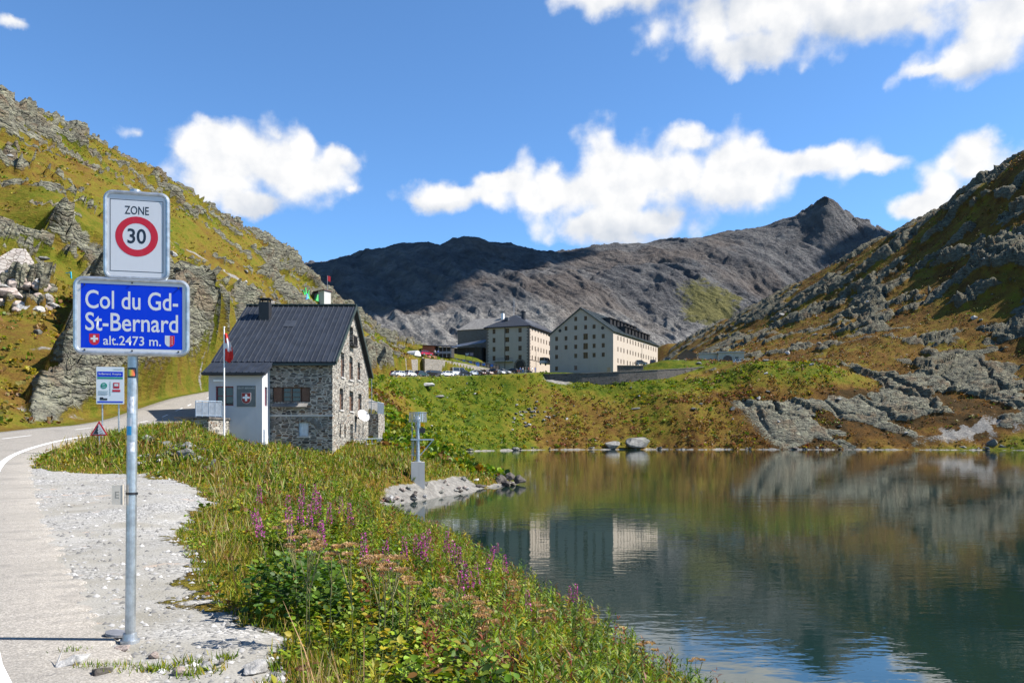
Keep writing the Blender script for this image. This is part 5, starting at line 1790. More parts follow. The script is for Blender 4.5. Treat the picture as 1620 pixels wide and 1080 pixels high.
hx_ = hill_spot(506, 473, 222)
ht = thing('hillside_hut', 'tiny pale hut with brown flat roof high on the hillside', 'hut', (hx_.x, hx_.y, hx_.z), R(-25))
d = MB()
d.box(-.5, 1.3, 0, 2.6, -1.5, 2.0)
d.build('wall', CONCRETE, ht)
d = MB()
d.box(-3.6, -.51, .4, 2.6, -1.5, 1.6)
d.build('open_side', MESH_PANEL, ht)
d = MB()
d.slab([(-3.9, -.3, 1.8), (1.6, -.3, 2.25), (1.6, 3, 2.25), (-3.9, 3, 1.8)], .16)
d.build('roof', pm('hut_roof', (0.10, 0.05, 0.045), .6), ht)
d = MB()
d.box(-3.2, -2.2, .36, .397, .1, 1.2)
d.build('window', FRAME_RED, ht)
fl = thing('flagpole', 'thin distant pole flying a small red flag on the hill edge', 'flagpole', tuple(hill_spot(518, 474, 226)))
d = MB()
d.tube((0, 0, -2.2), (0, 0, 6.2), .05, .04, 6)
d.build('pole', GALV, fl)
d = MB()
d.slab([(.05, 0, 4.9), (.75, .15, 4.6), (.8, .1, 6.0), (.05, 0, 6.2)], .02)
d.build('flag', RED, fl)
d = MB()
rr_ = random.Random(4)
gpos = hill_spot(487, 470, 218)
for k in range(14):
    a = gpos + Vector((rr_.uniform(-2, 2.2), rr_.uniform(-1, 1), -.8))
    d.tube(a, a + Vector((rr_.uniform(-.5, .5), rr_.uniform(-.3, .3), rr_.uniform(1.2, 3.4 if k % 3 == 0 else 2.0))), .5, .12, 6)
tag(d.build('green_tarpaulin', pm('bright_green_sheet', (0.035, 0.42, 0.09), .5, 0, 1, .3)), 'bright green tarpaulin heap beside the hillside hut', 'tarpaulin')
d = MB()
for k in range(6):
    a = hill_spot(480, 470, 217.5) + Vector((rr_.uniform(-1.2, .8), rr_.uniform(-.5, .5), -.8))
    d.tube(a, a + Vector((rr_.uniform(-.3, .3), 0, rr_.uniform(.8, 1.6))), .45, .2, 6)
tag(d.build('blue_tarpaulin', pm('light_blue_sheet', (0.10, 0.33, 0.58), .5, 0, 1, .2)), 'light blue tarpaulin at left end of the green heap', 'tarpaulin')


# ------------------------------------------------------------------ road signs
def rrect(w_, h_, r_, n=5):
    pts = []
    for cx, cz, a0 in ((w_ / 2 - r_, h_ / 2 - r_, 0), (-w_ / 2 + r_, h_ / 2 - r_, 90), (-w_ / 2 + r_, -h_ / 2 + r_, 180), (w_ / 2 - r_, -h_ / 2 + r_, 270)):
        for i in range(n + 1):
            a = R(a0 + 90 * i / n)
            pts.append((cx + r_ * math.cos(a), cz + r_ * math.sin(a)))
    return pts


def frame_tube(w_, h_, r_, rad, cz, y, seg=8):
    """round tube bent to a rounded rectangle"""
    mb_ = MB()
    P_ = rrect(w_, h_, r_)
    n = len(P_)
    V = []
    for i in range(n):
        p0, p1 = Vector((*P_[i - 1], 0)), Vector((*P_[(i + 1) % n], 0))
        t = (p1 - p0).normalized()
        o = Vector((t.y, -t.x, 0))
        for k in range(seg):
            a = 2 * math.pi * k / seg
            q = Vector((*P_[i], 0)) + o * rad * math.cos(a)
            V.append((q.x, y + rad * 0.9 * math.sin(a), q.y + cz))
    fs = []
    for i in range(n):
        j = (i + 1) % n
        for k in range(seg):
            k2 = (k + 1) % seg
            fs.append((i * seg + k, i * seg + k2, j * seg + k2, j * seg + k))
    mb_.add(V, fs)
    return mb_


def plate(w_, h_, r_, cx, cz, y0, y1):
    mb_ = MB()
    mb_.prism([(x + cx, z + cz) for x, z in rrect(w_, h_, r_)], y0, y1)
    return mb_


def ring(r0, r1, cx, cz, y0, y1, n=48):
    mb_ = MB()
    V = []
    for i in range(n):
        a = 2 * math.pi * i / n
        c, s = math.cos(a), math.sin(a)
        V += [(cx + r0 * c, y0, cz + r0 * s), (cx + r1 * c, y0, cz + r1 * s), (cx + r1 * c, y1, cz + r1 * s), (cx + r0 * c, y1, cz + r0 * s)]
    fs = []
    for i in range(n):
        j = (i + 1) % n
        for k in range(4):
            k2 = (k + 1) % 4
            fs.append((4 * i + k, 4 * i + k2, 4 * j + k2, 4 * j + k))
    mb_.add(V, fs)
    return mb_


def fit_text(s, w_, h_, mat, parent, cx, cz, y, bold=0.0, name='lettering'):
    me = text_mesh(s, 1.0, 0.0, 'CENTER', 1.0, bold)
    co = np.empty(len(me.vertices) * 3, dtype=np.float32)
    me.vertices.foreach_get('co', co)
    co = co.reshape(-1, 3)
    lo, hi = co.min(0), co.max(0)
    co[:, 0] = (co[:, 0] - (lo[0] + hi[0]) / 2) / (hi[0] - lo[0]) * w_ + cx
    co[:, 2] = (co[:, 2] - (lo[2] + hi[2]) / 2) / (hi[2] - lo[2]) * h_ + cz
    co[:, 1] = y
    me.vertices.foreach_set('co', co.ravel())
    me.update()
    me.materials.clear()
    me.materials.append(mat)
    return link(name, me, parent)


def sign_sheet(name, col, rough=0.35, dirt=0.10):
    m, t, out = new_mat(name)
    p = objc(t)
    n = noise(t, p, 5.0, 4, 0.6)
    g = noise(t, scalev(t, p, (30, 30, 4)), 1.0, 3, 0.6)
    c = mixc(t, mth(t, 'MULTIPLY', sstep(t, g, 0.55, 0.8), dirt), mixc(t, mth(t, 'MULTIPLY', n, 0.16), col, tuple(x * .75 for x in col)), (0.35, 0.33, 0.30))
    bsdf(t, out, c, rough, 0, None, 0.4 if dirt > .05 else 0.12)
    return m


S_WHITE = sign_sheet('sign_white', (0.50, 0.50, 0.515))
S_BLUE = sign_sheet('sign_blue', (0.001, 0.033, 0.47), 0.5, 0.02)
S_RED = sign_sheet('sign_red', (0.42, 0.008, 0.022))
S_BLACK = sign_sheet('sign_black', (0.012, 0.018, 0.028))
sroot = thing('road_sign', 'grey steel post carrying white zone 30 plate above blue pass name plate', 'road sign', (-2.985, 6.22, 2.36), R(14))
b = MB()
b.tube((0.0, 0, -.3), (0.022, 0.0, 2.27), .0385, .0385, 20)
b.tube((0.022, 0, 2.265), (0.024, 0.0, 2.40), .0385, .052, 20, caps=False)
b.tube((0.024, 0, 2.40), (0.035, .03, 3.55), .042, .042, 14)
b.build('post', GALV, sroot, smooth=False)
b = MB()
b.tube((0, 0, -.05), (0, 0, .035), .075, .072, 20)
b.tube((0, 0, .036), (0.0, 0, .085), .058, .05, 20)
b.build('post_foot', GALV, sroot)
PZ, ZZ, YF = 2.545, 3.205, -.055
pl = plate(.775, .545, .03, .03, PZ, YF - .004, YF + .004).build('place_plate', S_WHITE, sroot)
frame_tube(.80, .567, .055, .018, PZ, YF).build('frame', GALV, pl)
o = pl.children[0]
o.location.x = .03
b = MB()
b.box(.03 - .362, .03 + .362, YF - .0048, YF - .0042, PZ - .246, PZ + .246)
b.build('blue_face', S_BLUE, pl)
YT = YF - .0054
fit_text('Col du Gd-', .662, .142, S_WHITE, pl, .03, PZ + .126, YT, 0.011)
fit_text('St-Bernard', .662, .142, S_WHITE, pl, .03, PZ - .044, YT, 0.011)
fit_text('alt.2473 m.', .412, .072, S_WHITE, pl, .03, PZ - .186, YT, 0.009)
shield(.070, .086, YF - .0055, YF - .0050, .03 - .268, PZ - .181).build('swiss_shield', S_RED, pl)
b = MB()
cross(b, .03 - .268, PZ - .176, .052, YF - .0062, YF - .0057)
b.build('shield_cross', S_WHITE, pl)
shield(.070, .086, YF - .0055, YF - .0050, .03 + .270, PZ - .181).build('canton_shield', S_WHITE, pl)
b = MB()
pts = [(0, .043), (.035, .043)] + [(.035 * math.cos(a), -.0103 - .0327 * math.sin(a)) for a in np.linspace(0, math.pi / 2, 7)]
b.prism([(x + .30, z + PZ - .181) for x, z in pts[::-1]], YF - .0062, YF - .0057)
b.build('shield_half', S_RED, pl)
b = MB()
for cx, n_ in ((-.018, 4), (.0, 5), (.018, 4)):
    for k in range(n_):
        zc = PZ - .176 + (k - (n_ - 1) / 2) * .0165
        for q in range(5):
            a0 = R(90 + 72 * q)
            b.add([(.30 + cx, YF - .0067, zc), (.30 + cx + .0026 * math.cos(a0 - .6), YF - .0067, zc + .0026 * math.sin(a0 - .6)), (.30 + cx + .0062 * math.cos(a0), YF - .0067, zc + .0062 * math.sin(a0)), (.30 + cx + .0026 * math.cos(a0 + .6), YF - .0067, zc + .0026 * math.sin(a0 + .6))], [(0, 1, 2, 3)])
stars = b.build('shield_stars', S_WHITE, pl, fixn=False)
b = MB()
for x, z in ((-.335, .235), (.0, .262), (.335, .235), (-.335, -.262), (0, -.262), (.335, -.262)):
    b.tube((.03 + x, YF - .016, PZ + z), (.03 + x, YF, PZ + z), .006, .006, 8)
b.build('rivets', pm('dark_rivet', (.05, .05, .05), .4, .6), pl)
zp = plate(.452, .672, .035, .045, ZZ, YF - .004, YF + .004).build('zone_plate', S_WHITE, sroot)
frame_tube(.474, .694, .055, .018, ZZ, YF).build('frame', GALV, zp).location.x = .045
b = MB()
xo, zo, lw = .203, .293, .0045
for x0, x1, z0, z1 in ((-xo, xo, zo - lw, zo), (-xo, xo, -zo, -zo + lw), (-xo, -xo + lw, -zo + lw, zo - lw), (xo - lw, xo, -zo + lw, zo - lw)):
    b.box(.045 + x0, .045 + x1, YF - .0048, YF - .0043, ZZ + z0, ZZ + z1)
b.build('border_line', S_BLACK, zp)
ring(.108, .163, .045, ZZ - .005, YF - .0048, YF - .0043, 64).build('red_ring', S_RED, zp)
zp.scale = (.94, 1, .95)
zp.location = (.02, 0, ZZ * .05 - .032)
fit_text('ZONE', .185, .068, S_BLACK, zp, .045, ZZ + .208, YF - .0047, 0.010)
fit_text('30', .142, .122, S_BLACK, zp, .045, ZZ - .002, YF - .0047, 0.016)
# clips, small plate and stickers on the post
b = MB()
for z in (PZ - .2, PZ + .2, ZZ - .22, ZZ + .22):
    b.box(-.05, .11, -.05, .06, z - .018, z + .018)
b.build('clamps', GALV, sroot)


def sticker(z0, z1, a0, a1, mat, name='sticker', rad=.0395):
    mb_ = MB()
    V, fs = [], []
    n = 7
    for i in range(n):
        a = a0 + (a1 - a0) * i / (n - 1)
        for z in (z0, z1):
            V.append((rad * math.sin(a) + .022 * (z / 2.27), -rad * math.cos(a), z))
    for i in range(n - 1):
        fs.append((2 * i, 2 * i + 2, 2 * i + 3, 2 * i + 1))
    mb_.add(V, fs)
    return mb_.build(name, mat, sroot, fixn=False)


sm_, st_, so_ = new_mat('rainbow_sticker')
sp_ = nd(st_, 'ShaderNodeSeparateXYZ', {0: objc(st_)})
bsdf(st_, so_, ramp(st_, mth(st_, 'MULTIPLY_ADD', sp_.outputs[0], 14.0, 0.30), [(0.0, (.04, .07, .10)), (.25, (.08, .35, .12)), (.45, (.55, .52, .05)), (.65, (.6, .2, .03)), (.9, (.45, .05, .04))]), .4)
sticker(2.075, 2.155, -.9, .9, S_BLACK)
sticker(2.09, 2.14, -.62, .62, sm_, rad=.0402)
sticker(1.80, 1.93, -.85, .55, pm('torn_paper', (.52, .53, .56), .8, 0, 30, .3))
sticker(1.70, 1.765, -1.1, .1, S_WHITE)
sticker(1.63, 1.70, -1.1, .1, pm('cyan_sticker', (.02, .26, .50), .4, 0, 8, .1))
sticker(1.50, 1.575, -.6, .7, pm('torn_paper', (.52, .53, .56), .8, 0, 30, .3))
b = MB()
b.box(-.115, -.042, -.062, -.052, 1.095, 1.245)
b.box(-.042, -.036, -.065, -.02, 1.09, 1.25)
lp = b.build('number_tag', pm('beige_plate', (.46, .41, .34), .5, 0, 9, .1), sroot)
text('E', .075, pm('worn_grey_letter', (.22, .20, .17), .6), lp, (-.078, -.0625, 1.145), 0.0003)
b = MB()
b.tube((0.011, 0, 1.165), (0.0112, 0, 1.185), .0415, .0415, 16)
b.box(.03, .062, -.02, -.012, 1.166, 1.184)
b.build('tag_band', BLACK, sroot)

# ---- bus stop board beyond the pull-off
ip = at(175, 694, 30.5)
ir = thing('information_board', 'white and blue bus information board on two thin legs', 'information board', (ip.x, ip.y, H(ip.x, ip.y)), R(12))
z0 = 4 + (686 - 639) / FPX * 30.5 - ir.location.z
b = MB()
b.tube((-.29, 0, -.3), (-.29, 0, z0 + 1.3), .03, .03, 8)
b.build('leg', GALV, ir)
b = MB()
b.tube((.29, 0, -.3), (.29, 0, z0 + 1.3), .03, .03, 8)
b.build('leg', GALV, ir)
bo = plate(.98, 1.42, .03, 0, z0 + .71, -.06, -.035).build('panel', sign_sheet('pale_board', (.56, .60, .63)), ir)
S_GREEN = sign_sheet('board_green', (.01, .22, .15))


def brd(x0, x1, v0, v1, mat, name='printed_band', y=-.066):
    mb_ = MB()
    mb_.box(x0, x1, y, y + .005, z0 + 1.42 - v1, z0 + 1.42 - v0)
    return mb_.build(name, mat, bo)


brd(-.45, .45, .18, .38, S_BLUE)
brd(-.45, .45, .40, .46, S_GREEN)
brd(-.45, .45, 1.31, 1.36, S_BLUE)
brd(-.005, .005, .56, 1.10, S_GREEN, 'divider')
fit_text('St-Bernard, Hospice', .80, .11, S_WHITE, bo, -.01, z0 + 1.42 - .28, -.069, .01)
fit_text('Region of the lake', .01, .01, S_BLACK, bo, .30, z0 + 1.42 - .1, -.069) if False else None
ring(.075, .115, -.22, z0 + 1.42 - .72, -.066, -.061, 24).build('green_roundel', S_GREEN, bo)
brd(-.29, -.15, .69, .745, S_GREEN, 'roundel_bar', -.072)
brd(.11, .33, .60, .82, S_RED, 'bus_pictogram')
brd(.15, .29, .64, .74, S_WHITE, 'bus_window', -.072)
brd(.08, .36, .87, .95, S_RED, 'stop_label')
brd(-.36, -.10, 1.20, 1.27, S_BLACK, 'vehicle_pictogram')
brd(-.36, -.24, 1.16, 1.20, S_BLACK, 'vehicle_pictogram')
for k in range(4):
    brd(-.42, -.06 - .05 * (k % 2), .92 + k * .045, .935 + k * .045, pm('small_print', (.30, .36, .36), .6), 'small_print')
brd(.12, .42, .075, .10, pm('small_print', (.30, .36, .36), .6), 'small_print')

# ---- falling rocks warning triangle on the mound
tp_ = at(157, 690, 28)
tr = thing('warning_sign', 'small red and white triangle warning of falling rocks in grass', 'warning sign', (tp_.x, tp_.y, tp_.z), R(10))


def tri(mb_, s, cz, y0, y1):
    h_ = s * .866
    mb_.prism([(-s / 2, cz - h_ / 3), (s / 2, cz - h_ / 3), (0, cz + h_ * 2 / 3)], y0, y1)


b = MB()
tri(b, .60, .20, -.02, .0)
tf = b.build('red_triangle', S_RED, tr)
b = MB()
tri(b, .43, .20, -.026, -.022)
b.build('white_field', S_WHITE, tf)
b = MB()
b.prism([(-.19, .085), (-.03, .085), (-.015, .13), (-.05, .17), (-.02, .22), (-.045, .26), (-.015, .33), (-.02, .40), (-.075, .31)], -.031, -.027)
for x, z, s in ((.035, .26, .03), (.07, .19, .035), (.03, .15, .025), (.10, .11, .04), (.045, .095, .03)):
    b.prism([(x - s / 2, z), (x, z - s / 2), (x + s / 2, z + s * .1), (x + s * .1, z + s / 2)], -.031, -.027)
b.build('rockfall_pictogram', S_BLACK, tf)
b = MB()
b.tube((0, .01, -.6), (0, .01, .30), .025, .025, 8)
b.build('post', GALV, tr)

# ---- metal lid beside the sign foot
lp_ = at(184, 1000, 6.36)
b = MB()
b.tube((0, 0, .025), (.003, 0, .045), .085, .085, 20)
b.tube((0, 0, -.08), (0, 0, .03), .03, .03, 10)
mc = b.build('ground_lid', pm('zinc_lid', (.22, .22, .23), .5, .5, 12, .2))
mc.location = (lp_.x, lp_.y, H(lp_.x, lp_.y))
tag(mc, 'round grey metal lid on the gravel beside the sign post', 'metal lid')

# ---- gauge station on the spit
gp = at(661, 752, 50)
gst = thing('weather_station', 'grey steel rain gauge mast on concrete block by the lake', 'weather station', (gp.x, gp.y, gp.z), R(8))
b = MB()
b.box(-.42, .42, -.4, .4, -.8, .86)
b.build('foundation', CONCRETE, gst)
b = MB()
b.tube((0, 0, .86), (0, 0, 3.1), .13, .13, 16)
b.tube((0, 0, .863), (0, 0, .93), .22, .22, 16)
b.tube((0, 0, 3.0), (0, 0, 3.5), .17, .17, 16)
b.tube((0, 0, 3.5), (0, 0, 3.75), .19, .10, 16)
b.build('mast', GALV, gst)
b = MB()
for k in range(30):
    a = 2 * math.pi * k / 30
    p = Vector((.56 * math.cos(a), .56 * math.sin(a), 0))
    b.bar(p + Vector((0, 0, 3.36)), p * .93 + Vector((0, 0, 3.98)), .055, .012, (math.cos(a), math.sin(a), 0))
for k in range(24):
    a, a2 = 2 * math.pi * k / 24, 2 * math.pi * (k + 1) / 24
    b.bar((.56 * math.cos(a), .56 * math.sin(a), 3.96), (.56 * math.cos(a2), .56 * math.sin(a2), 3.96), .03)
for a in (0, 2.1, 4.2):
    b.bar((0, 0, 3.2), (.56 * math.cos(a), .56 * math.sin(a), 3.92), .03)
b.build('wind_shield', GALV, gst)
b = MB()
b.box(.14, .46, -.12, .12, 2.68, 3.0)
b.build('instrument_box', BLACK, gst)
b = MB()
b.box(-.45, 1.0, -.14, .14, 2.22, 2.30)
b.bar((.95, 0, 2.22), (.12, 0, 1.25), .05)
b.build('bracket_arm', STEEL_BLUE, gst)
b = MB()
b.tube((-.36, 0, .95), (-.36, 0, 3.35), .025, .025, 8)
b.tube((-.26, .1, 1.2), (-.26, .1, 2.4), .03, .03, 8)
b.bar((-.36, 0, 2.9), (0, 0, 2.9), .03)
b.bar((-.36, 0, 1.3), (0, 0, 1.3), .03)
b.build('side_rods', STEEL_BLUE, gst)
b = MB()
b.tube((0, 0, -1.2), (0, 0, 2.9), .04, .03, 8)
p_ = at(588, 640, 75)
o = b.build('metal_pole', GALV)
o.location = (p_.x, p_.y, H(p_.x, p_.y) + 1.0)
o.location.z = 4 + (686 - 648) / FPX * 75
tag(o, 'thin grey metal pole standing behind the stone house', 'pole')

# ------------------------------------------------------------------ cars
RUBBER = pm('tyre_rubber', (.02, .02, .02), .8)
HUB = pm('wheel_rim', (.35, .35, .36), .35, .8)
CARGLASS = glass('car_glass', (.018, .022, .026))
LAMP = pm('headlight_glass', (.6, .6, .6), .15)
TAIL = pm('tail_light', (.35, .01, .01), .25)


def paint(col):
    nm = 'car_paint_%d_%d_%d' % tuple(int(c * 1000) for c in col)
    if nm in MATS:
        return MATS[nm]
    m, t, out = new_mat(nm)
    bb = bsdf(t, out, mixc(t, noise(t, objc(t), 2.0, 3), col, tuple(c * .85 for c in col)), .32, 0.0, None, .5)
    bb.inputs['Coat Weight'].default_value = .6
    MATS[nm] = m
    return m


SHAPES = {  # lower body side outline, glasshouse outline
    'wagon': ([(-2.15, .32), (-2.2, .62), (-2.12, .92), (-1.9, .98), (.95, .98), (1.85, .84), (2.12, .66), (2.16, .34)], [(-1.98, .97), (-1.72, 1.44), (.05, 1.47), (.98, .97)], 1.72),
    'suv': ([(-2.2, .38), (-2.25, .75), (-2.18, 1.08), (-2.0, 1.12), (.9, 1.12), (1.85, .98), (2.15, .78), (2.18, .40)], [(-2.08, 1.11), (-1.85, 1.66), (-.05, 1.70), (.9, 1.11)], 1.84),
    'hatch': ([(-1.85, .32), (-1.92, .65), (-1.85, .92), (-1.7, .97), (.8, .97), (1.6, .84), (1.86, .66), (1.9, .34)], [(-1.72, .96), (-1.35, 1.46), (-.05, 1.49), (.85, .96)], 1.68),
    'van': ([(-2.45, .38), (-2.5, .9), (-2.48, 1.25), (-2.4, 1.3), (1.5, 1.3), (2.2, 1.12), (2.45, .8), (2.48, .40)], [(-2.42, 1.29), (-2.36, 2.25), (.75, 2.3), (1.55, 1.29)], 1.95),
}
_car = {}


def car_meshes(kind, col):
    low, glass_, wd = SHAPES[kind]
    key = (kind, col)
    if kind not in _car:
        d_ = {}
        b_ = MB()
        k = len(low)
        V = []
        for s, inset in ((-1, 0), (1, 0)):
            for x, z in low:
                tw = wd / 2 * (1 - .10 * ss(np.array(abs(x)), 1.2, 2.4))
                V.append((x, s * tw, z))
        fs = [tuple(range(k)), tuple(range(2 * k - 1, k - 1, -1))]
        for i in range(k):
            j = (i + 1) % k
            fs.append((i, i + k, j + k, j))
        b_.add(V, fs)
        # roof and pillars
        g = glass_
        z1 = g[1][1]
        ry = wd / 2 * .78
        b_.slab([(g[1][0] - .05, -ry, z1 + .05), (g[2][0] + .08, -ry, g[2][1] + .05), (g[2][0] + .08, ry, g[2][1] + .05), (g[1][0] - .05, ry, z1 + .05)], .06)
        for s in (-1, 1):
            b_.bar((g[0][0] + .05, s * wd / 2 * .92, g[0][1]), (g[1][0], s * ry, z1), .10)
            b_.bar((g[3][0] - .02, s * wd / 2 * .92, g[3][1]), (g[2][0] + .03, s * ry, g[2][1]), .07)
            mx = (g[0][0] + g[3][0]) / 2
            b_.bar((mx, s * wd / 2 * .935, g[0][1]), (mx - .05, s * (ry + .012), z1), .08)
            b_.box(g[3][0] - .25, g[3][0] - .1, s * wd / 2 + (0 if s > 0 else -.14), s * wd / 2 + (.14 if s > 0 else 0), g[3][1], g[3][1] + .12)
        me = b_.mesh('car_body', paint((.5, .5, .5)))
        bm = bmesh.new()
        bm.from_mesh(me)
        bmesh.ops.bevel(bm, geom=[e for e in bm.edges if e.calc_length() > .35], offset=.05, segments=2, affect='EDGES', clamp_overlap=True)
        bm.to_mesh(me)
        bm.free()
        d_['body'] = me
        b_ = MB()
        V = [(x, -wd / 2 * .93, z) if i in (0, 3) else (x, -ry * .985, z) for i, (x, z) in enumerate(g)] + [(x, wd / 2 * .93, z) if i in (0, 3) else (x, ry * .985, z) for i, (x, z) in enumerate(g)]
        b_.add(V, [(0, 1, 2, 3), (7, 6, 5, 4), (0, 4, 5, 1), (1, 5, 6, 2), (2, 6, 7, 3), (3, 7, 4, 0)])
        d_['window'] = b_.mesh('car_window', CARGLASS)
        b_ = MB()
        b_.tube((0, -.11, 0), (0, .11, 0), .32, .32, 16)
        d_['wheel'] = b_.mesh('car_wheel', RUBBER)
        b_ = MB()
        b_.tube((0, -.125, 0), (0, .125, 0), .20, .20, 12)
        d_['rim'] = b_.mesh('car_rim', HUB)
        b_ = MB()
        b_.box(-.05, .06, -.2, .2, -.08, .08)
        d_['headlight'] = b_.mesh('car_headlight', LAMP)
        b_ = MB()
        b_.box(-.05, .05, -.12, .12, -.13, .13)
        d_['tail_light'] = b_.mesh('car_tail_light', TAIL)
        _car[kind] = d_
    if key not in _car:
        me = _car[kind]['body'].copy()
        me.materials.clear()
        me.materials.append(paint(col))
        _car[key] = me
    return _car[kind], _car[key]


def add_car(kind, col, loc_, rz, label, group):
    d_, body = car_meshes(kind, col)
    low, g, wd = SHAPES[kind]
    o = thing('parked_car', label, 'car', loc_, rz, group)
    link('body', body, o)
    link('window', d_['window'], o)
    xf, xr = low[-1][0] - .75, low[0][0] + .78
    for x in (xf, xr):
        for s in (-1, 1):
            w_ = link('wheel', d_['wheel'], o, (x, s * (wd / 2 - .09), .32))
            link('rim', d_['rim'], w_)
    for s in (-1, 1):
        link('headlight', d_['headlight'], o, (low[-2][0] - .06, s * (wd / 2 - .36), low[-2][1] + .05))
        link('tail_light', d_['tail_light'], o, (low[1][0] + .06, s * (wd / 2 - .26), low[1][1] + .12))
    return o


def on_road(px, side=0.8):
    """place on the pass road seen at px"""
    best = None
    for p, l, t in zip(LN, LEFT, TAN):
        if p.y < 120:
            continue
        q = p + l * side
        x = 810 + q.x / q.y * FPX
        if best is None or abs(x - px) < best[0]:
            best = (abs(x - px), q, t)
    return best[1], best[2]


WH, SIL, DK, BLK = (.72, .72, .72), (.36, .37, .38), (.035, .05, .055), (.013, .013, .016)
GP = 'cars parked in a row on the green bank'
ROW = [
    (626, 'hatch', (.45, .03, .05), 3.8, 'red hatchback half hidden behind the first white car'),
    (628, 'wagon', WH, .6, 'white estate car at the downhill end of the row beside red one'),
    (647, 'hatch', WH, .8, 'white hatchback between white estate and dark teal car'),
    (664, 'hatch', (.03, .065, .08), .8, 'dark teal hatchback with white cars on its downhill side'),
    (681, 'suv', BLK, .9, 'black off-roader just uphill of the teal hatchback'),
    (692, 'hatch', (.06, .06, .068), 1.0, 'charcoal hatchback squeezed between black off-roader and white estate'),
    (699, 'wagon', (.10, .10, .11), 4.6, 'dark grey estate showing only its roof behind white estate'),
    (707, 'wagon', WH, .7, 'long white estate car just before the white camper van'),
    (726, 'van', WH, 1.6, 'tall white camper van in the middle of the row'),
    (737, 'hatch', BLK, .9, 'black hatchback nose to tail with the white camper van'),
    (748, 'wagon', WH, .9, 'white estate car below the blue parking sign'),
    (759, 'wagon', (.13, .065, .04), 1.0, 'brown estate car uphill of the blue parking sign'),
    (768, 'hatch', (.40, .28, .22), 1.0, 'beige hatchback next to the brown estate car'),
    (779, 'suv', (.12, .06, .045), 2.2, 'maroon off-roader parked between beige and white cars'),
    (787, 'wagon', WH, .8, 'white estate car nearest the arched hospice door among the whites'),
    (799, 'wagon', SIL, .8, 'silver estate car in front of the hipped hospice'),
    (812, 'hatch', BLK, .8, 'black hatchback at the uphill end of the row'),
]
for i, (px, kind, col, side, lab) in enumerate(ROW):
    q, t = on_road(px, side)
    hd = math.atan2(t.y, t.x) - R(62 if px > 755 else 4) + random.uniform(-.05, .05)
    if i % 3 == 1:
        hd += math.pi
    add_car(kind, col, (q.x, q.y, q.z + .01), hd, lab, GP)
GP2 = 'cars on the upper hospice car park'
for px, py, d, kind, col, rz, lab in [
    (1014, 577.5, 246, 'hatch', (.05, .05, .055), 10, 'dark hatchback against the sunny hospice wall'),
    (1033, 577, 252, 'hatch', (.05, .06, .075), 75, 'dark blue hatchback just right of the hospice corner'),
    (1057, 576.5, 258, 'suv', SIL, 70, 'silver off-roader left of two white cars on upper car park'),
    (1071, 576.5, 257, 'hatch', WH, 65, 'white hatchback between silver off-roader and white estate'),
    (1087, 576, 259, 'wagon', WH, 62, 'white estate in front of the small brown stone hut'),
    (1101, 576, 262, 'hatch', (.03, .05, .09), 20, 'dark blue hatchback close to the tan garage'),
    (1171, 576.3, 245, 'wagon', WH, 4, 'white estate car at the corner of the tan garage'),
]:
    p = at(px, py, d)
    add_car(kind, col, (p.x, p.y, p.z + .02), R(rz), lab, GP2)
p = at(674, 562.6, 229)
add_car('hatch', (.45, .02, .06), (p.x, p.y, p.z), R(35), 'crimson hatchback on the red paved terrace above wall', 'cars near the kiosk')
p = at(863, 576, 252)
add_car('van', (.45, .46, .46), (p.x, p.y, p.z - .3), R(60), 'pale grey van between the two hospice blocks', 'cars near the kiosk')


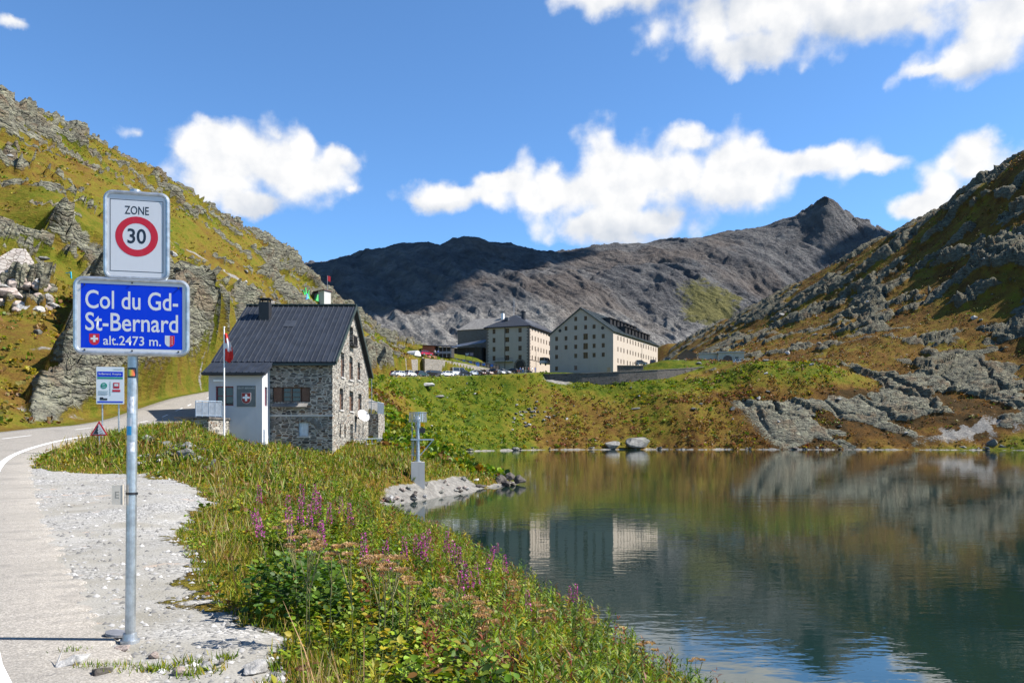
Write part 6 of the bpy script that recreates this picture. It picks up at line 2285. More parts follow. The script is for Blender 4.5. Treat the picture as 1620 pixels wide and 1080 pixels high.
# ------------------------------------------------------------------ people near the hospice
def person_mesh(shirt, legs, pose=0):
    J = {  # joint: (x, y, z, radius)
        'pelvis': (0, 0, .95, .15), 'waist': (0, 0, 1.12, .13), 'chest': (0, 0, 1.34, .165), 'neck': (0, 0, 1.50, .06), 'head0': (0, -.01, 1.58, .085), 'head1': (0, -.01, 1.70, .085),
        'hl': (-.10, 0, .90, .10), 'kl': (-.11, -.03 - .1 * pose, .50, .07), 'al': (-.11, .06 * pose, .08, .045), 'tl': (-.12, -.14, .04, .04),
        'hr': (.10, 0, .90, .10), 'kr': (.11, -.03 + .06 * pose, .50, .07), 'ar': (.11, .02 + .16 * pose, .08, .045), 'tr': (.12, -.12 + .1 * pose, .04, .04),
        'sl': (-.20, 0, 1.42, .065), 'el': (-.25, .03, 1.14, .047), 'wl': (-.24, -.08, .90, .035), 'fl': (-.23, -.12, .82, .03),
        'sr': (.20, 0, 1.42, .065), 'er': (.26, .02, 1.15, .047), 'wr': (.20, -.16, .98, .035), 'fr': (.17, -.22, .95, .03)}
    E = [('pelvis', 'waist'), ('waist', 'chest'), ('chest', 'neck'), ('neck', 'head0'), ('head0', 'head1'), ('pelvis', 'hl'), ('hl', 'kl'), ('kl', 'al'), ('al', 'tl'), ('pelvis', 'hr'), ('hr', 'kr'), ('kr', 'ar'), ('ar', 'tr'),
         ('chest', 'sl'), ('sl', 'el'), ('el', 'wl'), ('wl', 'fl'), ('chest', 'sr'), ('sr', 'er'), ('er', 'wr'), ('wr', 'fr')]
    names = list(J)
    me = bpy.data.meshes.new('person')
    me.from_pydata([J[n][:3] for n in names], [(names.index(a), names.index(b_)) for a, b_ in E], [])
    o = bpy.data.objects.new('person', me)
    COL.objects.link(o)
    sk = o.modifiers.new('skin', 'SKIN')
    for i, n in enumerate(names):
        me.skin_vertices[0].data[i].radius = (J[n][3], J[n][3] * (.75 if n in ('pelvis', 'waist', 'chest') else 1))
    me.skin_vertices[0].data[0].use_root = True
    o.modifiers.new('sub', 'SUBSURF').levels = 1
    dg = bpy.context.evaluated_depsgraph_get()
    r = bpy.data.meshes.new_from_object(o.evaluated_get(dg))
    bpy.data.objects.remove(o)
    r.materials.clear()
    for m_ in (pm('skin_tone', (.48, .30, .22), .6), shirt, legs):
        r.materials.append(m_)
    for p_ in r.polygons:
        z, x = p_.center.z, abs(p_.center.x)
        p_.material_index = 2 if z < .97 and x < .19 else (1 if .97 <= z < 1.48 and not (z < 1.10 and x > .21) else 0)
        p_.use_smooth = True
    return r


CLOTH = {k: pm(k + '_cloth', c, .85) for k, c in {'white': (.7, .7, .7), 'blue': (.04, .10, .32), 'dark': (.03, .03, .035), 'red': (.4, .04, .04), 'grey': (.25, .25, .26), 'pale blue': (.30, .42, .58)}.items()}
HAIR = pm('brown_hair', (.06, .035, .02), .7)
hb_ = MB()
for k in range(4):
    hb_.tube((0, .012, 1.66 + k * .03), (0, .012, 1.69 + k * .03), .105 - k * .006 - .02 * (k == 3), .103 - k * .014 - .02 * (k == 3), 12)
HAIRM = hb_.mesh('hair', HAIR, True)
PEOPLE = [(688, 562.4, 233, 'white', 'dark', 0, 'person in white top standing near the crimson car'), (693, 562.6, 234, 'blue', 'dark', 1, 'person in blue top beside person in white near the crimson car'),
          (697, 570, 240, 'pale blue', 'dark', 0, 'person in pale blue top by the rail above warm stone wall'), (699.5, 570, 240.5, 'white', 'blue', 1, 'person in white top and blue trousers by the rail above warm wall'),
          (823, 589.6, 238, 'blue', 'dark', 0, 'person in blue top waiting left of the arched hospice door'), (827, 589.5, 239, 'white', 'blue', 1, 'person in white top walking in front of the arched hospice door'), (831, 589.5, 238.5, 'dark', 'grey', 0, 'person in dark clothes in front of the arched hospice door'),
          (842, 589.3, 240, 'white', 'grey', 1, 'person in white top and grey trousers near the hospice quoins'), (846.5, 589.2, 240.5, 'blue', 'blue', 0, 'person all in blue beside the dark forecourt wall'), (836, 589.5, 237, 'red', 'dark', 0, 'person in red top beside the pale boulder near hospice')]
for px, py, d, sh_, lg, po, lab in PEOPLE:
    p = at(px, py, d)
    o = link('person', person_mesh(CLOTH[sh_], CLOTH[lg], po), None, (p.x, p.y, p.z), random.uniform(0, 6.28))
    tag(o, lab, 'person', 'people around the hospice')
    link('hair', HAIRM, o)

# ------------------------------------------------------------------ small things near the hospice
p = at(756, 585, 241)
o = thing('parking_sign', 'blue square parking sign on a post behind the parked cars', 'sign', (p.x, p.y, p.z))
b = MB()
b.tube((0, 0, -1.5), (0, 0, 1.9), .05, .05, 8)
b.build('post', GALV, o)
b = MB()
b.box(-.42, .42, -.08, -.05, 1.0, 2.0)
f_ = b.build('blue_plate', sign_sheet('parking_blue', (.03, .17, .58)), o)
text('P', .75, S_WHITE, f_, (0, -.083, 1.22), .001, bold=.01)
p = at(742.5, 566, 250)
o = thing('dog_sign', 'dark billboard with a white dog figure on the rocky terrace', 'billboard', (p.x, p.y, p.z), R(-8))
b = MB()
b.box(-1.35, 1.30, -.05, .05, .55, 1.75)
b.box(-1.2, -1.1, -.02, .02, -1, .55)
b.box(1.05, 1.15, -.02, .02, -1, .55)
f_ = b.build('board', pm('plum_board', (.05, .035, .05), .5), o)
b = MB()
b.prism([(-1.12, 1.05), (-1.02, .70), (-.90, .70), (-.92, 1.0), (-.55, 1.02), (-.50, .70), (-.38, .70), (-.36, 1.12), (-.22, 1.22), (-.06, 1.22), (-.10, 1.42), (-.26, 1.50), (-.44, 1.36), (-1.0, 1.38), (-1.18, 1.52), (-1.22, 1.42)], -.062, -.053)
b.build('dog_figure', S_WHITE, f_)
b = MB()
b.box(.30, 1.18, -.060, -.053, .75, 1.55)
b.build('text_panel', pm('mauve_panel', (.22, .17, .22), .6, 0, 6, .3), f_)
p = at(700, 561, 243)
o = thing('notice_board', 'blank white notice board on the red paved terrace', 'notice board', (p.x, p.y, p.z), R(-8))
b = MB()
b.box(-.75, .75, -.03, .03, .35, 1.25)
b.build('panel', S_WHITE, o)
for x in (-.66, .66):
    b = MB()
    b.box(x - .04, x + .04, -.02, .02, -1, .35)
    b.build('leg', GALV, o)
# railing of the upper terrace with blue banners
o = thing('terrace_fence', 'dark terrace fence hung with small blue banners below the old house', 'fence', tuple(at(740, 575, 246)))
fo = tuple(at(740, 575, 246))
b = MB()
A_, B_ = at(700, 569.5, 241), at(790, 583, 250)
for k in range(19):
    q = A_.lerp(B_, k / 18)
    b.bar(q + Vector((0, 0, -1.5)), q + Vector((0, 0, 1.2)), .10)
b.bar(A_ + Vector((0, 0, 1.2)), B_ + Vector((0, 0, 1.2)), .12)
b.bar(A_ + Vector((0, .1, .2)), B_ + Vector((0, .1, .2)), .05, 1.6)
b.build('rails', WOOD_DARK, o, off=fo)
for k, t in enumerate((.12, .24, .36, .48, .60, .72, .86)):
    b = MB()
    q = A_.lerp(B_, t) + Vector((0, -.15, .25))
    b.box(q.x - .5, q.x + .5, q.y - .02, q.y + .02, q.z, q.z + .75)
    b.build('banner', pm('blue_banner', (.06, .14, .42), .7), o, off=fo)
p = at(661, 561, 225)
b = MB()
ys = []
for i in range(9):
    a = math.pi * i / 8
    ys.append((-1.5 * math.cos(a), 1.5 * math.sin(a)))
b.prism(ys, 0, 3.0)
o = b.build('storage_tank', pm('pale_grey_sheet', (.50, .50, .49), .5, 0, 2, .1))
o.location = (p.x, p.y, p.z - .3)
o.rotation_euler = (0, 0, R(60))
tag(o, 'pale rounded tank on the hill edge left of the kiosk', 'tank')
for px, py, lab in ((1015.5, 545, 'tall slim street lamp in front of the sunny hospice wall'), (848, 551, 'street lamp at the shaded corner between the hospice blocks')):
    pb = at(px, py + 38, 240 if px > 900 else 256)
    o = thing('street_lamp', lab, 'street lamp', tuple(pb))
    b = MB()
    b.tube((0, 0, -.5), (0, 0, 7.2), .07, .05, 8)
    b.bar((0, 0, 7.2), (.6, 0, 7.35), .06)
    b.build('pole', BLACK, o)
    b = MB()
    b.box(.45, 1.0, -.12, .12, 7.25, 7.40)
    b.build('lamp_head', GALV, o)

# ------------------------------------------------------------------ rocks
def rock_mesh(seed, flat=.6, col=0):
    rr = random.Random(seed)
    bm = bmesh.new()
    for _ in range(16):
        v = Vector((rr.gauss(0, 1), rr.gauss(0, 1), rr.gauss(0, 1))).normalized()
        k = rr.uniform(.75, 1.0)
        bm.verts.new((v.x * k * .5, v.y * k * .38, v.z * k * .5 * flat))
    bmesh.ops.convex_hull(bm, input=bm.verts[:])
    bmesh.ops.delete(bm, geom=[v for v in bm.verts if not v.link_faces], context='VERTS')
    bmesh.ops.bevel(bm, geom=bm.edges[:], offset=.018, segments=1, affect='EDGES')
    bmesh.ops.triangulate(bm, faces=bm.faces[:])
    bmesh.ops.subdivide_edges(bm, edges=bm.edges[:], cuts=1, use_grid_fill=True)
    for v in bm.verts:
        v.co += v.co.normalized() * .035 * mnoise.fractal(v.co * 5 + Vector((seed, 0, 0)), 1.0, 2.0, 3)
    bmesh.ops.recalc_face_normals(bm, faces=bm.faces[:])
    me = bpy.data.meshes.new('rock')
    bm.to_mesh(me)
    bm.free()
    return me


def rock_mat(name, lo, hi, lichen=.25):
    m, t, out = new_mat(name)
    oi = t.nodes.new('ShaderNodeObjectInfo')
    p = vm(t, 'ADD', objc(t), oi.outputs['Location'])
    n = noise(t, p, 5.0, 7, .68, dist=.4)
    n2 = noise(t, p, 1.6, 4, .6)
    c = ramp(t, n, [(.25, tuple(x * .5 for x in lo)), (.45, lo), (.7, hi)])
    c = mixc(t, mth(t, 'MULTIPLY', sstep(t, n2, .5, .66), lichen), c, (.19, .20, .10))
    hsv = nd(t, 'ShaderNodeHueSaturation', {'Value': mth(t, 'MULTIPLY_ADD', oi.outputs['Random'], .5, .72), 'Color': c})
    bsdf(t, out, hsv.outputs[0], .92, 0, bumpn(t, n, .7, .05), .2)
    return m


RK_GREY = rock_mat('grey_rock', (.12, .115, .105), (.25, .245, .225))
RK_PALE = rock_mat('pale_rock', (.27, .26, .245), (.48, .465, .44), .05)
RK_DARK = rock_mat('dark_rock', (.065, .055, .048), (.15, .13, .115), .1)
RK_PINK = rock_mat('pinkish_rock', (.26, .205, .175), (.46, .39, .345), .05)
_rk = {}


def add_rock(x, y, size, mat, label, group, flat=None, sink=.3, z=None, yaw=None, stretch=1.0):
    k = random.randrange(8)
    fl_ = flat or random.choice((.45, .65))
    key = (k, fl_, mat.name)
    if key not in _rk:
        base = (k, fl_)
        if base not in _rk:
            _rk[base] = rock_mesh(k + 10 * int(fl_ * 10), fl_)
        me = _rk[base].copy()
        me.materials.append(mat)
        _rk[key] = me
    zz = H(x, y) if z is None else z
    o = link('rock', _rk[key], None, (x, y, zz + size * fl_ * (.5 - sink)))
    o.rotation_euler = (random.uniform(-.2, .2), random.uniform(-.2, .2), random.uniform(0, 6.3) if yaw is None else yaw)
    o.scale = (size * stretch, size, size)
    return tag(o, label, 'rock', group)


def ray_ground(px, py, d0=4.6, d1=60.0, hgt=0.0):
    """where the line of sight comes within hgt of the land"""
    ds = np.linspace(d0, d1, 260)
    xs = (px - 810) / FPX * ds
    g = ground(xs, ds)
    zz = CZ + (HY - py) / FPX * ds
    k = np.argmax(zz - (g[0] + g[5]) <= hgt)
    if zz[k] - g[0][k] - g[5][k] > hgt:
        return None
    return xs[k], ds[k], g[0][k] + g[5][k]


for px, py, s, m_, fl_, lab in [
    (402, 1062, .30, RK_PALE, .45, 'broad pale stone at the gravel edge beside leafy plants'), (112, 1053, .36, RK_PALE, .3, 'flat pale slab lying at the asphalt edge'), (345, 1052, .13, RK_GREY, .65, 'small dark sided stone on bare soil at pull-off edge'),
    (325, 1058, .17, RK_PALE, .5, 'pale stone half sunk in soil left of the small dark sided stone'), (285, 1066, .14, RK_PINK, .6, 'pinkish stone in the soil below the sign post'), (243, 1040, .13, RK_PINK, .55, 'rounded pink stone straight below the sign post'),
    (165, 1072, .26, RK_DARK, .45, 'dark flat stone at the bottom beside the asphalt edge'), (190, 1030, .20, RK_PINK, .4, 'pink grey stone cluster piece left of sign foot')]:
    g = ray_ground(px, py, 4.6, 9)
    if g:
        add_rock(g[0], g[1], s, m_, lab, 'stones at the pull-off edge', fl_, .30)
lab = 'broken grey stone in the collapsed wall on the grassy mound'
for k in range(34):
    px, py = random.gauss(287, 24), random.gauss(720, 9)
    py = 702 + (px - 255) * .42 + random.gauss(0, 7)
    g = ray_ground(px, py, 14, 45)
    if g:
        add_rock(g[0], g[1], random.uniform(.25, .75), random.choice((RK_GREY, RK_PALE, RK_GREY, RK_DARK)), lab, 'stones of the collapsed wall')
lab = 'whitish stone lying in the flowering grass of the mound'
for k in range(12):
    g = ray_ground(random.uniform(215, 265), random.uniform(722, 738), 14, 45)
    if g:
        add_rock(g[0], g[1], random.uniform(.12, .32), RK_PALE, lab, 'white stones on the mound')
lab = 'flat grey stone on the gravel spit'
for k in range(44):
    px = random.uniform(572, 770)
    edge = np.interp(px, [565, 640, 700, 760, 800], [806, 795, 785, 772, 766])
    g = ray_ground(px, edge - abs(random.gauss(2, 8)), 38, 70)
    if g:
        add_rock(g[0], g[1], random.uniform(.2, .75), random.choice((RK_PALE, RK_PINK, RK_GREY, RK_DARK)), lab, 'stones on the gravel spit', None, .2)
lab = 'dark wet rock at the very tip of the spit'
for k in range(14):
    x, y = random.gauss(-.6, .8), random.gauss(62.2, 1.0)
    add_rock(x, y, random.uniform(.5, 1.5), RK_DARK, lab, 'dark rocks at the tip', .65, .25, random.uniform(-.05, .5))
lab = 'grey boulder along the far shore'
for k in range(46):
    px = random.uniform(930, 1620) if k % 5 else random.uniform(700, 930)
    d = np.interp(px, [700, 760, 850, 950, 1050, 1250, 1350, 1450, 1560, 1620], [171, 186, 199, 203, 205, 203, 202, 200, 197, 194]) + random.uniform(-.2, 2.0)
    x = (px - 810) / FPX * d
    add_rock(x, d, random.uniform(.5, 1.9) if k % 6 else random.uniform(1.8, 3.4), random.choice((RK_GREY, RK_DARK, RK_GREY)), lab, 'boulders along the far shore', None, .3, .2)
for px, s, st, lab in ((1008, 6.0, 1.3, 'large smooth grey boulder standing in the far shoreline'), (968, 4.2, 1.2, 'low dark boulder left of the large smooth one at far shore'), (1570, 5.0, 1.2, 'angular boulder at the far right of the shore')):
    d = 204.5 if px < 1100 else 199
    add_rock((px - 810) / FPX * d, d, s, RK_GREY, lab, 'large shore boulders', .65, .15, .3, .2, st)
lab = 'pale stone of the rockfall on the green bank'
for k in range(42):
    g = ray_ground(random.gauss(838, 20), random.gauss(658, 9), 195, 232)
    if g:
        add_rock(g[0], g[1], random.uniform(.5, 1.6), random.choice((RK_PALE, RK_PALE, RK_GREY)), lab, 'stones of the bank rockfall')
lab = 'single pale stone on the grassy bank under the cars'
for k in range(22):
    g = ray_ground(random.uniform(640, 1040), random.uniform(608, 700), 150, 235)
    if g:
        add_rock(g[0], g[1], random.uniform(.5, 1.3), RK_PALE, lab, 'loose stones on the bank')
for px, py, s, lab in ((676, 612, 4.4, 'broad white slab on the bank below the parked cars'), (695, 629, 3.2, 'dark hollowed stone on the bank right of the white slab'), (1005, 648, 3.0, 'grey rock group stone on the brown bank')):
    g = ray_ground(px, py, 150, 235)
    if g:
        add_rock(g[0], g[1], s, RK_PALE if px == 676 else RK_GREY, lab, 'large stones on the bank', .3, .3, None, .3, 1.2)
lab = 'grey boulder on the rocky right hillside'
for k in range(44):
    px = random.uniform(1090, 1640)
    g = ray_ground(px, random.uniform(max(250, 560 - (px - 1090) * .55), 690), 190, 420)
    if g:
        add_rock(g[0], g[1], random.uniform(.8, 3.2), random.choice((RK_GREY, RK_GREY, RK_PALE)), lab, 'boulders of the right hillside')
lab = 'pale boulder on the grassy left hillside'
for k in range(30):
    px = random.uniform(0, 520)
    g = ray_ground(px, random.uniform(200 + px * .5, 560), 50, 250)
    if g and g[0] < -25:
        add_rock(g[0], g[1], random.uniform(.4, 1.5), random.choice((RK_GREY, RK_PALE)), lab, 'boulders of the left hillside')
# boulder revetment with block parapet on the left hill
wv_ = at(30, 450, 70)
wr_ = thing('block_wall', 'pale pink block parapet wall on the left slope above boulders', 'wall', (wv_.x, wv_.y, wv_.z))
wo3 = (wv_.x, wv_.y, wv_.z)
b = MB()


def on_slope(px, py, out_=0.5):
    g_ = ray_ground(px, py, 30, 140)
    d_ = (g_[1] if g_ else 68) - out_
    return at(px, py, d_)


b.slab([on_slope(-60, 505), on_slope(2, 462), on_slope(50, 440), on_slope(54, 415), on_slope(36, 414), on_slope(0, 436), on_slope(-60, 462)], 1.2)
b.build('masonry', BLOCKS, wr_, off=wo3)
lab = 'pinkish boulder of the revetment below pale block parapet'
for k in range(58):
    px, py = random.uniform(-30, 92), random.uniform(432, 492)
    if py < 430 + max(0, (px - 52)) * 1.35 or py < 446 - px * .3:
        continue
    p = on_slope(px, py, .2)
    add_rock(p.x, p.y, random.uniform(1.0, 1.7), RK_PINK if random.random() < .7 else RK_PALE, lab, 'boulders of the revetment', .65, .5, p.z, None, 1.1)
p = on_slope(110, 438, .3)
b = MB()
b.bar(p + Vector((-.55, 0, .35)), p + Vector((.1, 0, .45)), .10, .08)
b.bar(p + Vector((.1, 0, .55)), p + Vector((.22, 0, -.6)), .12, .10)
tag(b.build('blue_pipe', pm('cyan_plastic', (.03, .42, .58), .4)), 'bent bright blue plastic pipe on the slope right of the revetment', 'pipe')
lab = 'white stone in the bright heap under the dark ledge'
for k in range(14):
    p = on_slope(random.gauss(325, 13), random.gauss(517, 3.5), .2)
    add_rock(p.x, p.y, random.uniform(.5, 1.1), RK_PALE, lab, 'white stones under the ledge', .65, .4, p.z)
# loose pebbles on the pull-off
N = 9000
dd = 4.4 + (26 - 4.4) * rng.random(N) ** 1.9
xx = (rng.random(N) * 620 - 30 - 810) / FPX * dd
sel = poly_sd(xx, dd, GRAVEL) < .25
xx, dd = xx[sel], dd[sel]
g = ground(xx, dd)
n = len(xx)
sz = (.005 + .026 * rng.random(n) ** 4.0) * (1 + dd / 22)
tv = np.array([(1, 0, 0), (-.5, .87, 0), (-.5, -.87, 0), (.1, .05, .75)])
Vp = np.empty((n, 4, 3))
an = rng.random(n) * 6.28
for k in range(4):
    jx, jy = tv[k, 0] * (0.7 + .6 * rng.random(n)), tv[k, 1] * (0.7 + .6 * rng.random(n))
    Vp[:, k, 0] = xx + sz * (jx * np.cos(an) - jy * np.sin(an))
    Vp[:, k, 1] = dd + sz * (jx * np.sin(an) + jy * np.cos(an))
    Vp[:, k, 2] = g[0] + sz * (tv[k, 2] * (.6 + .6 * rng.random(n))) + .002
ft = np.array([(0, 1, 3), (1, 2, 3), (2, 0, 3)])
Fp = (np.arange(n)[:, None, None] * 4 + ft[None]).reshape(-1, 3)
cl = np.repeat((.12 + .34 * rng.random((n, 1)) ** 1.4) * np.array([[1.0, .97, .92]]), 4, axis=0)
PEB, ptr, pout = new_mat('pebble')
bsdf(ptr, pout, nd(ptr, 'ShaderNodeAttribute', attribute_name='Col').outputs['Color'], .9, 0, None, .2)
tag(link('pebbles', np_mesh('pebbles', Vp.reshape(-1, 3), Fp, PEB, cl)), 'loose grey pebbles strewn over the gravel pull-off', 'gravel', None, 'stuff')


# ------------------------------------------------------------------ plants
def leaf_mat(name, trans=.27, rough=.55):
    m, t, out = new_mat(name)
    a = nd(t, 'ShaderNodeAttribute', attribute_name='Col').outputs['Color']
    b_ = nd(t, 'ShaderNodeBsdfPrincipled', {'Base Color': a, 'Roughness': rough, 'Specular IOR Level': .3})
    tr_ = nd(t, 'ShaderNodeBsdfTranslucent', {'Color': nd(t, 'ShaderNodeVectorMath', {0: a, 1: (1.5, 1.5, .8)}, operation='MULTIPLY').outputs[0]})
    mx = nd(t, 'ShaderNodeMixShader', {0: trans, 1: b_.outputs[0], 2: tr_.outputs[0]})
    t.links.new(mx.outputs[0], out.inputs[0])
    return m


LEAF = leaf_mat('leaf')
T_LANCE = (np.array([(0, 0, 0), (.35, .5, .10), (1, 0, -.12), (.35, -.5, .10)]), np.array([(0, 3, 2, 1)]))
T_OVATE = (np.array([(0, 0, 0), (.22, .42, .05), (.58, .50, .06), (1, 0, -.08), (.58, -.50, .06), (.22, -.42, .05)]), np.array([(0, 5, 4, 3), (0, 3, 2, 1)]))
T_BLADE = (np.array([(0, .5, 0), (0, -.5, 0), (.55, -.42, 0), (.55, .42, 0), (1, -.06, -.10), (1, .06, -.10)]), np.array([(0, 1, 2, 3), (3, 2, 4, 5)]))


class Leaves:
    def __init__(self):
        self.V, self.F, self.C, self.n = [], [], [], 0

    def put(self, tmpl, base, d, L, Wd, col, roll=None):
        """tmpl along d; L length, Wd width"""
        tv, tf = tmpl
        n = len(base)
        d = d / np.linalg.norm(d, axis=1, keepdims=True)
        up = np.zeros_like(d)
        up[:, 2] = 1
        up[np.abs(d[:, 2]) > .98] = (1, 0, 0)
        s = np.cross(d, up)
        s /= np.linalg.norm(s, axis=1, keepdims=True)
        nn = np.cross(s, d)
        if roll is not None:
            c_, s_ = np.cos(roll)[:, None], np.sin(roll)[:, None]
            s, nn = s * c_ + nn * s_, nn * c_ - s * s_
        k = len(tv)
        V = base[:, None, :] + d[:, None, :] * (tv[None, :, 0:1] * L[:, None, None]) + s[:, None, :] * (tv[None, :, 1:2] * Wd[:, None, None]) + nn[:, None, :] * (tv[None, :, 2:3] * L[:, None, None])
        self.V.append(V.reshape(-1, 3))
        self.F.append((np.arange(n)[:, None, None] * k + tf[None] + self.n).reshape(-1, 4))
        self.C.append(np.repeat(col, k, axis=0))
        self.n += n * k

    def mesh(self, name, mat):
        return np_mesh(name, np.concatenate(self.V), np.concatenate(self.F), mat, np.concatenate(self.C))


def mixcol(n, cols, w_, jit=.18):
    cols = np.array(cols)
    idx = rng.choice(len(cols), size=n, p=np.array(w_) / sum(w_))
    return np.clip(cols[idx] * (1 + jit * (rng.random((n, 3)) - .5) * 2) * (1 + .35 * (rng.random((n, 1)) - .5)), 0, 1)


G_DARK, G_MID, G_LIT, G_YEL, G_BRN, G_RED, G_STRAW = (.026, .060, .004), (.066, .120, .005), (.14, .19, .006), (.25, .20, .010), (.13, .062, .014), (.17, .05, .022), (.30, .22, .085)
VEG_POLY = [(-1.4, 4.0), (-1.9, 6.1), (-2.9, 7.7), (-4.1, 10), (-5.7, 13.5), (-6.4, 16.6), (-8.1, 20.3), (-11.2, 24.0), (-14.2, 24.2), (-16.6, 26.8), (-18.0, 30.0), (-20.5, 37), (-20.9, 46), (-20.5, 49.4), (-18.9, 49.4), (-18.9, 53.2), (-16.7, 53.2), (-16.6, 55), (-12.3, 55),
            (-12.2, 70), (-13, 90), (-6.5, 90), (-3, 75), (0, 66), (-2, 58.5), (-6, 46.5), (-8, 42), (-6, 38), (0, 21), (3, 11), (4.8, 4)]


def veg_points(n, d0, d1, pw=1.0):
    d = d0 + (d1 - d0) * rng.random(n) ** pw
    px = rng.random(n) * 1330 - 100
    x = (px - 810) / FPX * d
    ok = poly_sd(x, d, VEG_POLY) < 0
    x, d = x[ok], d[ok]
    g = ground(x, d)
    z = g[0] + g[5]
    gs = poly_sd(x, d, GRAVEL)
    ok = (z > .06) & (g[3] < .5) & (g[4] < .6)
    return x[ok], d[ok], z[ok], g[2][ok], gs[ok]


def stems(L, x, y, z, hgt, nl, leaf, cols, wts, lw=.18, stemw=.012):
    n = len(x)
    lean = rng.normal(0, .10, (n, 2))
    top = np.stack([x + lean[:, 0] * hgt, y + lean[:, 1] * hgt, z + hgt], axis=1)
    base = np.stack([x, y, z - .03], axis=1)
    ax = top - base
    L.put(T_BLADE, base, ax, np.linalg.norm(ax, axis=1), np.full(n, stemw), mixcol(n, [(.12, .10, .03), (.16, .06, .03)], [1, 1]), rng.random(n) * 6.28)
    t = np.tile((np.arange(nl) + .5) / nl * .86 + .10, n)
    idx = np.repeat(np.arange(n), nl)
    t = t + rng.normal(0, .02, len(t))
    b_ = base[idx] + ax[idx] * t[:, None]
    an = np.tile(np.arange(nl) * 2.4, n) + rng.normal(0, .4, len(t)) + np.repeat(rng.random(n) * 6.28, nl)
    el_ = .35 + .45 * t + rng.normal(0, .18, len(t))
    d_ = np.stack([np.cos(an) * np.cos(el_), np.sin(an) * np.cos(el_), np.sin(el_)], axis=1)
    ln = leaf * (.55 + .7 * np.sin(np.clip(t, 0, 1) * 2.7)) * (.8 + .4 * rng.random(len(t)))
    pc = mixcol(n, cols, wts, .1)[idx]
    c = np.clip(pc * (.75 + .5 * rng.random((len(t), 1))), 0, 1)
    L.put(T_LANCE, b_, d_, ln, ln * lw, c, rng.normal(0, .3, len(t)))
    return top


def rosettes(L, x, y, z, hgt, nl, size, cols, wts):
    n = len(x)
    idx = np.repeat(np.arange(n), nl)
    an = rng.random(n * nl) * 6.28
    rad = size * (.3 + 1.1 * rng.random(n * nl))
    b_ = np.stack([x[idx] + np.cos(an) * rad * .6, y[idx] + np.sin(an) * rad * .6, z[idx] + hgt[idx] * (.25 + .75 * rng.random(n * nl))], axis=1)
    el_ = rng.normal(.15, .38, n * nl)
    d_ = np.stack([np.cos(an) * np.cos(el_), np.sin(an) * np.cos(el_), np.sin(el_)], axis=1)
    ln = size * (.6 + .6 * rng.random(n * nl))
    pc = mixcol(n, cols, wts, .1)[idx]
    c = np.clip(pc * (.7 + .6 * rng.random((n * nl, 1))), 0, 1)
    L.put(T_OVATE, b_, d_, ln, ln * .72, c, rng.normal(0, .45, n * nl))


def blades(L, x, y, z, hgt, cols, wts, wd):
    n = len(x)
    an = rng.random(n) * 6.28
    el_ = rng.normal(1.15, .22, n)
    d_ = np.stack([np.cos(an) * np.cos(el_), np.sin(an) * np.cos(el_), np.sin(el_)], axis=1)
    L.put(T_BLADE, np.stack([x, y, z - .01], axis=1), d_, hgt * (.6 + .7 * rng.random(n)), wd, mixcol(n, cols, wts), rng.random(n) * 6.28)


# grass
L = Leaves()
x, y, z, dr, gs = veg_points(60000, 4.3, 16, 1.2)
h_ = .10 + .16 * ss(gs, .2, 1.6)
blades(L, x, y, z, h_, [G_MID, G_LIT, G_YEL, G_STRAW, G_DARK], [3, 4, 2.2, 1.6, 1], .006 + 0 * x + y * .0005)
x, y, z, dr, gs = veg_points(100000, 13, 62, 1.25)
h_ = .09 + .24 * ss(gs, .3, 2.5) * (.5 + rng.random(len(x)))
blades(L, x, y, z, h_, [G_MID, G_LIT, G_YEL, G_STRAW, G_BRN], [2.4, 3, 2.4, 2.2, 1.2], .008 + y * .0011)
# straw coloured seeding grass in taller patches
x, y, z, dr, gs = veg_points(30000, 4.5, 60, 1.5)
k = (fbm(x / 2.2, y / 2.2, 2, 331) > .12) & (gs > .35)
x, y, z = x[k], y[k], z[k]
blades(L, x, y, z, .34 + .22 * rng.random(len(x)), [G_STRAW, (.34, .27, .13), G_BRN, G_YEL], [3, 2.5, 1.2, 1], .004 + y * .0007)
# sparse tufts creeping into the pull-off
tx, ty = [], []
for px, py in [(130, 1062), (150, 1068), (215, 1066), (230, 1060), (255, 1062), (300, 1055), (330, 1062), (300, 1070), (190, 1072), (115, 1035), (355, 1050), (180, 1062), (45, 718), (60, 722)]:
    r_ = ray_ground(px, py, 4.4, 40)
    if r_:
        k = 55
        tx.append(rng.normal(r_[0], .06 if r_[1] < 12 else .3, k))
        ty.append(rng.normal(r_[1], .04 if r_[1] < 12 else .5, k))
x, y = np.concatenate(tx), np.concatenate(ty)
g = ground(x, y)
blades(L, x, y, g[0], .05 + 0.03 * rng.random(len(x)), [G_MID, G_LIT, G_YEL], [2, 3, 1], .006 + y * .0006)
tag(link('meadow_grass', L.mesh('meadow_grass', LEAF)), 'green and straw coloured grass on the lakeside slope', 'grass', None, 'stuff')
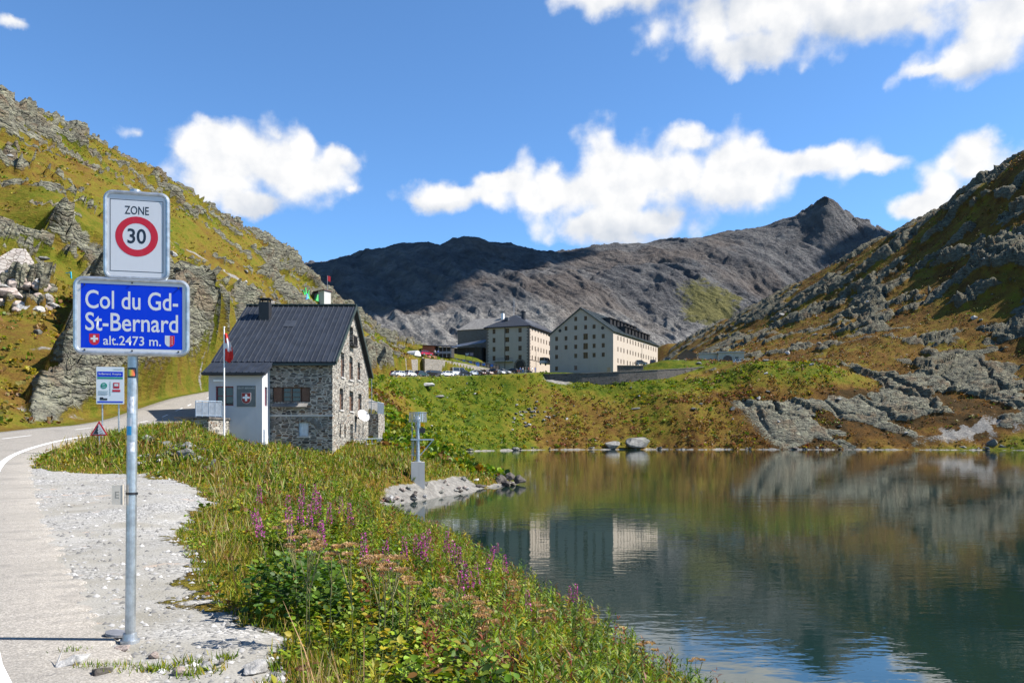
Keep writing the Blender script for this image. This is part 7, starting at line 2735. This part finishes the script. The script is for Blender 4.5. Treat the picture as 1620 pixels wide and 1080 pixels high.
# broad leaved herbs
L = Leaves()
x, y, z, dr, gs = veg_points(19000, 4.3, 17, 1.35)
tall = ss(gs - .07 * np.maximum(0, y - 7), .45, 1.5)
k = rng.random(len(x)) < .06 + .94 * tall
x, y, z, tall = x[k], y[k], z[k], tall[k]
rosettes(L, x, y, z, .16 + .55 * tall * rng.random(len(x)), 11, .058, [G_MID, G_LIT, G_YEL, (.19, .26, .02), G_DARK, G_BRN], [2.0, 4, 1.8, 3.4, 1.0, .5])
x, y, z, dr, gs = veg_points(9000, 15, 62, 1.2)
tall = ss(gs, 1.0, 3.4)
k = rng.random(len(x)) < .12 + .88 * tall
x, y, z, tall = x[k], y[k], z[k], tall[k]
rosettes(L, x, y, z, .10 + .38 * tall * rng.random(len(x)), 8, .12, [G_MID, G_LIT, G_YEL, G_BRN, G_DARK], [2.5, 3, 1.5, .8, 1.2])
# the dark leafy bush beside the pull-off
cx, cy = -1.95, 7.7
a_, r_ = rng.random(150) * 6.28, np.sqrt(rng.random(150))
x, y = cx + np.cos(a_) * r_ * .5, cy + np.sin(a_) * r_ * 1.0
g = ground(x, y)
rosettes(L, x, y, g[0], .2 + .45 * np.sqrt(1 - r_ ** 2 * .9), 12, .075, [G_DARK, (.045, .10, .008), G_MID, G_LIT], [1.6, 3, 2.4, .8])
tag(link('broadleaf_herbs', L.mesh('broadleaf_herbs', LEAF)), 'bright green broad leaved herbs crowding the lakeside slope', 'herbs', None, 'stuff')
# tall willowherb growth without flowers
L = Leaves()
x, y, z, dr, gs = veg_points(4600, 4.4, 18, 1.25)
tall = ss(gs - .07 * np.maximum(0, y - 7), .7, 1.9)
k = rng.random(len(x)) < tall
x, y, z, tall = x[k], y[k], z[k], tall[k]
stems(L, x, y, z, (.45 + .5 * rng.random(len(x))) * (.5 + .5 * tall), 46, .095, [G_MID, G_LIT, G_DARK, G_YEL, G_BRN, G_RED], [3.4, 3.2, 1.4, 1.2, .8, .8])
x, y, z, dr, gs = veg_points(5200, 16, 64, 1.0)
tall = ss(gs, 1.0, 3.5)
k = rng.random(len(x)) < tall * (.25 + .75 * ss(fbm(x / 4, y / 4, 2, 303), -.2, .25))
x, y, z, tall = x[k], y[k], z[k], tall[k]
warm = ss(fbm(x / 5, y / 5, 2, 307), .0, .25)
for sel, wts in ((warm < .5, [3, 3.4, 1, 1.6, .4, .3]), (warm >= .5, [1.6, 1.8, .6, 1.2, 2.2, 2.4])):
    if sel.sum():
        stems(L, x[sel], y[sel], z[sel], (.35 + .45 * rng.random(sel.sum())) * (.45 + .55 * tall[sel]) * (1 - .35 * ss(y[sel], 20, 30) - .2 * ss(y[sel], 36, 46)), 22, .15, [G_MID, G_LIT, G_DARK, G_YEL, G_BRN, G_RED], wts, .22, .02)
tag(link('willowherb_growth', L.mesh('willowherb_growth', LEAF)), 'tall leafy willowherb stems massed on the slope above the lake', 'plants', None, 'stuff')


# ---- flowering fireweed and dry umbels, each plant its own thing
def fireweed_parts(seed):
    global rng
    keep = rng
    rng = np.random.default_rng(seed)
    hgt = .95
    one = np.zeros(1)
    Ls, Ll, Lf = Leaves(), Leaves(), Leaves()
    tmp = Leaves()
    top = stems(tmp, one, one, one, np.array([hgt]), 40, .10, [G_MID, G_LIT], [1, 1])
    ax = top[0]
    mb_ = MB()
    mb_.tube((0, 0, -.05), tuple(ax * .98), .006, .003, 6)
    st = mb_.mesh('fireweed_stem', pm('red_green_stem', (.12, .07, .03), .6))
    Ll.V, Ll.F, Ll.C, Ll.n = [tmp.V[1]], [tmp.F[1] - len(tmp.V[0])], [tmp.C[1]], len(tmp.V[1])
    n = 130
    t = .70 + .30 * rng.random(n)
    an = rng.random(n) * 6.28
    el_ = rng.normal(.25, .4, n)
    d_ = np.stack([np.cos(an) * np.cos(el_), np.sin(an) * np.cos(el_), np.sin(el_)], axis=1)
    rad = .030 * (1.25 - t) / .45
    b_ = ax[None] * t[:, None] + d_ * rad[:, None]
    Lf.put(T_OVATE, b_, d_, .026 * (1.5 - t), .022 * (1.5 - t), mixcol(n, [(.42, .045, .30), (.50, .09, .40), (.30, .03, .22)], [3, 2, 1]), rng.random(n) * 6.28)
    rng = keep
    return st, Ll.mesh('fireweed_leaves', LEAF), Lf.mesh('fireweed_flowers', LEAF)


FW = [fireweed_parts(s) for s in (1, 2, 3, 4)]


def add_fireweed(x, y, z, s):
    o = thing('fireweed', 'flowering fireweed with a magenta spike on the lakeside slope', 'flower', (x, y, z), random.uniform(0, 6.28), 'flowering fireweed plants')
    o.scale = (s, s, s)
    a, b_, c = random.choice(FW)
    link('stem', a, o)
    link('leaves', b_, o)
    link('flower_spike', c, o)


def umbel_parts(seed, col):
    rr = random.Random(seed)
    mb_ = MB()
    hgt = .80
    mb_.tube((0, 0, -.05), (.02, .01, hgt * .78), .0045, .003, 6)
    heads = Leaves()
    tips = []
    for k in range(rr.choice((3, 4))):
        a = rr.uniform(0, 6.28)
        r_ = .0 if k == 0 else rr.uniform(.06, .13)
        tip = Vector((.02 + r_ * math.cos(a), .01 + r_ * math.sin(a), hgt * (1.0 if k == 0 else rr.uniform(.86, .98))))
        mb_.tube((.02, .01, hgt * rr.uniform(.55, .78)), tip, .004, .003, 5)
        tips.append((tip, .055 if k == 0 else rr.uniform(.03, .045)))
    st = mb_.mesh('umbel_stem', pm('dry_stem', (.17, .15, .05), .7))
    g_ = np.random.default_rng(seed)
    hs = []
    for tip, rad in tips:
        heads = Leaves()
        n = 60
        a = g_.random(n) * 6.28
        q = np.sqrt(g_.random(n)) * rad
        b_ = np.stack([tip.x + np.cos(a) * q, tip.y + np.sin(a) * q, tip.z + .022 - q * q * 6 * .8 + .012 * g_.random(n)], axis=1)
        d_ = np.stack([np.cos(a) * .5, np.sin(a) * .5, .5 + .8 * g_.random(n)], axis=1)
        c = np.array([col]) * (.7 + .6 * g_.random((n, 1)))
        heads.put(T_OVATE, b_, d_, np.full(n, .019), np.full(n, .018), c, g_.random(n) * 6.28)
        m_ = 9
        aa = np.linspace(0, 6.28, m_, endpoint=False)
        b2 = np.tile(np.array([tip]), (m_, 1)) - np.array([[0, 0, .02]])
        d2 = np.stack([np.cos(aa), np.sin(aa), np.full(m_, .6)], axis=1)
        heads.put(T_BLADE, b2, d2, np.full(m_, rad), np.full(m_, .003), np.full((m_, 3), .12))
        hs.append(heads.mesh('umbel_head', LEAF))
    return st, hs


UM_DRY = [umbel_parts(s, (.40, .25, .13)) for s in (5, 6, 7)]
UM_CRM = [umbel_parts(s, (.62, .56, .33)) for s in (8, 9)]


def add_umbel(x, y, z, s, cream):
    o = thing('umbel_plant', 'cream flowering umbel plant rising over the water edge' if cream else 'dry brown umbel seed head among green leaves', 'flower', (x, y, z), random.uniform(0, 6.28), 'cream umbels' if cream else 'dry brown umbels')
    o.scale = (s, s, s)
    a, c = random.choice(UM_CRM if cream else UM_DRY)
    link('stem', a, o)
    for h_ in c:
        link('flower_head', h_, o)


for px, py in [(462, 793), (470, 800), (491, 798), (497, 790), (500, 764), (504, 831), (433, 862), (520, 800), (667, 847), (660, 852), (678, 850), (687, 844), (704, 847), (697, 855), (724, 864), (742, 882), (750, 892), (784, 855), (802, 882), (869, 904), (898, 922), (905, 930),
               (840, 926), (515, 826), (640, 860), (730, 885), (478, 770), (545, 783), (560, 800), (410, 840), (440, 800), (735, 905), (615, 905), (580, 870), (760, 895), (480, 812), (488, 775), (710, 862)]:
    r_ = ray_ground(px, py, 8.6 if px > 420 else 11.0, 60, .95)
    if r_ and r_[2] > .1 and poly_sd(np.array([r_[0]]), np.array([r_[1]]), GRAVEL)[0] > .5:
        add_fireweed(r_[0], r_[1], r_[2], random.uniform(.92, 1.12))
for px, py, cr in [(900, 902, 0), (933, 927, 0), (991, 964, 0), (1009, 991, 1), (1044, 1002, 1), (1093, 1004, 1), (1067, 1020, 1), (944, 953, 0), (458, 849, 0), (484, 944, 0), (489, 967, 0), (587, 891, 0), (600, 944, 0), (607, 953, 0), (693, 998, 0), (470, 858, 0), (520, 905, 0),
                   (850, 960, 0), (810, 930, 0), (875, 985, 0), (700, 930, 0), (640, 985, 0), (930, 985, 0), (960, 955, 0), (560, 930, 0), (1030, 1040, 0), (770, 1010, 0), (430, 905, 0), (740, 1040, 0), (620, 1000, 0), (1100, 1050, 0), (985, 1000, 1)]:
    r_ = ray_ground(px, py, 6.2, 30, .75)
    if r_ and r_[2] > -.15 and poly_sd(np.array([r_[0]]), np.array([r_[1]]), GRAVEL)[0] > .4:
        add_umbel(r_[0], r_[1], r_[2], random.uniform(.95, 1.15), cr)

# ---- shrubs and tussocks further off
def clumps(name, label, n, gen, cols_fn, size, leaves):
    x, y = gen(n)
    g = ground(x, y)
    z = g[0] + g[5]
    ok = (g[1] < .35) & (g[3] < .3) & (rng.random(len(x)) < .25 + ss(fbm(x / 6, y / 6, 3, 311), -.25, .25)) & (z > .35) & (np.abs(road_dist(x, y)[0]) > 4.2)
    x, y, z, dr = x[ok], y[ok], z[ok], g[2][ok]
    L_ = Leaves()
    n_ = len(x)
    idx = np.repeat(np.arange(n_), leaves)
    sz = size * (.35 + 1.1 * rng.random(n_) ** 1.6)[idx]
    m_ = n_ * leaves
    u = rng.normal(0, 1, (m_, 3))
    u /= np.linalg.norm(u, axis=1, keepdims=True)
    u[:, 2] = np.abs(u[:, 2]) * .75
    b_ = np.stack([x[idx], y[idx], z[idx]], axis=1) + u * sz[:, None] * .6
    col = cols_fn(dr)[idx] * (.6 + .8 * rng.random((m_, 1)))
    L_.put(T_OVATE, b_, u + rng.normal(0, .4, (m_, 3)), sz * .75, sz * .6, np.clip(col, 0, 1), rng.random(m_) * 6.28)
    tag(link(name, L_.mesh(name, LEAF)), label, 'shrubs', None, 'stuff')


def bank_cols(dr):
    n = len(dr)
    g_ = mixcol(n, [G_MID, G_LIT, G_DARK, G_YEL, (.19, .215, .01)], [2.4, 3.2, .9, 1.4, 2])
    b_ = mixcol(n, [G_BRN, (.15, .085, .03), G_YEL, G_RED, G_MID], [2.4, 2, 1.4, .8, 1])
    return np.where((rng.random(n) < ss(dr, .25, .6))[:, None], b_, g_)


def bank_pts(n):
    y = rng.uniform(62, 233, n)
    px = rng.uniform(585, 1330, n)
    return (px - 810) / FPX * y, y


def left_pts(n):
    y = 34 + 215 * rng.random(n) ** 1.1
    px = rng.uniform(-60, 660, n)
    x = (px - 810) / FPX * y
    ok = road_dist(x, y)[0] > 4.6
    return x[ok], y[ok]


def right_pts(n):
    y = rng.uniform(196, 420, n)
    px = rng.uniform(1080, 1680, n)
    return (px - 810) / FPX * y, y


clumps('bank_shrubs', 'low green and rusty shrubs covering the bank under the car park', 42000, bank_pts, bank_cols, .50, 10)
clumps('left_tussocks', 'yellow green and brown tussocks on the left hillside', 20000, left_pts, lambda dr: mixcol(len(dr), [G_MID, G_YEL, (.17, .14, .03), G_BRN, (.19, .105, .035)], [1.6, 2.2, 2.4, 1.3, 2]), .34, 7)
clumps('right_tussocks', 'rust brown and olive tussocks on the right hillside', 17000, right_pts, lambda dr: mixcol(len(dr), [G_MID, (.12, .105, .028), G_BRN, (.17, .085, .03), (.085, .045, .02)], [.8, 1.8, 2, 2.4, 1.4]), .55, 7)


# ------------------------------------------------------------------ a cumulus bank off to the right whose shade lies on the far mountains
def cloud_mesh(parts):
    V, Fq, nb = [], [], 0
    for (cx, cy, cz, rx, ry, rz_) in parts:
        bm = bmesh.new()
        bmesh.ops.create_icosphere(bm, subdivisions=5, radius=1)
        for v in bm.verts:
            n_ = v.co.normalized()
            k = 1 + .30 * mnoise.fractal(n_ * 1.7 + Vector((cx * .01, cy * .01, 0)), 1.0, 2.0, 5)
            v.co = Vector((n_.x * rx * k, n_.y * ry * k, n_.z * rz_ * k * (1 if n_.z > 0 else .4)))
        bm.verts.ensure_lookup_table()
        for v in bm.verts:
            V.append((v.co.x + cx, v.co.y + cy, v.co.z + cz))
        for f in bm.faces:
            Fq.append([nb + v.index for v in f.verts])
        nb += len(bm.verts)
        bm.free()
    return np.array(V), np.array(Fq)


cm, ct, co_ = new_mat('cloud_white')
bsdf(ct, co_, mixc(ct, noise(ct, pos(ct), .004, 4), (.85, .86, .88), (.95, .95, .95)), 1.0, 0, None, 0)
SHADE = [(-330, 1470, 250, 170, 190), (-150, 1490, 290, 200, 200), (40, 1545, 340, 90, 90), (-230, 1330, 190, 90, 110), (665, 1490, 330, 26, 60), (-255, 1215, 175, 110, 90)]
parts = []
for (sx_, sy_, sz_, rx, ry) in SHADE:
    k = (1750 - sz_) / SUNV.z
    parts.append((sx_ + SUNV.x * k, sy_ + SUNV.y * k, 1750, rx, ry, 90))
V_, F_ = cloud_mesh(parts)
tag(link('cloud', np_mesh('cloud', V_, F_, cm, None, True)), kind='structure')
